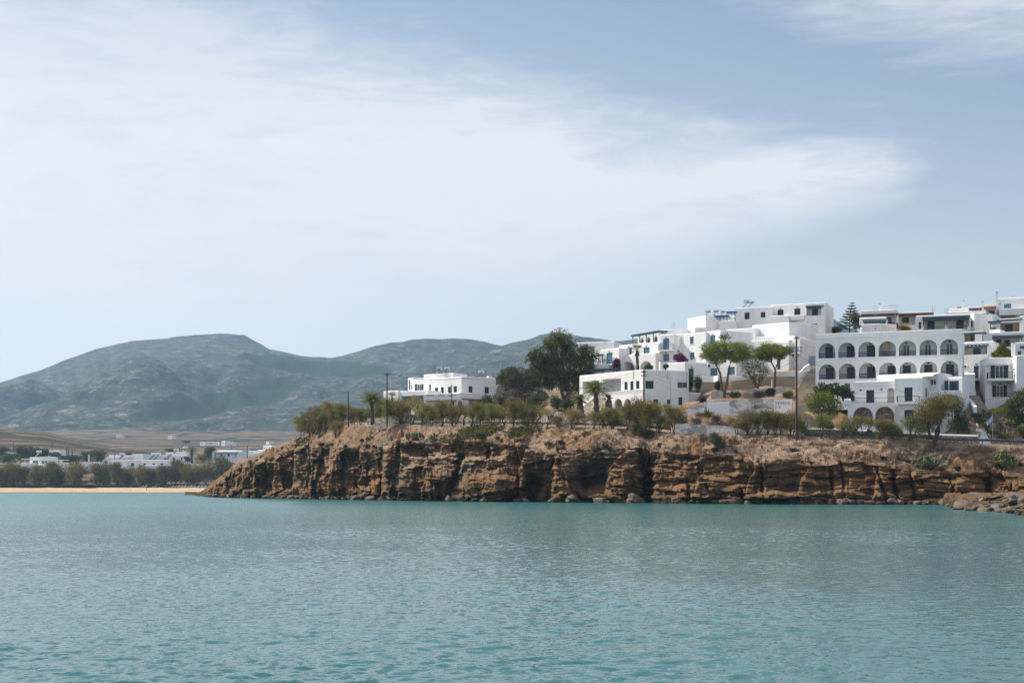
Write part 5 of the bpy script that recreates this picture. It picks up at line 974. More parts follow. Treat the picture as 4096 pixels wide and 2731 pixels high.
M_RAIL = simple('weathered_guardrail_steel', (.12, .125, .115), .55, .25, 1, metal=.3)
guardrail('weathered steel guardrail along the left half of the cliff road', 1372, 2706, 57); guardrail('weathered steel guardrail along the cliff road at the right', 3205, 4220, 72.5)
# ================================================================ vegetation
def mat_leaf(name, lo, mid, hi, scale=.9, trans=.25):
    m, nt, bs = new_mat(name); oi = nd(nt, 'ShaderNodeObjectInfo'); v = obj_pos(nt)
    n = noi(nt, v, scale, 4, .65); n2 = noi(nt, v, scale*6, 2, .5)
    t = mth(nt, 'ADD', mth(nt, 'ADD', mth(nt, 'MULTIPLY', n, .62), mth(nt, 'MULTIPLY', n2, .38)), mth(nt, 'MULTIPLY', mth(nt, 'SUBTRACT', oi.outputs['Random'], .5), .16))
    c = ramp(nt, [(.34, lo), (.5, mid), (.66, hi)], t); nt.links.new(c, bs.inputs['Base Color']); bs.inputs['Roughness'].default_value = .65; bs.inputs['Specular IOR Level'].default_value = .25
    tr = nd(nt, 'ShaderNodeBsdfTranslucent'); nt.links.new(c, tr.inputs[0]); mx = nd(nt, 'ShaderNodeMixShader'); mx.inputs[0].default_value = trans
    nt.links.new(bs.outputs[0], mx.inputs[1]); nt.links.new(tr.outputs[0], mx.inputs[2]); nt.links.new(mx.outputs[0], nt.nodes['Material Output'].inputs[0]); return m
L_TAM = mat_leaf('tamarisk_sprays', (.095, .080, .024), (.205, .168, .048), (.34, .27, .085), .8, .35)
L_TAM2 = mat_leaf('greener_tamarisk_sprays', (.07, .075, .022), (.15, .16, .045), (.27, .27, .085), .8, .35); L_TAM3 = mat_leaf('rusty_tamarisk_sprays', (.09, .066, .026), (.20, .14, .055), (.33, .235, .10), .8, .35)
L_BTAM = mat_leaf('dull_tamarisk_sprays', (.062, .052, .012), (.14, .112, .026), (.25, .195, .048), .35)
L_EUC = mat_leaf('eucalyptus_leaves', (.042, .050, .018), (.095, .105, .038), (.18, .185, .075), .6)
L_DARK = mat_leaf('dark_evergreen_leaves', (.030, .050, .016), (.060, .092, .028), (.11, .15, .05), .8)
L_BUSHY = mat_leaf('olive_grey_leaves', (.045, .050, .020), (.085, .088, .036), (.14, .13, .058), .3)
L_PINE = mat_leaf('pine_needles', (.07, .095, .014), (.17, .20, .025), (.30, .32, .045), .9)
L_LIME = mat_leaf('yellow_green_leaves', (.07, .075, .010), (.17, .165, .02), (.30, .27, .04), .9)
L_PALM = mat_leaf('palm_fronds', (.06, .075, .02), (.13, .145, .04), (.24, .235, .08), 1.2)
L_BROWNT = mat_leaf('sparse_brown_green_leaves', (.05, .042, .022), (.095, .08, .042), (.16, .13, .075), .7, .2)
L_DRY = mat_leaf('dry_twigs', (.07, .052, .034), (.12, .09, .06), (.19, .145, .10), 1.5, .1)
L_THORN = mat_leaf('thorny_cushion_twigs', (.022, .018, .013), (.045, .036, .024), (.085, .066, .042), 2.5, .05)
L_BOUG = mat_leaf('bougainvillea_bracts', (.035, .010, .03), (.09, .015, .075), (.18, .03, .13), 1.6)
L_CACT = mat_leaf('prickly_pear_pads', (.035, .065, .016), (.085, .13, .03), (.23, .27, .09), 2.2, .05)
L_CARP = mat_leaf('creeping_succulent_mat', (.06, .058, .012), (.12, .11, .02), (.19, .16, .035), .6, .1)
M_BARK = simple('grey_brown_bark', (.075, .056, .042), .9, .35, 3, space='obj'); M_BARKP = simple('pine_bark', (.10, .062, .042), .9, .35, 3, space='obj'); M_PTRUNK = simple('palm_trunk', (.10, .07, .045), .9, .4, 5, space='obj')
def rv(n, g): v = g.normal(size=(n, 3)); return v/np.linalg.norm(v, axis=1)[:, None]
def leaves(blobs, n, ln, wd, seed, up=.2, out=.7, shell=.55, nseg=1, droop=0.0, rag=.25):
    """n leaf sprays spread through ellipsoid blobs (x, y, z, rx, ry, rz); each is a thin quad pointing out of its blob"""
    g = np.random.default_rng(seed); B = np.array(blobs, float); vol = (B[:, 3]*B[:, 4]*B[:, 5])**(2/3.); k = g.choice(len(B), n, p=vol/vol.sum()); d = rv(n, g)
    r = shell+(1-shell)*g.random(n)**.6; r = np.where(g.random(n) < .18, r*g.random(n), r)
    lump = 1+rag*vn(d[:, 0]*2.3+k*7.1, d[:, 1]*2.3, d[:, 2]*2.3, seed)+rag*.5*vn(d[:, 0]*5+k, d[:, 1]*5, d[:, 2]*5, seed+1)
    c = B[k, :3]+d*B[k, 3:]*(r*lump)[:, None]
    ax = d*out+rv(n, g)*.75+np.array([0, 0, up]); ax[:, 2] -= droop; ax /= np.linalg.norm(ax, axis=1)[:, None]
    sd_ = np.cross(ax, rv(n, g)); sd_ /= np.linalg.norm(sd_, axis=1)[:, None]; L = ln*(.6+.8*g.random(n))[:, None]; W = wd*(.6+.8*g.random(n))[:, None]
    v = np.stack([c-sd_*W*.5, c+sd_*W*.5, c+ax*L+sd_*W*.32, c+ax*L-sd_*W*.32], 1).reshape(-1, 3)
    return v
def leaf_mesh(name, v, mat, parent): return np_mesh(name, v, np.arange(len(v)).reshape(-1, 4), mat, False, parent)
def proto(name): o = bpy.data.objects.new(name, None); link(o); return o
def limb(m, p, q, r0, r1, wob, g, k=6, n=5):
    p, q = Vector(p), Vector(q); pts = []
    for i in range(n+1):
        t = i/n; b_ = Vector(g.normal(size=3))*wob*math.sin(math.pi*t); pts.append(p.lerp(q, t)+b_)
    m.tube(pts, [r0+(r1-r0)*i/n for i in range(n+1)], k); return pts
def tam_proto(seed, h, w, mat, n, ln, wd, lean=.35, stems=3, nb=9, base=.28, name='tamarisk', rr=1.0, fill=1.0):
    """tamarisk: leaning stems from one foot and a feathery, lobed crown"""
    g = np.random.default_rng(seed); o = proto(name); m = LMB(); bl = []
    for s in range(stems):
        a = g.uniform(0, 6.28); tip = Vector((lean*h*.35+math.cos(a)*w*.24, math.sin(a)*w*.2, h*g.uniform(.42, .66)))
        limb(m, (g.normal()*.06*w*.3, g.normal()*.05*w, -.4), tip, .035*h*rr, .014*h*rr, .03*h, g)
        for _ in range(3):
            a2 = g.uniform(0, 6.28); q = tip+Vector((math.cos(a2)*w*.24, math.sin(a2)*w*.22, h*g.uniform(.02, .24))); limb(m, tip.lerp(Vector((0, 0, 0)), g.uniform(0, .4)), q, .013*h*rr, .004*h, .02*h, g, 5, 3); bl.append((*q, w*.19*g.uniform(.8, 1.25), w*.19, h*.13*g.uniform(.8, 1.3)))
    for _ in range(nb):
        a = g.uniform(0, 6.28); r_ = w*.36*math.sqrt(g.random()); z = g.uniform(base+.06, .84)*h; k = 1-.45*max(0, (z/h-.55)/.3)
        bl.append((lean*h*.3+math.cos(a)*r_*k, math.sin(a)*r_*.8*k, z, w*.23*g.uniform(.7, 1.2)*fill, w*.22*fill, h*.16*g.uniform(.7, 1.3)*fill))
    m.build('trunk', M_BARK, o); leaf_mesh('crown', leaves(bl, n, ln, wd, seed, .35, .7, .4, rag=.35), mat, o); return o
USED = set()
def plant(pr, pos, label, cat, group=None, s=(1, 1, 1), rz=0.0):
    o = pr if pr.name not in USED else copy_tree(pr); USED.add(pr.name); USED.add(o.name)
    o.location = pos; o.scale = s; o.rotation_euler = (0, 0, rz); return tag(o, label, cat, group, 'thing')
ORD = 'first second third fourth fifth sixth seventh eighth ninth tenth eleventh twelfth thirteenth fourteenth fifteenth sixteenth seventeenth eighteenth nineteenth twentieth twenty-first twenty-second twenty-third twenty-fourth twenty-fifth twenty-sixth twenty-seventh twenty-eighth twenty-ninth thirtieth thirty-first thirty-second thirty-third thirty-fourth thirty-fifth thirty-sixth thirty-seventh thirty-eighth thirty-ninth fortieth'.split()
TH, TW = 4.0, 4.2
TAM = [tam_proto(20+i, TH, TW, (L_TAM, L_TAM2, L_TAM3, L_TAM, L_TAM2)[i], (3000, 3600, 2300, 3400, 2700)[i], .46, .045, .25+.12*i, 2+i % 3, 9+i, .2, 'tamarisk', 1.0, .92) for i in range(5)]
SPR = [tam_proto(40+i, TH, TW, L_TAM, 1250, .34, .04, .5, 3, 5, .35, 'tamarisk', 1.0, .8) for i in range(2)]
def gz(x, d): return float(ground(np.array((x-2048)/F*d), np.array(float(d))))
def tam_at(x, ytop, ybot, wpx, d, label, pr, rz=0.0, group='tamarisks along the cliff road', cat='tamarisk', hw=(TH, TW)):
    h = (ybot-ytop)/F*d; w_ = wpx/F*d; p = P(x, ybot, d); plant(pr, p, label, cat, group, (w_/hw[1]*1.08, w_/hw[1]*.95, h/hw[0]*1.02), rz)
# row on the sea side of the left road, left to right: x, top, foot, width px
ROW = [(1210, 1668, 1760, 84), (1232, 1645, 1752, 90), (1252, 1632, 1744, 84), (1274, 1620, 1736, 88), (1300, 1610, 1724, 86), (1332, 1608, 1712, 84), (1368, 1612, 1699, 80), (1405, 1624, 1699, 66), (1440, 1634, 1699, 64), (1478, 1612, 1700, 70), (1516, 1590, 1700, 84), (1557, 1588, 1700, 88), (1600, 1592, 1701, 90), (1642, 1576, 1702, 92), (1688, 1610, 1703, 84), (1728, 1618, 1704, 80), (1769, 1598, 1705, 86), (1808, 1614, 1706, 76), (1850, 1612, 1706, 88), (1890, 1606, 1707, 84), (1930, 1612, 1707, 84), (1968, 1610, 1708, 80), (2012, 1622, 1708, 76), (2052, 1600, 1708, 92), (2096, 1612, 1708, 80), (2134, 1616, 1708, 84), (2186, 1630, 1708, 78), (2285, 1630, 1712, 82), (2372, 1640, 1714, 72), (2412, 1622, 1716, 92), (2452, 1634, 1718, 82), (2510, 1612, 1722, 96), (2546, 1584, 1732, 92), (2588, 1600, 1738, 96), (2636, 1650, 1728, 80), (2700, 1622, 1732, 94)]
for i, (x, yt, yb, wp) in enumerate(ROW):
    d = float(DE(x))-.5 if x > 1340 else float(DE(x))-3
    sp = i in (13, 18, 22, 25, 26, 28)
    tam_at(x, yt, yb, wp, d, '%s feathery tamarisk from the left along the left stretch of guardrail%s' % (ORD[i], ', thin and half bare' if sp else ''), (SPR[i % 2] if sp else TAM[i % 5]), (i*1.3) % .8-.4)
tam_at(1340, 1680, 1742, 58, float(DE(1340))-9, 'small round tamarisk bush alone on the scree below the left end of the road', TAM[2])
ROW2 = [(2948, 1668, 1737, 80), (2988, 1640, 1737, 92), (3030, 1636, 1738, 88), (3070, 1640, 1738, 86), (3098, 1645, 1739, 80), (3128, 1652, 1740, 74), (3162, 1640, 1742, 78), (3186, 1668, 1744, 60)]
for i, (x, yt, yb, wp) in enumerate(ROW2): tam_at(x, yt, yb, wp, float(DE(x))-.3, '%s tamarisk from the left in the clump hiding the low concrete wall' % ORD[i], TAM[(i*2) % 5], (i*.9) % .8-.4)
ROW3 = [(3285, 1655, 1746, 80), (3375, 1672, 1752, 74), (3408, 1655, 1752, 84), (3452, 1662, 1752, 82), (3522, 1672, 1765, 90), (3566, 1690, 1768, 70), (3640, 1638, 1764, 92)]
for i, (x, yt, yb, wp) in enumerate(ROW3): tam_at(x, yt, yb, wp, float(DE(x))-.3, '%s tamarisk from the left in front of the white coped stone wall' % ORD[i], (SPR[1] if i in (2, 3) else TAM[(i*3+1) % 5]), (i*.7) % .8-.4)
BIGT = tam_proto(61, 6.2, 6.4, L_TAM, 7000, .36, .05, .05, 3, 14)
tam_at(3742, 1582, 1768, 190, float(DE(3742))-.4, 'big dense bronze tamarisk beside the flagpole steps', BIGT, .3, hw=(6.2, 6.4))
# generic shrub / round tree from blobs
def shrub(name, label, cat, pos, blobs, n, ln, wd, mat, seed, stems=3, sr=.05, group=None, up=.3, bark=None, **kw):
    o = thing(name, pos, label, cat, group); g = np.random.default_rng(seed); m = LMB()
    for i in range(stems):
        bq = blobs[i % len(blobs)]; limb(m, (g.normal()*.1, g.normal()*.1, -.3), (bq[0], bq[1], bq[2]), sr, sr*.35, .06*max(bq[2], .5), g)
    m.build('trunk' if 'tree' in name else 'stem', bark or M_BARK, o); leaf_mesh('crown' if 'tree' in name else 'foliage', leaves(blobs, n, ln, wd, seed, up, **kw), mat, o); return o
def pxblobs(base, d, lst, ry=.8):
    """blobs given in photo pixels (x, y, rx, ry) round a foot at (x, y)"""
    k = d/F; return [((x-base[0])*k, 0+((i*37) % 11-5)*.12*rx*k, (base[1]-y)*k, rx*k, rx*k*ry, rz*k) for i, (x, y, rx, rz) in enumerate(lst)]
d = 274; bb_ = [(2235, 1350, 42, 32), (2200, 1375, 36, 30), (2265, 1375, 36, 40), (2150, 1415, 30, 30), (2125, 1425, 22, 20), (2215, 1430, 55, 45), (2285, 1430, 34, 45), (2170, 1460, 42, 40), (2345, 1395, 34, 26), (2362, 1425, 32, 30), (2325, 1430, 34, 40), (2345, 1470, 36, 36), (2240, 1490, 45, 45), (2300, 1500, 45, 40), (2190, 1500, 38, 36), (2355, 1505, 26, 30), (2150, 1475, 34, 36), (2168, 1525, 30, 28), (2130, 1500, 26, 26), (2260, 1540, 32, 26), (2310, 1545, 26, 26), (2200, 1535, 22, 22)]
o = thing('eucalyptus_tree', P(2262, 1598, d), 'tallest tree, a dark drooping eucalyptus between the two roadside white houses', 'tree'); g = np.random.default_rng(5); m = LMB(); bl = pxblobs((2262, 1598), d, bb_, .9)
for i, q in enumerate(bl):
    t0 = Vector((-.1+.04*q[0], 0, 2.0+.15*q[2])); limb(m, t0, q[:3], .13, .04, .35, g)
for q in ((-1.2, 0, 4.2), (.9, .4, 4.6), (2.2, -.4, 4.0)): limb(m, (0, 0, -.6), q, .42, .2, .15, g, 8)
m.build('trunk', M_BARK, o); leaf_mesh('crown', leaves(bl, 13500, .6, .13, 77, -.1, .3, .35, droop=.75, rag=.6), L_EUC, o)
shrub('brown_tree', 'half bare brownish tree left of the eucalyptus', 'tree', P(2095, 1628, 270), pxblobs((2095, 1628), 270, [(2050, 1500, 28, 28), (2030, 1535, 24, 24), (2085, 1500, 34, 30), (2110, 1530, 38, 34), (2070, 1550, 34, 30), (2130, 1500, 28, 26), (2100, 1570, 34, 22), (2140, 1545, 26, 24), (2060, 1585, 26, 18), (2120, 1600, 30, 18), (2010, 1560, 22, 20)], .9), 9500, .42, .06, L_BROWNT, 31, 8, .13)
shrub('evergreen_tree', 'dark evergreen tree behind the half bare brown one', 'tree', P(2025, 1600, 290), pxblobs((2025, 1600), 290, [(2030, 1500, 28, 26), (2005, 1525, 24, 24), (2045, 1490, 22, 22), (2040, 1535, 30, 24)], .9), 2600, .5, .12, L_DARK, 32, 3, .15)
for i, (x, yt, yb, w_, d, mt, lab) in enumerate(((2226, 1578, 1642, 70, 256, L_BUSHY, 'low olive scrub on the mound left of the eucalyptus trunk'), (2268, 1588, 1648, 66, 254, L_DARK, 'dark low scrub on the mound right of the eucalyptus trunk'), (2140, 1570, 1640, 90, 262, L_BUSHY, 'broad dark bush filling the gap between the bare tree and the eucalyptus'), (2010, 1560, 1640, 80, 266, L_BUSHY, 'dark olive bush at the left foot of the half bare tree'), (2290, 1560, 1640, 60, 258, L_DRY, 'dry brown thicket at the foot of the eucalyptus'), (2165, 1555, 1610, 60, 268, L_BUSHY, 'round olive grey bush under the left side of the eucalyptus'), (1945, 1580, 1640, 80, 262, L_BUSHY, 'dense olive grey bush right of the stone arch gate'), (2060, 1590, 1640, 70, 258, L_BUSHY, 'olive grey bush below the half bare tree'), (2590, 1462, 1482, 40, 252, L_DARK, 'green bush on the terrace behind the palm with hanging dead fronds'), (2720, 1420, 1450, 66, 262, L_BOUG, 'purple bougainvillea over the roof below the arch'), (2468, 1425, 1490, 36, 271, L_BOUG, 'dark purple creeper beside the blue balcony by the eucalyptus'), (3560, 1290, 1326, 72, 268, L_BOUG, 'bright purple bougainvillea above the arcaded building'), (3622, 1304, 1325, 34, 266, L_LIME, 'small yellow green bush beside the bougainvillea'), (2760, 1490, 1575, 34, 249, L_DARK, 'dark cypress like shrub behind the green shuttered house'), (2790, 1506, 1575, 32, 248, L_BUSHY, 'dark ragged shrub next to the cypress like one'), (2872, 1526, 1562, 26, 243, L_DARK, 'small conical green shrub left of the pine trunk'), (3078, 1555, 1588, 40, 240, L_BUSHY, 'low grey bush on the terrace above the upper writing wall'), (2940, 1570, 1594, 40, 238, L_DARK, 'low dark green bush right of the left pine foot'), (3150, 1565, 1592, 40, 236, L_LIME, 'yellowish bush by the long stone steps'), (3040, 1565, 1592, 60, 238, L_DRY, 'dry brown brush heap on the terrace under the pines'), (2810, 1590, 1620, 26, 236, L_DARK, 'dark bush at the end of the broken garden wall'), (3300, 1310, 1330, 50, 292, L_LIME, 'yellow bush on the crest right of the topmost block'), (3340, 1308, 1334, 60, 290, L_LIME, 'second yellow green bush on the crest by the araucaria'), (3300, 1296, 1315, 34, 296, L_BUSHY, 'dark bush behind the yellow bush on the crest'), (3428, 1246, 1332, 62, 276, L_BUSHY, 'dense dark creeper covered tree right of the araucaria'), (3960, 1420, 1432, 22, 236, L_DARK, 'dark climber on the wall left of the yellow conifer'), (1310+920, 1655, 1705, 40, 245, L_TAM, 'tamarisk bush beside the white arched gateway'))):
    k = d/F; h = (yb-yt)*k; w2 = w_*k; g = np.random.default_rng(300+i); bl = [(g.uniform(-.3, .3)*w2, g.uniform(-.2, .2)*w2, h*g.uniform(.3, .78), w2*.26, w2*.24, h*.25) for _ in range(6)]+[(0, 0, h*.5, w2*.34, w2*.3, h*.42)]
    shrub('shrub' if h < 3.5 else 'garden_tree', lab, 'bush' if h < 3.5 else 'tree', P(x, yb, d), bl, 1500, .26 if mt is not L_DRY else .4, .1 if mt not in (L_DRY, L_TAM) else .03, mt, 320+i, 3, .05)
# right hand garden trees
shrub('fig_tree', 'pale leaved fig tree in front of the left end of the arcaded building', 'tree', P(3330, 1640, 216), pxblobs((3330, 1640), 216, [(3285, 1560, 28, 24), (3330, 1560, 30, 24), (3375, 1566, 32, 22), (3300, 1590, 30, 22), (3395, 1585, 22, 26)], .8), 1700, .34, .2, L_DARK, 41, 4, .08)
shrub('green_tree', 'bright green bushy tree at the foot of the long stone steps', 'tree', P(3282, 1672, 213), pxblobs((3282, 1672), 213, [(3250, 1605, 38, 30), (3300, 1600, 42, 34), (3340, 1625, 34, 30), (3265, 1635, 34, 26), (3320, 1655, 30, 22)], .8), 4200, .30, .07, mat_leaf('bright_green_leaves', (.06, .08, .012), (.14, .17, .025), (.25, .28, .045), .9), 42, 4, .09)
shrub('evergreen_tree', 'dark oleander like tree behind the big bronze tamarisk', 'tree', P(3830, 1725, 210), pxblobs((3830, 1725), 210, [(3790, 1605, 40, 26), (3826, 1625, 28, 26), (3845, 1680, 26, 34), (3820, 1700, 36, 26), (3850, 1705, 20, 18)], .8), 3600, .3, .07, L_DARK, 43, 4, .08)
shrub('evergreen_tree', 'large dark green evergreen at the right edge below the balconies', 'tree', P(4085, 1700, 210.5), pxblobs((4085, 1700), 210.5, [(4075, 1600, 38, 30), (4105, 1585, 40, 36), (4055, 1630, 32, 26), (4100, 1640, 46, 34), (4060, 1675, 32, 24), (4105, 1685, 40, 22), (4040, 1612, 18, 14)], .8), 6500, .3, .08, L_DARK, 44, 4, .12)
shrub('shrub', 'big leaved green shrub by the rough steps at the right edge', 'bush', P(4096, 1745, 208.5), pxblobs((4096, 1745), 208.5, [(4085, 1715, 20, 16), (4102, 1735, 22, 16), (4090, 1748, 16, 10)], .8), 1100, .22, .13, L_PALM, 45)
shrub('shrub', 'round green and rust clipped bush beside the rough steps', 'bush', P(4022, 1757, 208), pxblobs((4022, 1757), 208, [(4010, 1746, 18, 13), (4030, 1744, 20, 14), (4044, 1748, 14, 12)], .8), 1500, .2, .05, L_LIME, 46)
shrub('conifer_tree', 'golden yellow conifer below the teal awnings at right', 'tree', P(4010, 1445, 225), pxblobs((4010, 1445), 225, [(4005, 1385, 9, 14), (4006, 1402, 20, 16), (3990, 1418, 20, 14), (4022, 1416, 24, 16), (4010, 1432, 36, 14), (4038, 1430, 14, 12)], .9), 4200, .3, .08, L_LIME, 47, 2, .1)
for i, (x, y, w_, h_, d, mt, lab) in enumerate(((3905, 1668, 36, 14, 211.6, L_DARK, 'low green planting on the topmost stone terrace'), (3918, 1690, 44, 18, 210.3, L_DARK, 'bushy green planting on the second terrace beside the lamp globes'), (3945, 1712, 26, 18, 208.8, L_LIME, 'yellowish plant on the third terrace under the flag'), (3975, 1734, 40, 14, 207.6, L_DARK, 'green plant on the lowest terrace behind the flagpole'), (4000, 1655, 60, 26, 212, L_LIME, 'straw and green bank of bushes below the tall right house'), (4045, 1672, 50, 24, 211, L_DRY, 'dry rust coloured bush under the large evergreen'))):
    k = d/F; w2, h2 = w_*k, h_*k; shrub('shrub', lab, 'bush', P(x, y, d), [(-w2*.25, 0, h2*.5, w2*.3, w2*.3, h2*.5), (w2*.2, 0, h2*.45, w2*.32, w2*.3, h2*.5)], 700, .2, .06, mt, 360+i)
# umbrella pines
def pine(label, base, d, stems, caps, seed, nl=12000):
    o = thing('umbrella_pine', P(*base, d), label, 'pine tree'); g = np.random.default_rng(seed); m = LMB(); k = d/F; W = lambda x, y, dy=0: Vector(((x-base[0])*k, dy, (base[1]-y)*k))
    bl = pxblobs(base, d, [(x_, y_, rx_*1.08, rz_*1.3) for x_, y_, rx_, rz_ in caps], .95)
    for path, r0, r1 in stems: pts = [W(x, y) for x, y in path]; m.tube(pts, [r0+(r1-r0)*i/(len(pts)-1) for i in range(len(pts))], 8)
    tips = [W(*s[0][-1]) for s in stems]
    for q in bl:
        c = Vector(q[:3]); t = min(tips, key=lambda a: (a-c).length); limb(m, t, c-Vector((0, 0, q[5]*.5)), .09, .03, .2, g, 5, 4)
        for _ in range(3): limb(m, t.lerp(c, .6), c+Vector((g.normal()*q[3]*.6, g.normal()*q[4]*.5, -q[5]*.3)), .04, .015, .1, g, 4, 3)
    m.build('trunk', M_BARKP, o); leaf_mesh('crown', leaves(bl, nl, .30, .06, seed, .5, .6, .35, rag=.35), L_PINE, o)
pine('left umbrella pine, with two slender trunks from one foot', (2893, 1588), 241.5, [([(2893, 1592), (2886, 1540), (2880, 1490), (2862, 1455)], .26, .12), ([(2895, 1592), (2908, 1530), (2916, 1470), (2925, 1445)], .24, .12)], [(2830, 1402, 30, 17), (2862, 1388, 30, 16), (2905, 1388, 34, 15), (2950, 1390, 36, 16), (2985, 1408, 28, 17), (2865, 1420, 40, 16), (2820, 1425, 24, 10), (2870, 1442, 30, 12), (2915, 1420, 36, 14), (2960, 1420, 36, 14), (2995, 1428, 18, 10), (2940, 1440, 26, 10)], 51)
pine('right umbrella pine, with a single forked trunk before the stepped apartments', (3097, 1548), 248, [([(3097, 1552), (3100, 1500), (3102, 1478), (3085, 1448)], .25, .12), ([(3101, 1480), (3106, 1462), (3118, 1444)], .15, .1)], [(3040, 1410, 28, 18), (3070, 1395, 34, 16), (3105, 1395, 30, 14), (3085, 1412, 38, 14), (3135, 1408, 26, 14), (3155, 1400, 16, 13), (3030, 1428, 22, 10), (3065, 1432, 28, 9), (3120, 1425, 24, 10)], 52, 10000)
shrub('bare_tree', 'dark leaved half bare shrub tree between the two umbrella pines', 'tree', P(3030, 1546, 246), pxblobs((3030, 1546), 246, [(2970, 1450, 20, 18), (2985, 1480, 20, 16), (3010, 1455, 26, 20), (3040, 1470, 22, 20), (3055, 1490, 20, 16), (3000, 1500, 24, 14), (3035, 1510, 22, 12)], .8), 1500, .3, .08, L_BUSHY, 53, 14, .07)
# palms
def palm(label, base, top, d, nf, fl, fan=False, seed=1, tr=.2, dead=0, mat=None, skirt=0, up=.5, name='palm_tree'):
    """base, top: photo pixels of foot and crown centre; fl frond length (m)"""
    o = thing(name, P(*base, d), label, 'palm tree'); g = np.random.default_rng(seed); k = d/F; T = Vector(((top[0]-base[0])*k, 0, (base[1]-top[1])*k)); m = LMB(); pts = [Vector((0, 0, -.4)).lerp(T, i/8) for i in range(9)]
    m.tube(pts, [tr*(1.25-.25*i/8)*(1.12 if i % 2 else .95) for i in range(9)], 8)
    m.build('trunk', M_PTRUNK, o); V = []
    def frond(az_, el_, L, sag, w0):
        h = Vector((math.cos(az_), math.sin(az_), 0)); p = T.copy(); e = el_; seg = 9; ps = [p.copy()]
        for i in range(seg): p = p+(h*math.cos(e)+Vector((0, 0, math.sin(e))))*L/seg; e -= sag/seg*(.5+i/seg); ps.append(p.copy())
        side = h.cross(Vector((0, 0, 1)))
        if fan:
            tip = ps[4]; dirv = (ps[4]-ps[3]).normalized()
            for j in range(9):
                a = (j-4)*.27; q = dirv*math.cos(a)+side*math.sin(a); n_ = q.cross(Vector((0, 0, 1))).normalized()*w0; e2 = tip+q*L*.5-Vector((0, 0, abs(a)*.06*L)); V.extend([tip-n_*.3, tip+n_*.3, e2+n_*.5, e2-n_*.5])
            V.extend([T+side*.03, T-side*.03, tip-side*.03, tip+side*.03]); return
        for i in range(1, seg+1):
            for s in (-1, 1):
                for jj in (0, .5):
                    c = ps[i-1].lerp(ps[i], jj); t = (i-1+jj)/seg; ll = L*.30*(math.sin(math.pi*min(1, .12+t*.86)))+.05; dr_ = (ps[i]-ps[i-1]).normalized(); q = (side*s*.8+dr_*.6-Vector((0, 0, .25))).normalized(); n_ = dr_*w0
                    V.extend([c-n_, c+n_, c+q*ll+n_*.3, c+q*ll-n_*.3])
        for i in range(seg): V.extend([ps[i]-side*.025, ps[i]+side*.025, ps[i+1]+side*.02, ps[i+1]-side*.02])
    for i in range(nf): frond(i*2.399+g.normal()*.15, 1.25-1.5*(i/nf)**.9+up-.5, fl*g.uniform(.85, 1.1), 1.5 if not fan else .5, .06 if not fan else .09)
    leaf_mesh('crown', np.array([tuple(v) for v in V]), mat or L_PALM, o)
    if dead or skirt:
        V.clear(); 
        for i in range(dead or skirt): frond(i*2.399+.4, -.75-.4*g.random(), fl*.75, .9, .05)
        leaf_mesh('dead_fronds', np.array([tuple(v) for v in V]), L_DRY, o)
palm('feathery date palm at the left end of the road before the white house', (1490, 1690), (1487, 1606), 270, 34, 2.9, seed=1, tr=.3, up=.75)
palm('small spiky palm at the corner of the low white terrace', (1568, 1640), (1568, 1590), 279, 22, 1.5, True, seed=2, tr=.2)
palm('tall fan palm with hanging dead fronds before the arches', (2552, 1500), (2548, 1402), 263, 26, 1.6, True, seed=3, tr=.25, skirt=9, up=.45)
palm('full green date palm before the stone stair of the green shuttered house', (2388, 1662), (2383, 1562), 241.5, 38, 3.0, seed=4, tr=.38, up=.55)
palm('short stout date palm with a thick trunk left of the full green one', (2326, 1660), (2318, 1604), 242.5, 22, 1.9, seed=5, tr=.5, up=.7)
palm('dying date palm with drooping brown fronds by the porch arches', (2438, 1664), (2436, 1598), 240.5, 5, 1.6, seed=6, tr=.42, dead=22, mat=L_DRY, up=.9)
palm('fan palm rising behind the left umbrella pine', (2900, 1440), (2898, 1368), 258, 26, 1.9, True, seed=7, tr=.2, up=.6)
palm('spiky yucca on the top terrace left of the flag', (3935, 1672), (3934, 1652), 211.7, 26, .75, True, seed=8, tr=.08, up=.6, name='yucca'); palm('smaller spiky yucca just left of the flag top', (3958, 1672), (3958, 1660), 211.5, 20, .6, True, seed=9, tr=.07, up=.6, name='yucca')
palm('tall yucca on the terrace right of the flagpole', (4002, 1732), (4001, 1704), 208.8, 30, .9, True, seed=10, tr=.09, up=.55, name='yucca')
# araucaria on the skyline
o = thing('norfolk_pine', P(3398, 1340, 284), 'tiered araucaria on the skyline left of the arcaded building', 'tree'); m = LMB(); k = 284/F; top_z = (1340-1212)*k; m.tube([(0, 0, -2), (.03, 0, top_z*.5), (.55, 0, top_z)], [.16, .11, .02], 7); V = []; bm_ = LMB(); g = np.random.default_rng(9)
for t in range(10):
    z = top_z*(1-.02-.088*t); L = (.35+.29*t)*1.0; cx_ = .55*(z/top_z)
    for j in range(7):
        a = j*.898+t*.5; h = Vector((math.cos(a), math.sin(a), 0)); sd2 = h.cross(Vector((0, 0, 1))); c = Vector((cx_, 0, z)); tip = c+h*L+Vector((0, 0, .16*L)); mid_ = c+h*L*.5-Vector((0, 0, .02)); bm_.tube([c, mid_, tip], [.03, .025, .015], 4)
        for i in range(10):
            p = c.lerp(tip, .25+.75*i/9); 
            for s in (-1, 1): e = p+sd2*s*.3*(1-.3*i/9)+h*.12+Vector((0, 0, .1)); V += [p-h*.07, p+h*.07, e+h*.05, e-h*.05]
        V += [c.lerp(tip, .2)+Vector((0, 0, .1)), tip+Vector((0, 0, .1)), tip-Vector((0, 0, .05)), c.lerp(tip, .2)-Vector((0, 0, .08))]
m.build('trunk', M_BARK, o); bm_.build('branch_tiers', M_BARK, o); leaf_mesh('crown', np.array([tuple(v) for v in V]), L_DARK, o)
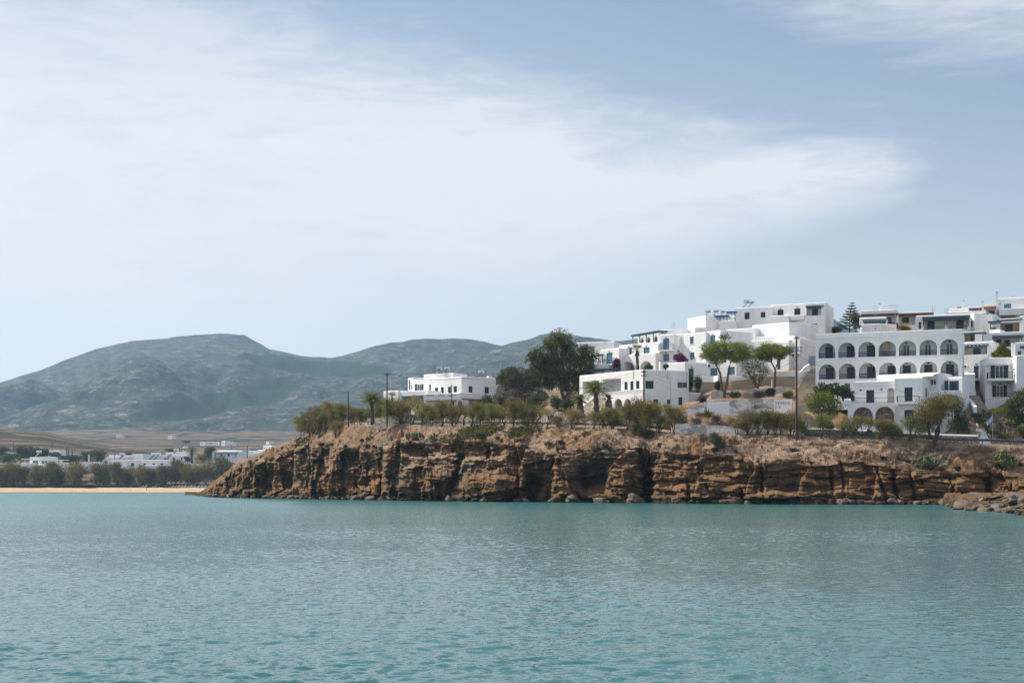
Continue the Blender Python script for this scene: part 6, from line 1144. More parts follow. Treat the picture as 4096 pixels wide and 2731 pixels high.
# prickly pears: pads as thickened ovals
def cactus(label, x, y, d, w_, h_, n, seed):
    o = thing('prickly_pear', P(x, y, d), label, 'cactus'); g = np.random.default_rng(seed); m = LMB(); k = d/F; ww, hh = w_*k, h_*k; m.ball((0, 0, 0), (.12, .12, .3), 6, 4); m.build('stem', M_BARK, o); m = LMB()
    for i in range(n):
        u = g.uniform(-1, 1); z = hh*g.random()**.8*(1-.35*u*u); rz_ = Matrix.Rotation(g.uniform(0, 3.14), 3, 'Z') @ Matrix.Rotation(g.normal()*.5, 3, 'X') @ Matrix.Rotation(g.normal()*.6, 3, 'Y'); s = g.uniform(.16, .27); m.ball((u*ww*.5, g.uniform(-.3, .3)*ww, z), (s*.8, .045, s*1.15), 8, 6, M=rz_)
    m.build('pads', L_CACT, o, True)
def slope_pt(x, y):
    """point of the scree / cliff sheet seen at photo pixel (x, y)"""
    j = int(np.clip((x-xc[0])/2.5, 0, nc-1)); c = co_h[:NT+NS+NR-1, j]; yy = HOR-(c[:, 2]-H)*F/c[:, 1]
    for i in range(len(c)-1, 0, -1):
        pass
    idx = np.argmin(np.abs(yy[NT-30:NT+NS])+.0)+NT-30; return Vector(c[idx]), float(c[idx, 1])
def sp_at(x, y):
    j = int(np.clip((x-xc[0])/2.5, 0, nc-1)); c = co_h[:NT+NS+NR-1, j].astype(float); yy = HOR-(c[:, 2]-H)*F/c[:, 1]; i = int(np.argmin(np.abs(yy-y))); return Vector(c[i])
for i, (x, y, w_, h_, n, lab) in enumerate(((1213, 1782, 62, 34, 70, 'green prickly pear on the crest at the left end of the headland'), (1482, 1760, 34, 18, 34, 'small prickly pear on the red scree'), (1668, 1758, 50, 30, 60, 'prickly pear clump above the rounded cliff mass'), (1738, 1756, 34, 22, 40, 'smaller prickly pear right of the clump above the rounded cliff'), (3700, 1874, 105, 52, 120, 'broad pale prickly pear on the slope at right'), (4020, 1868, 80, 66, 130, 'tall prickly pear on the slope near the right edge'))):
    p = sp_at(x, y); cactus(lab, x, HOR-(p.z-H)*F/p.y, p.y, w_, h_, n, 70+i)
# thorny cushions along the rim, and loose tufts
TC = []
for i in range(4):
    o = proto('thorn_cushion'); g = np.random.default_rng(90+i); bl = [(g.normal()*.22, g.normal()*.2, .16+.1*g.random(), .34, .32, .24) for _ in range(4)]; m = LMB()
    for _ in range(6): a = g.uniform(0, 6.28); m.tube([(0, 0, -.2), (math.cos(a)*.3, math.sin(a)*.3, .25)], [.02, .008], 4)
    m.build('stem', M_BARK, o); leaf_mesh('twigs', leaves(bl, 650, .2, .03, 95+i, .3, .8, .3), L_THORN, o); TC.append(o)
CUSH = [(1000, 1850), (1030, 1842), (1045, 1828), (1085, 1812), (1130, 1795), (1140, 1788), (1180, 1788), (1205, 1806), (1230, 1790), (1285, 1782), (1310, 1786), (1330, 1782), (1365, 1780), (1380, 1788), (1406, 1806), (1420, 1802), (1440, 1790), (1452, 1764), (1475, 1786), (1503, 1788), (1590, 1818), (1640, 1770), (1655, 1776), (1700, 1790), (1715, 1800), (1726, 1810), (1744, 1790), (1748, 1764), (1690, 1782), (1760, 1788), (1790, 1790), (1830, 1765), (1850, 1770), (1882, 1780), (1920, 1774), (1950, 1784), (1970, 1778), (1990, 1752), (2012, 1762), (2026, 1786), (2080, 1764), (2092, 1784), (2108, 1790), (2200, 1780), (2232, 1800), (2252, 1800), (2245, 1774), (2322, 1806), (2355, 1806), (2388, 1808), (2390, 1800), (2425, 1788), (2440, 1798), (2360, 1836), (2400, 1842), (2425, 1842), (2520, 1790), (2640, 1782), (2665, 1820), (2720, 1834), (2740, 1838), (2855, 1806), (2945, 1808), (3180, 1805), (3405, 1825), (3530, 1838), (3592, 1835), (3612, 1850), (3590, 1902), (3585, 1880), (3640, 1856), (3725, 1880), (3765, 1878), (3832, 1880), (3826, 1900), (3885, 1870), (3870, 1884), (3945, 1875), (3980, 1880), (3990, 1870), (3940, 1895), (4085, 1862), (3860, 1848), (3905, 1855)]
g = np.random.default_rng(123)
for i, (x, y) in enumerate(CUSH):
    p = sp_at(x, y); s = g.uniform(.7, 1.35); p.z -= .06; plant(TC[i % 4], p, 'dark dry thorn cushion on the rim of the cliff', 'shrub', 'thorn cushions along the cliff rim', (s*1.25, s, s*.9), g.uniform(0, 6))
for i, (x, y, w_, h_, lab) in enumerate(((2870, 1792, 60, 60, 'dark green bush trailing down the slope below the low concrete wall'), (2585, 1752, 70, 45, 'dark bush at the head of the ravine'), (2545, 1738, 60, 50, 'yellowish bush hanging over the slope left of the ravine'), (1930, 1752, 50, 20, 'low dark bush on the slope under the guardrail'))):
    p = sp_at(x, y); k = p.y/F; w2, h2 = w_*k, h_*k; shrub('shrub', lab, 'bush', p, [(-w2*.2, 0, h2*.6, w2*.3, w2*.3, h2*.4), (w2*.15, 0, h2*.3, w2*.35, w2*.3, h2*.4)], 1500, .28, .06, L_BUSHY if i != 2 else L_TAM, 380+i)
g = np.random.default_rng(5)
DRYB = []
for i in range(3):
    o = proto('dry_bush'); bl = [(g.normal()*.25, g.normal()*.25, .35, .4, .4, .35) for _ in range(4)]; m = LMB(); m.tube([(0, 0, -.2), (0, 0, .3)], [.03, .02], 4); m.build('stem', M_BARK, o); leaf_mesh('twigs', leaves(bl, 500, .34, .025, 140+i, .8, .7, .2), (L_DRY, L_DRY, L_CARP)[i], o); DRYB.append(o)
for i, (x, y, d) in enumerate([(2760, 1668, 226), (2800, 1664, 227), (2835, 1668, 227), (2868, 1662, 227), (2895, 1664, 226), (2920, 1668, 226), (2780, 1688, 222), (2815, 1690, 221), (2850, 1694, 221), (2890, 1696, 220), (2740, 1672, 226), (2930, 1690, 221), (2905, 1682, 223)]):
    z = gz(x, d); s = g.uniform(1.0, 1.7); plant(DRYB[i % 3], Vector(((x-2048)/F*d, d, z-.05)), 'straw coloured dry bush on the plot between the two writing walls', 'bush', 'dry bushes on the empty plot', (s, s, s), g.uniform(0, 6))
# creeping green mats and the loose stones of the scree
def scatter(name, region, n, mk, mat, seed):
    """many small pieces on the slope sheet as one object"""
    g = np.random.default_rng(seed); v = []
    for _ in range(n):
        x, y = region(g)
        if x is None: continue
        v.append(mk(sp_at(x, y), g))
    return np.concatenate(v)
def mat_region(cx_, cy_, rx, ry, sl):
    def f(g):
        a, r = g.uniform(0, 6.28), math.sqrt(g.random())*(1+.25*math.sin(3*g.uniform(0, 6.28))); return cx_+rx*r*math.cos(a), cy_+ry*r*math.sin(a)+sl*rx*r*math.cos(a)
    return f
def tuft(p, g):
    q = np.array(p)[None, :]+np.concatenate([g.normal(size=(6, 2))*.22, .1+.1*g.random((6, 1))], 1); ax = rv(6, g); sd_ = np.cross(ax, rv(6, g)); return np.stack([q-sd_*.13, q+ax*.13, q+sd_*.13, q-ax*.13], 1).reshape(-1, 3)
leaf = [scatter('m', mat_region(*r), n, tuft, None, 500+i) for i, (r, n) in enumerate((((1925, 1722, 80, 20, -.12), 900), ((1880, 1742, 70, 14, -.1), 380), ((2095, 1722, 58, 20, -.25), 650), ((1790, 1765, 40, 8, 0), 90)))]
o = leaf_mesh('ground_cover', np.concatenate(leaf), L_CARP, None); tag(o, 'yellow green creeping mats on the slope under the left guardrail', 'ground cover', None, 'stuff')
def stone(p, g):
    s = .04+.15*g.random()**3; d = rv(4, g)*s*np.array([1.3, 1.3, .7]); b = np.array(p)+np.array([g.normal()*.3, g.normal()*.3, s*.35+.03])
    return np.stack([b+d[0], b+d[1], b+d[2], b+d[1], b+d[3], b+d[2], b+d[0], b+d[2], b+d[3], b+d[0], b+d[3], b+d[1]], 0)
def scree(g):
    x = g.choice([g.uniform(1250, 1600), g.uniform(2080, 2560), g.uniform(2640, 3250), g.uniform(3250, 4096)]); a, b_ = float(itp(x, YE)), float(itp(x, YR)); t = g.beta(2.2, 1.6); return x, a+(b_-a)*t+6
sv = scatter('s', scree, 4200, stone, None, 61)
def dtuft(p, g):
    q = np.array(p)[None, :]+np.concatenate([g.normal(size=(9, 2))*.16, .03+.05*g.random((9, 1))], 1); ax = rv(9, g)*.7+np.array([0, 0, .9]); sd_ = np.cross(ax, rv(9, g)); sd_ /= np.linalg.norm(sd_, axis=1)[:, None]; L = .2+.25*g.random((9, 1)); return np.stack([q-sd_*.03, q+sd_*.03, q+ax*L+sd_*.015, q+ax*L-sd_*.015], 1).reshape(-1, 3)
def anyslope(g):
    x = g.uniform(1000, 4096); a, b_ = float(itp(x, YE)), float(itp(x, YR)); return x, a+4+(b_-a+14)*g.random()
o = leaf_mesh('dry_grass', scatter('d', anyslope, 1100, dtuft, None, 63), L_DRY, None); tag(o, 'dry brown tufts dotted over the scree slope', 'grass', None, 'stuff')
M_SCREE = simple('pale_loose_stones', (.40, .33, .26), .9, .45, 6); o = np_mesh('loose_stones', sv, np.arange(len(sv)).reshape(-1, 3), M_SCREE); tag(o, 'pale loose stones strewn over the scree slope above the rock face', 'stones', None, 'stuff')
# boulders at the foot of the cliff
def boulder_mesh(seed, lab=None):
    g = np.random.default_rng(seed); nu, nv = 18, 11; th = np.linspace(0, math.pi, nv)[:, None]; ph = np.linspace(0, 2*math.pi, nu, endpoint=False)[None, :]; d = np.stack([np.sin(th)*np.cos(ph), np.sin(th)*np.sin(ph), np.cos(th)+0*ph], -1); p = d.copy(); q = np.sign(d)*np.abs(d)**.5; p = q/np.maximum(np.linalg.norm(q, axis=-1, keepdims=True)**.6, .6)
    n = 1+.45*fbm(d[..., 0]*1.6+seed, d[..., 1]*1.6, d[..., 2]*2.4, 3, seed)+.3*cell(d[..., 0]*1.7+seed, d[..., 2]*2.6+d[..., 1], seed); p = p*n[..., None]*np.array([1, .8, .55]); f = []
    for i in range(nv-1):
        for j in range(nu): f.append((i*nu+j, (i+1)*nu+j, (i+1)*nu+(j+1) % nu, i*nu+(j+1) % nu))
    return np_mesh('boulder', p, np.array(f), M_BOUL)
M_BOUL = simple('weathered_boulder_rock', (.12, .09, .062), .9, .5, 1.1, bmp=.08); M_BOULG = simple('violet_grey_boulder_rock', (.12, .105, .105), .85, .35, 1.3, bmp=.06); M_SLAB = simple('pale_slab_rock', (.27, .21, .15), .9, .25, 1.2, bmp=.06)
BO = [boulder_mesh(i) for i in range(6)]
g = np.random.default_rng(8); BL = []
for i in range(64):
    t = g.random(); x = 3790+t*330; fr_ = float(itp(x, [(3755, 2018), (3800, 2029), (3860, 2041), (3950, 2046), (4040, 2052), (4096, 2066), (4240, 2090)])); v_ = g.random()**1.4; df_ = 12516/(fr_-1952); d = df_+(186-df_)*v_; BL.append((x, d, g.uniform(.3, .62), 'grey brown boulder on the rock shelf at the right end of the cliff', None))
for x, y, s, mt, lab in ((3945, 2004, 2.2, M_SLAB, 'broad pale slab lying on the rock shelf'), (4010, 1993, 1.8, M_SLAB, 'long pale slab near the cliff foot at the right edge'), (3905, 1982, 1.5, M_BOUL, 'dark pointed boulder against the cliff at the back of the shelf'), (3850, 2018, 1.5, M_BOUL, 'dark brown boulder at the front of the rock shelf'), (3995, 2030, 1.1, M_BOULG, 'smooth violet grey boulder near the water'), (4062, 2020, 1.2, M_BOULG, 'large grey boulder standing upright at the right edge'), (4085, 2018, 1.3, M_BOULG, 'violet grey boulder cut by the right edge'), (4080, 2052, 1.0, M_BOUL, 'nearest dark boulder in the water at the right edge'), (4040, 2040, .9, M_SLAB, 'small pale flat rock awash by the grey boulders'), (4070, 1990, 1.6, M_BOULG, 'grey boulder high on the shelf at the right edge')):
    v_ = {2004: 150, 1993: 165, 1982: 186, 2018: 146, 2030: 134, 2020: 132, 2052: 117, 2040: 126, 1990: 160}[y]; BL.append((x, v_-4*(x == 4085), s, lab, mt))
for x, s in ((2860, .0), (2938, .9), (2870+300, .8), (3265, 1.0), (3288, .9), (3200, .7), (2540, 1.2), (2480, 1.0), (1480, .9), (1560, .8), (845, 1.1), (870, 1.2), (900, 1.0), (1075, .9), (1250, .8), (1340, .8), (2300, 1.0), (2400, 1.1), (1800, .8), (2000, .9), (3340, .8), (3400, .7), (3000, 1.0), (3080, .9)):
    if s: BL.append((x, float(D0(x))-2.2, s, 'fallen brown boulder at the waterline under the cliff', 'foot'))
for i in range(95):
    x = g.choice([g.uniform(2640, 3780), g.uniform(2640, 3780), g.uniform(1440, 2560), g.uniform(850, 1440)]); BL.append((x, float(D0(x))-g.uniform(1.2, 3.4), g.uniform(.28, .85), 'small brown rock in the rubble along the waterline under the cliff', 'foot'))
for i, (x, d, s, lab, mt) in enumerate(BL):
    o = BO[i % 6] if i < 6 else BO[i % 6].copy()
    if i >= 6: link(o)
    if isinstance(mt, bpy.types.Material): o.data = o.data.copy(); o.data.materials[0] = mt
    z = .25 if mt == 'foot' else .05+.9*min(1, max(0, (d-float(12516/(itp(x, [(3755, 2018), (3800, 2029), (3860, 2041), (3950, 2046), (4040, 2052), (4096, 2066), (4240, 2090)])-1952)))/12))
    o.location = ((x-2048)/F*d, d, z); e = g.uniform(.8, 1.3, 3); flat = .45 if mt is M_SLAB else 1; s *= .62 if isinstance(mt, bpy.types.Material) else 1; o.scale = (s*e[0]*1.1, s*e[1], s*e[2]*flat*.8); o.rotation_euler = (g.normal()*.25, g.normal()*.25, g.uniform(0, 6.28)); tag(o, lab, 'boulder', 'boulders on the right rock shelf' if mt is None else ('boulders at the cliff foot' if mt == 'foot' else None), 'thing')
# flat rock ledge running out from the left tip of the headland
def ledge(label, pts, d, hgt):
    o = thing('rock_ledge', P(pts[0][0], pts[0][1], d), label, 'rock'); m = MB(); n = len(pts); front = [P(x, y, d) for x, y in pts]
    for a, b_ in zip(front, front[1:]):
        A, B_ = a.copy(), b_.copy(); A.z = B_.z = -.5; T1, T2 = a+Vector((0, 3, .1)), b_+Vector((0, 3, .1)); m.poly([A, B_, b_, a]); m.poly([a, b_, T2, T1]); m.poly([T1, T2, T2-Vector((0, 0, 2)), T1-Vector((0, 0, 2))])
    m.build('rock', M_BOUL, o)
ledge('thin dark ledge reaching from the headland tip toward the beach', [(738, 1977), (745, 1976), (770, 1975.5), (790, 1975.5), (820, 1974), (850, 1974)], 470, 1); ledge('thicker dark rock bar behind the thin ledge at the headland tip', [(764, 1973), (768, 1970), (782, 1970.5), (800, 1972), (826, 1970.5), (850, 1971)], 520, 1)
# ---- trees behind the beach
BT = [tam_proto(400+i, 12, 12, L_BTAM, 5200, .75, .2, .12, 3+i % 2, 20+i, .12, 'tamarisk', 1.0, 1.1) for i in range(5)]
BROW = [(8, 1858, 1948, 70), (48, 1858, 1948, 78), (95, 1863, 1948, 66), (150, 1862, 1948, 84), (206, 1850, 1948, 84), (240, 1884, 1948, 50), (300, 1852, 1949, 112), (392, 1852, 1949, 92), (425, 1868, 1949, 60), (468, 1852, 1949, 70), (503, 1864, 1949, 66), (568, 1864, 1949, 76), (612, 1872, 1949, 60), (650, 1864, 1949, 64), (706, 1842, 1946, 96), (790, 1856, 1942, 112), (880, 1834, 1940, 118), (908, 1872, 1930, 60)]
for i, (x, yt, yb, wp) in enumerate(BROW):
    d = 801+(i*5) % 9; h = (yb-yt)/F*d; w_ = wp/F*d; p = P(x, yb, d); p.z = max(p.z, 2.6); plant(BT[i % 5], p, '%s tamarisk from the left in the row behind the beach' % ORD[i], 'tamarisk', 'tamarisks behind the beach', (w_/12*1.22, w_/12, h/12*1.05), (i*1.9) % 6.28)
BG = [(14, 1788, 1826, 60, 980, L_BUSHY, 'grey green tree clump at the left edge behind the houses'), (30, 1815, 1856, 70, 900, L_DARK, 'dark tree left of the white house with the pergola'), (85, 1784, 1850, 72, 905, L_BUSHY, 'tall dark tree behind the left end of the white house'), (140, 1790, 1850, 66, 915, L_BUSHY, 'round dark tree behind the middle of the white house'), (172, 1794, 1850, 70, 920, L_BUSHY, 'broad dark tree behind the right end of the white house'), (215, 1808, 1850, 54, 925, L_BUSHY, 'tree below the pale flat roofed house'), (262, 1822, 1852, 60, 930, L_BUSHY, 'low tree mass left of the two thick poles'), (306, 1820, 1852, 70, 935, L_BUSHY, 'low tree mass right of the two thick poles'), (352, 1806, 1852, 50, 890, L_BUSHY, 'left part of the big tree behind the white chimney'), (385, 1800, 1850, 70, 880, L_BUSHY, 'big tree behind the white chimney'), (510, 1808, 1820, 40, 1020, L_BUSHY, 'flat tree behind the round white roof'), (688, 1794, 1812, 46, 1010, L_BUSHY, 'dark tree top behind the upper white roof'), (834, 1788, 1842, 42, 905, L_DARK, 'bright green round tree left of the blue banded house'), (812, 1816, 1848, 38, 900, L_LIME, 'pale green bush under the round green tree'), (752, 1826, 1850, 28, 880, L_DARK, 'dark shrub at the foot of the beach palm'), (905-410, 1770, 1782, 0, 1500, L_DARK, ''), (742, 1760, 1774, 36, 1700, L_BUSHY, 'grey tree clump standing alone in the fields')]
BGP = [(lambda i: (tam_proto(500+i, 10, 10, (L_BUSHY, L_DARK, L_LIME)[i], 2400, .75, .3, 0, 3, 12, .15, 'garden_tree')))(i) for i in range(3)]
for i, (x, yt, yb, wp, d, mt, lab) in enumerate(BG):
    if not wp: continue
    h = (yb-yt)/F*d; w_ = wp/F*d; p = P(x, yb, d); plant(BGP[(L_BUSHY, L_DARK, L_LIME).index(mt)], p, lab, 'tree', 'trees among the houses behind the beach', (w_/9, w_/9, h/10*1.05), i*1.7)
palm('shaggy tall palm among the white houses behind the beach', (768, 1850), (767, 1802), 885, 40, 5.2, seed=21, tr=.6, up=.55, skirt=16)
# ================================================================ poles, cables, heaters, aerials
M_WIRE = simple('cable_rubber', (.03, .03, .032), .6, .1, 1)
def pole(label, x, ytop, ybot, d, r0=.14, arms=(), name='utility_pole', lean=0.0, lamp=False, mat=None):
    o = thing(name, P(x, ybot, d), label, 'pole'); k = d/F; h = (ybot-ytop)*k; m = LMB(); m.tube([(0, 0, -.6), (lean*h*.5, 0, h*.5), (lean*h, 0, h)], [r0, r0*.88, r0*.72], 8); m.build('post', mat or M_DARKM, o)
    for z, wd in arms:
        m = LMB(); m.box(I4, (-wd/2+lean*h, -.06, h-z-.06), (wd/2+lean*h, .06, h-z+.06)); 
        for u in (-.45, -.15, .15, .45): m.ball((u*wd+lean*h, 0, h-z+.14), .06, 6, 4)
        m.build('crossarm', M_DARKM, o)
    if lamp:
        m = LMB(); m.tube([(0, 0, h*.62), (.5, -.2, h*.68), (1.2, -.3, h*.675), (1.5, -.3, h*.66)], [.03]*4, 5); a_ = m.build('lamp_arm', M_METAL, o); m = LMB(); m.ball((1.6, -.3, h*.655), (.3, .13, .09), 8, 5); m.build('lamp_head', M_TRIM, a_)
    return P(x, ytop, d)
T1 = pole('dark timber pole rising left of the navy shuttered house', 1548, 1492, 1696, 270, .15, ((.25, 1.2),)); T2 = pole('thin timber pole in front of the navy shuttered house', 1806, 1538, 1700, 262, .11); pole('short knotted pole at the left end of the road', 1393, 1566, 1697, 287, .13)
T3 = pole('dark timber pole against the corner of the green shuttered house', 2576, 1476, 1715, 237, .15, ((.5, 1.0), (1.1, 1.0))); T4 = pole('tallest timber pole, with a street lamp, beside the long stone steps', 3186, 1345, 1746, 207, .17, ((.3, .9),), lamp=True)
T5 = pole('slender metal pole with an aerial behind the bare brown tree', 2001, 1452, 1520, 300, .05, mat=M_METAL); pole('white metal post by the right pine', 3088, 1518, 1552, 247, .09, mat=M_TRIM); pole('thin leaning stick stuck in the red scree', 1435, 1703, 1746, float(sp_at(1432, 1746).y), .05, lean=.18, mat=M_TAN)
def cable(label, a, b_, sag, r=.022):
    o = thing('power_cable', a, label, 'cable'); m = MB(); n = 14; m.tube([a.lerp(b_, i/n)-Vector((0, 0, sag*4*(i/n)*(1-i/n))) for i in range(n+1)], r, 4); m.build('strand', M_WIRE, o)
cable('overhead cable from the left pole to the corner of the navy shuttered house', T1, P(1843, 1512, 281.5), .7, .03); cable('cable running from the navy shuttered house up to the eucalyptus', P(1843, 1512, 281.5), P(2110, 1440, 278), .9, .03); cable('second thinner cable from the house to the eucalyptus', P(1845, 1514, 281.5), P(2112, 1450, 278), 1.2)
for i in range(4): cable(('topmost', 'second', 'third', 'lowest')[i]+' long wire crossing before the eucalyptus to the green house pole', P(1806, 1541+4*i, 262), P(2576, 1482+9*i, 237), 1.6+.3*i, .016)
for i in range(3): cable(('upper', 'middle', 'lower')[i]+' wire from the green house pole to the tallest pole', P(2576, 1480+10*i, 237), P(3186, 1440+30*i, 207), 2.6+.5*i, .016)
for i in range(3): cable(('upper', 'middle', 'lower')[i]+' wire from the tallest pole across the arcaded building', P(3186, 1420+40*i, 207), P(3588, 1522+16*i, 211), 1.0+.3*i, .016)
cable('short service wire from the tallest pole to the arcaded building', P(3186, 1350, 207), P(3264, 1390, 225), .4, .018); cable('stay wire slanting down from the left pole', P(1548, 1494, 270), P(1655, 1580, 280), .3, .018)
cable('wire crossing the double steps toward the right hand house', P(3588, 1560, 211), P(4060, 1575, 205), 1.3, .014)
M_CHROME = simple('brushed_steel_tank', (.62, .63, .64), .3, .1, 2, metal=.8)
def heater(label, x, y, d, s=1.0, flip=1, group='solar water heaters on the roofs'):
    """(x, y): foot on the roof"""
    o = thing('solar_water_heater', P(x, y, d), label, 'water heater', group); m = LMB(); m.tube([(-.62*s, .1, 1.25*s), (-.58*s, .1, 1.25*s), (.58*s, .1, 1.25*s), (.62*s, .1, 1.25*s)], [.12*s, .27*s, .27*s, .12*s], 12); m.build('tank', M_CHROME, o, False)
    m = LMB(); M = Matrix.Translation((-.35*flip*s, 0, .62*s)) @ Matrix.Rotation(-.75*flip, 4, 'Y'); m.box(M, (-.85*s, -.5*s, -.04), (.85*s, .5*s, .04)); m.build('collector_panel', M_GLASS, o); m = LMB()
    for u in (-.35, .5): m.tube([(u*s, .15, -.3), (u*s, .15, 1.1*s)], .03, 4)
    m.tube([(-1.0*s*flip, 0, -.2), (.5*s, .1, 1.1*s)], .03, 4); m.build('stand', M_METAL, o)
heater('left of two solar water heaters on the navy shuttered house', 1758, 1497, 288, 1.0); heater('right of two solar water heaters on the navy shuttered house', 1788, 1497, 289, 1.0); heater('single solar water heater on the right wing of the navy shuttered house', 1925, 1511, 287, 1.0)
heater('large solar water heater on the topmost block', 2988, 1233, 290, 1.15); heater('second solar water heater beside the large one on the topmost block', 3006, 1233, 291, 1.0); heater('left solar water heater on the stepped roof below the topmost block', 2832, 1268, 292, .95); heater('middle solar water heater on the stepped roof below the topmost block', 2864, 1268, 292, 1.0); heater('right solar water heater on the stepped roof below the topmost block', 2892, 1269, 293, .95)
def aerial(label, x, ytop, ybot, d, n=3):
    o = thing('antenna', P(x, ybot, d), label, 'antenna', 'rooftop aerials'); h = (ybot-ytop)*d/F; m = LMB(); m.tube([(0, 0, -.3), (0, 0, h)], .03, 5); m.build('mast', M_METAL, o); m = LMB()
    for k in range(n): z = h-.15-.4*k; m.tube([(-.45, 0, z), (.45, 0, z)], .018, 4); [m.tube([(u, -.25, z-.18), (u, -.25, z+.18)], .014, 4) for u in (-.4, -.15, .15, .4)]; m.tube([(-.1, -.25, z), (.1, .02, z)], .015, 4)
    m.build('elements', M_METAL, o)
for lab, x, a, c, d in (('leftmost aerial above the teal pergola left of the white chimney', 3500, 1226, 1272, 266), ('aerial between the chimney and the veranda', 3563, 1218, 1242, 281), ('tall aerial at the corner of the brown veranda', 3581, 1217, 1322, 263), ('aerial on the left of the long teal pergola house', 3731, 1223, 1262, 258), ('aerial in the middle of the long teal pergola house', 3785, 1230, 1262, 257), ('small aerial on the uppermost house at the right edge', 4052, 1182, 1192, 284), ('aerial on the broken chimney of the block with the blue veranda', 2694, 1290, 1304, 278), ('white lattice aerial on the terrace at the right edge', 4072, 1245, 1272, 260), ('thin aerial on the roof left of the blue veranda', 2420, 1356, 1390, 284)): aerial(lab, x, a, c, d)
# flagpole and flag
M_FLB = simple('flag_blue_cloth', (.06, .16, .42), .8, .1, 2); M_FLW = simple('flag_white_cloth', (.8, .8, .8), .8, .05, 2)
o = thing('flagpole', P(3971, 1768, 206.6), 'slim flagpole with a limp blue and white striped flag by the terrace steps', 'flagpole'); k = 206.6/F; h = (1768-1660)*k; m = LMB(); m.tube([(0, 0, -.3), (0, 0, h)], [.04, .03], 6); m.ball((0, 0, h+.05), .06, 8, 5); m.build('pole', M_METAL, o); m = MB(); nu, nv_ = 18, 18
def fp(u, v):
    """u along the fly, v down the hoist: the cloth hangs and folds to the left"""
    x = -.98*u*(1-.25*v)-.02; z = h-.1-.75*v*(1-.25*u)-.95*u**1.2; y = .10*math.sin(7*u+2*v)*u+.05*math.sin(11*u); return (x, y, z)
for i in range(nu):
    for j in range(nv_):
        u0, u1, v0, v1 = i/nu, (i+1)/nu, j/nv_, (j+1)/nv_; stripe = (j//2) % 2; can = u0 < .36 and j < 10
        if can: cu, cv_ = int(u0/.36*5), j//2; stripe = 1 if (cu == 2 or cv_ == 2) else 0
        m.poly([fp(u0, v0), fp(u1, v0), fp(u1, v1), fp(u0, v1)], stripe)
m.v = [tuple(Vector(p)+wloc(o)) for p in m.v]; m.build('flag', [M_FLB, M_FLW], o)
M_GLOBE = simple('opal_lamp_globe', (.82, .82, .8), .3, .03, 1)
for i, (x, y, d, lab) in enumerate(((3892, 1666, 212.2, 'topmost white globe lamp on the terrace walls'), (3914, 1687.5, 210.8, 'second white globe lamp down the terrace walls'), (3937, 1710.5, 209.4, 'third white globe lamp, left of the hanging flag tip'), (3961, 1728, 208, 'fourth white globe lamp, just left of the flagpole'), (3976, 1758, 206.2, 'lowest white globe lamp, at the flagpole foot'), (3837, 1589, 216, 'white globe on the post of the curving parapet'), (3891, 1620, 214, 'white globe on the divider between the two flights'))):
    o = thing('garden_lamp', P(x, y+6, d), lab, 'lamp', 'white globe lamps by the steps'); m = MB(); m.tube([(0, 0, -.35), (0, 0, .04)], [.08, .06], 8); m.v = [tuple(Vector(p)+wloc(o)) for p in m.v]; m.build('base', M_WHITE, o); m = MB(); m.ball(wloc(o)+Vector((0, 0, .2)), .19, 12, 8); m.build('globe', M_GLOBE, o, True)
o = thing('flower_pot', P(3884, 1669, 212.5), 'terracotta pot left of the topmost globe lamp', 'pot'); m = MB(); m.tube([(0, 0, -.1), (0, 0, .28), (0, 0, .34)], [.13, .2, .22], 12); m.v = [tuple(Vector(p)+wloc(o)) for p in m.v]; m.build('pot', simple('terracotta', (.34, .13, .06), .8, .2, 4), o)
o = thing('litter_bin', P(3478, 1752, 205.8), 'dark teal rubbish bin at the guardrail before the white coped wall', 'bin'); m = MB(); m.tube([(0, 0, -.2), (0, 0, 1.0), (0, 0, 1.05)], [.32, .4, .42], 12); m.v = [tuple(Vector(p)+wloc(o)) for p in m.v]; m.build('body', M_TEAL, o); m = MB(); m.tube([(0, 0, 1.06), (0, 0, 1.12), (0, 0, 1.2)], [.44, .42, .1], 12); m.v = [tuple(Vector(p)+wloc(o)) for p in m.v]; m.build('lid', M_TEAL, o)

# ================================================================ the hamlet behind the beach
def far(label, x, y, d, boxes, chim=(), pergs=(), name='beach_house'):
    b = Bld(label, 'house', x, y, d, name)
    for bx in boxes: f = b.box(*bx[:6], bx[6] if len(bx) > 6 else 8, ops=bx[7] if len(bx) > 7 else (), c=.25)
    for c_ in chim: chimney(b.root, f, *c_, .5, None, False)
    for p in pergs: pergola(b.root, f, *p)
    b.done(); return b
far('white house with a pergola at its left end behind the beach tamarisks', 170, 1866, 850, [(119, 852, 158, 849, 1828.5, 1875, 9, [('gl', 130, 1841, 152, 1857, M_TRIM)]), (157, 849, 226, 851, 1827, 1875, 9, [('gl', 165.5, 1842, 178, 1854, M_TRIM), ('gl', 180, 1842, 188.5, 1852.5, M_TRIM)]), (82, 848, 135, 846, 1852.5, 1875, 5), (135, 845, 175, 844, 1858, 1880, 4)], (), ((86, 119, 1834, 1837.5, -2, 3, M_TRIM, (88, 99), 1853),))
far('long low white house with a tall round chimney behind the beach', 310, 1864, 845, [(221, 848, 290, 846, 1851, 1885, 8), (290, 846, 402, 845, 1848.5, 1885, 8), (236, 842, 246, 842, 1842, 1855, 2)], ((351.5, 1814, 357, 1850),), ((226, 266, 1838, 1840.5, -3, 2, M_TRIM),))
far('pale flat roofed house above the dark trees at left', 215, 1820, 1000, [(193, 1004, 238, 1000, 1801.5, 1830, 9), (230, 998, 254, 998, 1820, 1835, 6)])
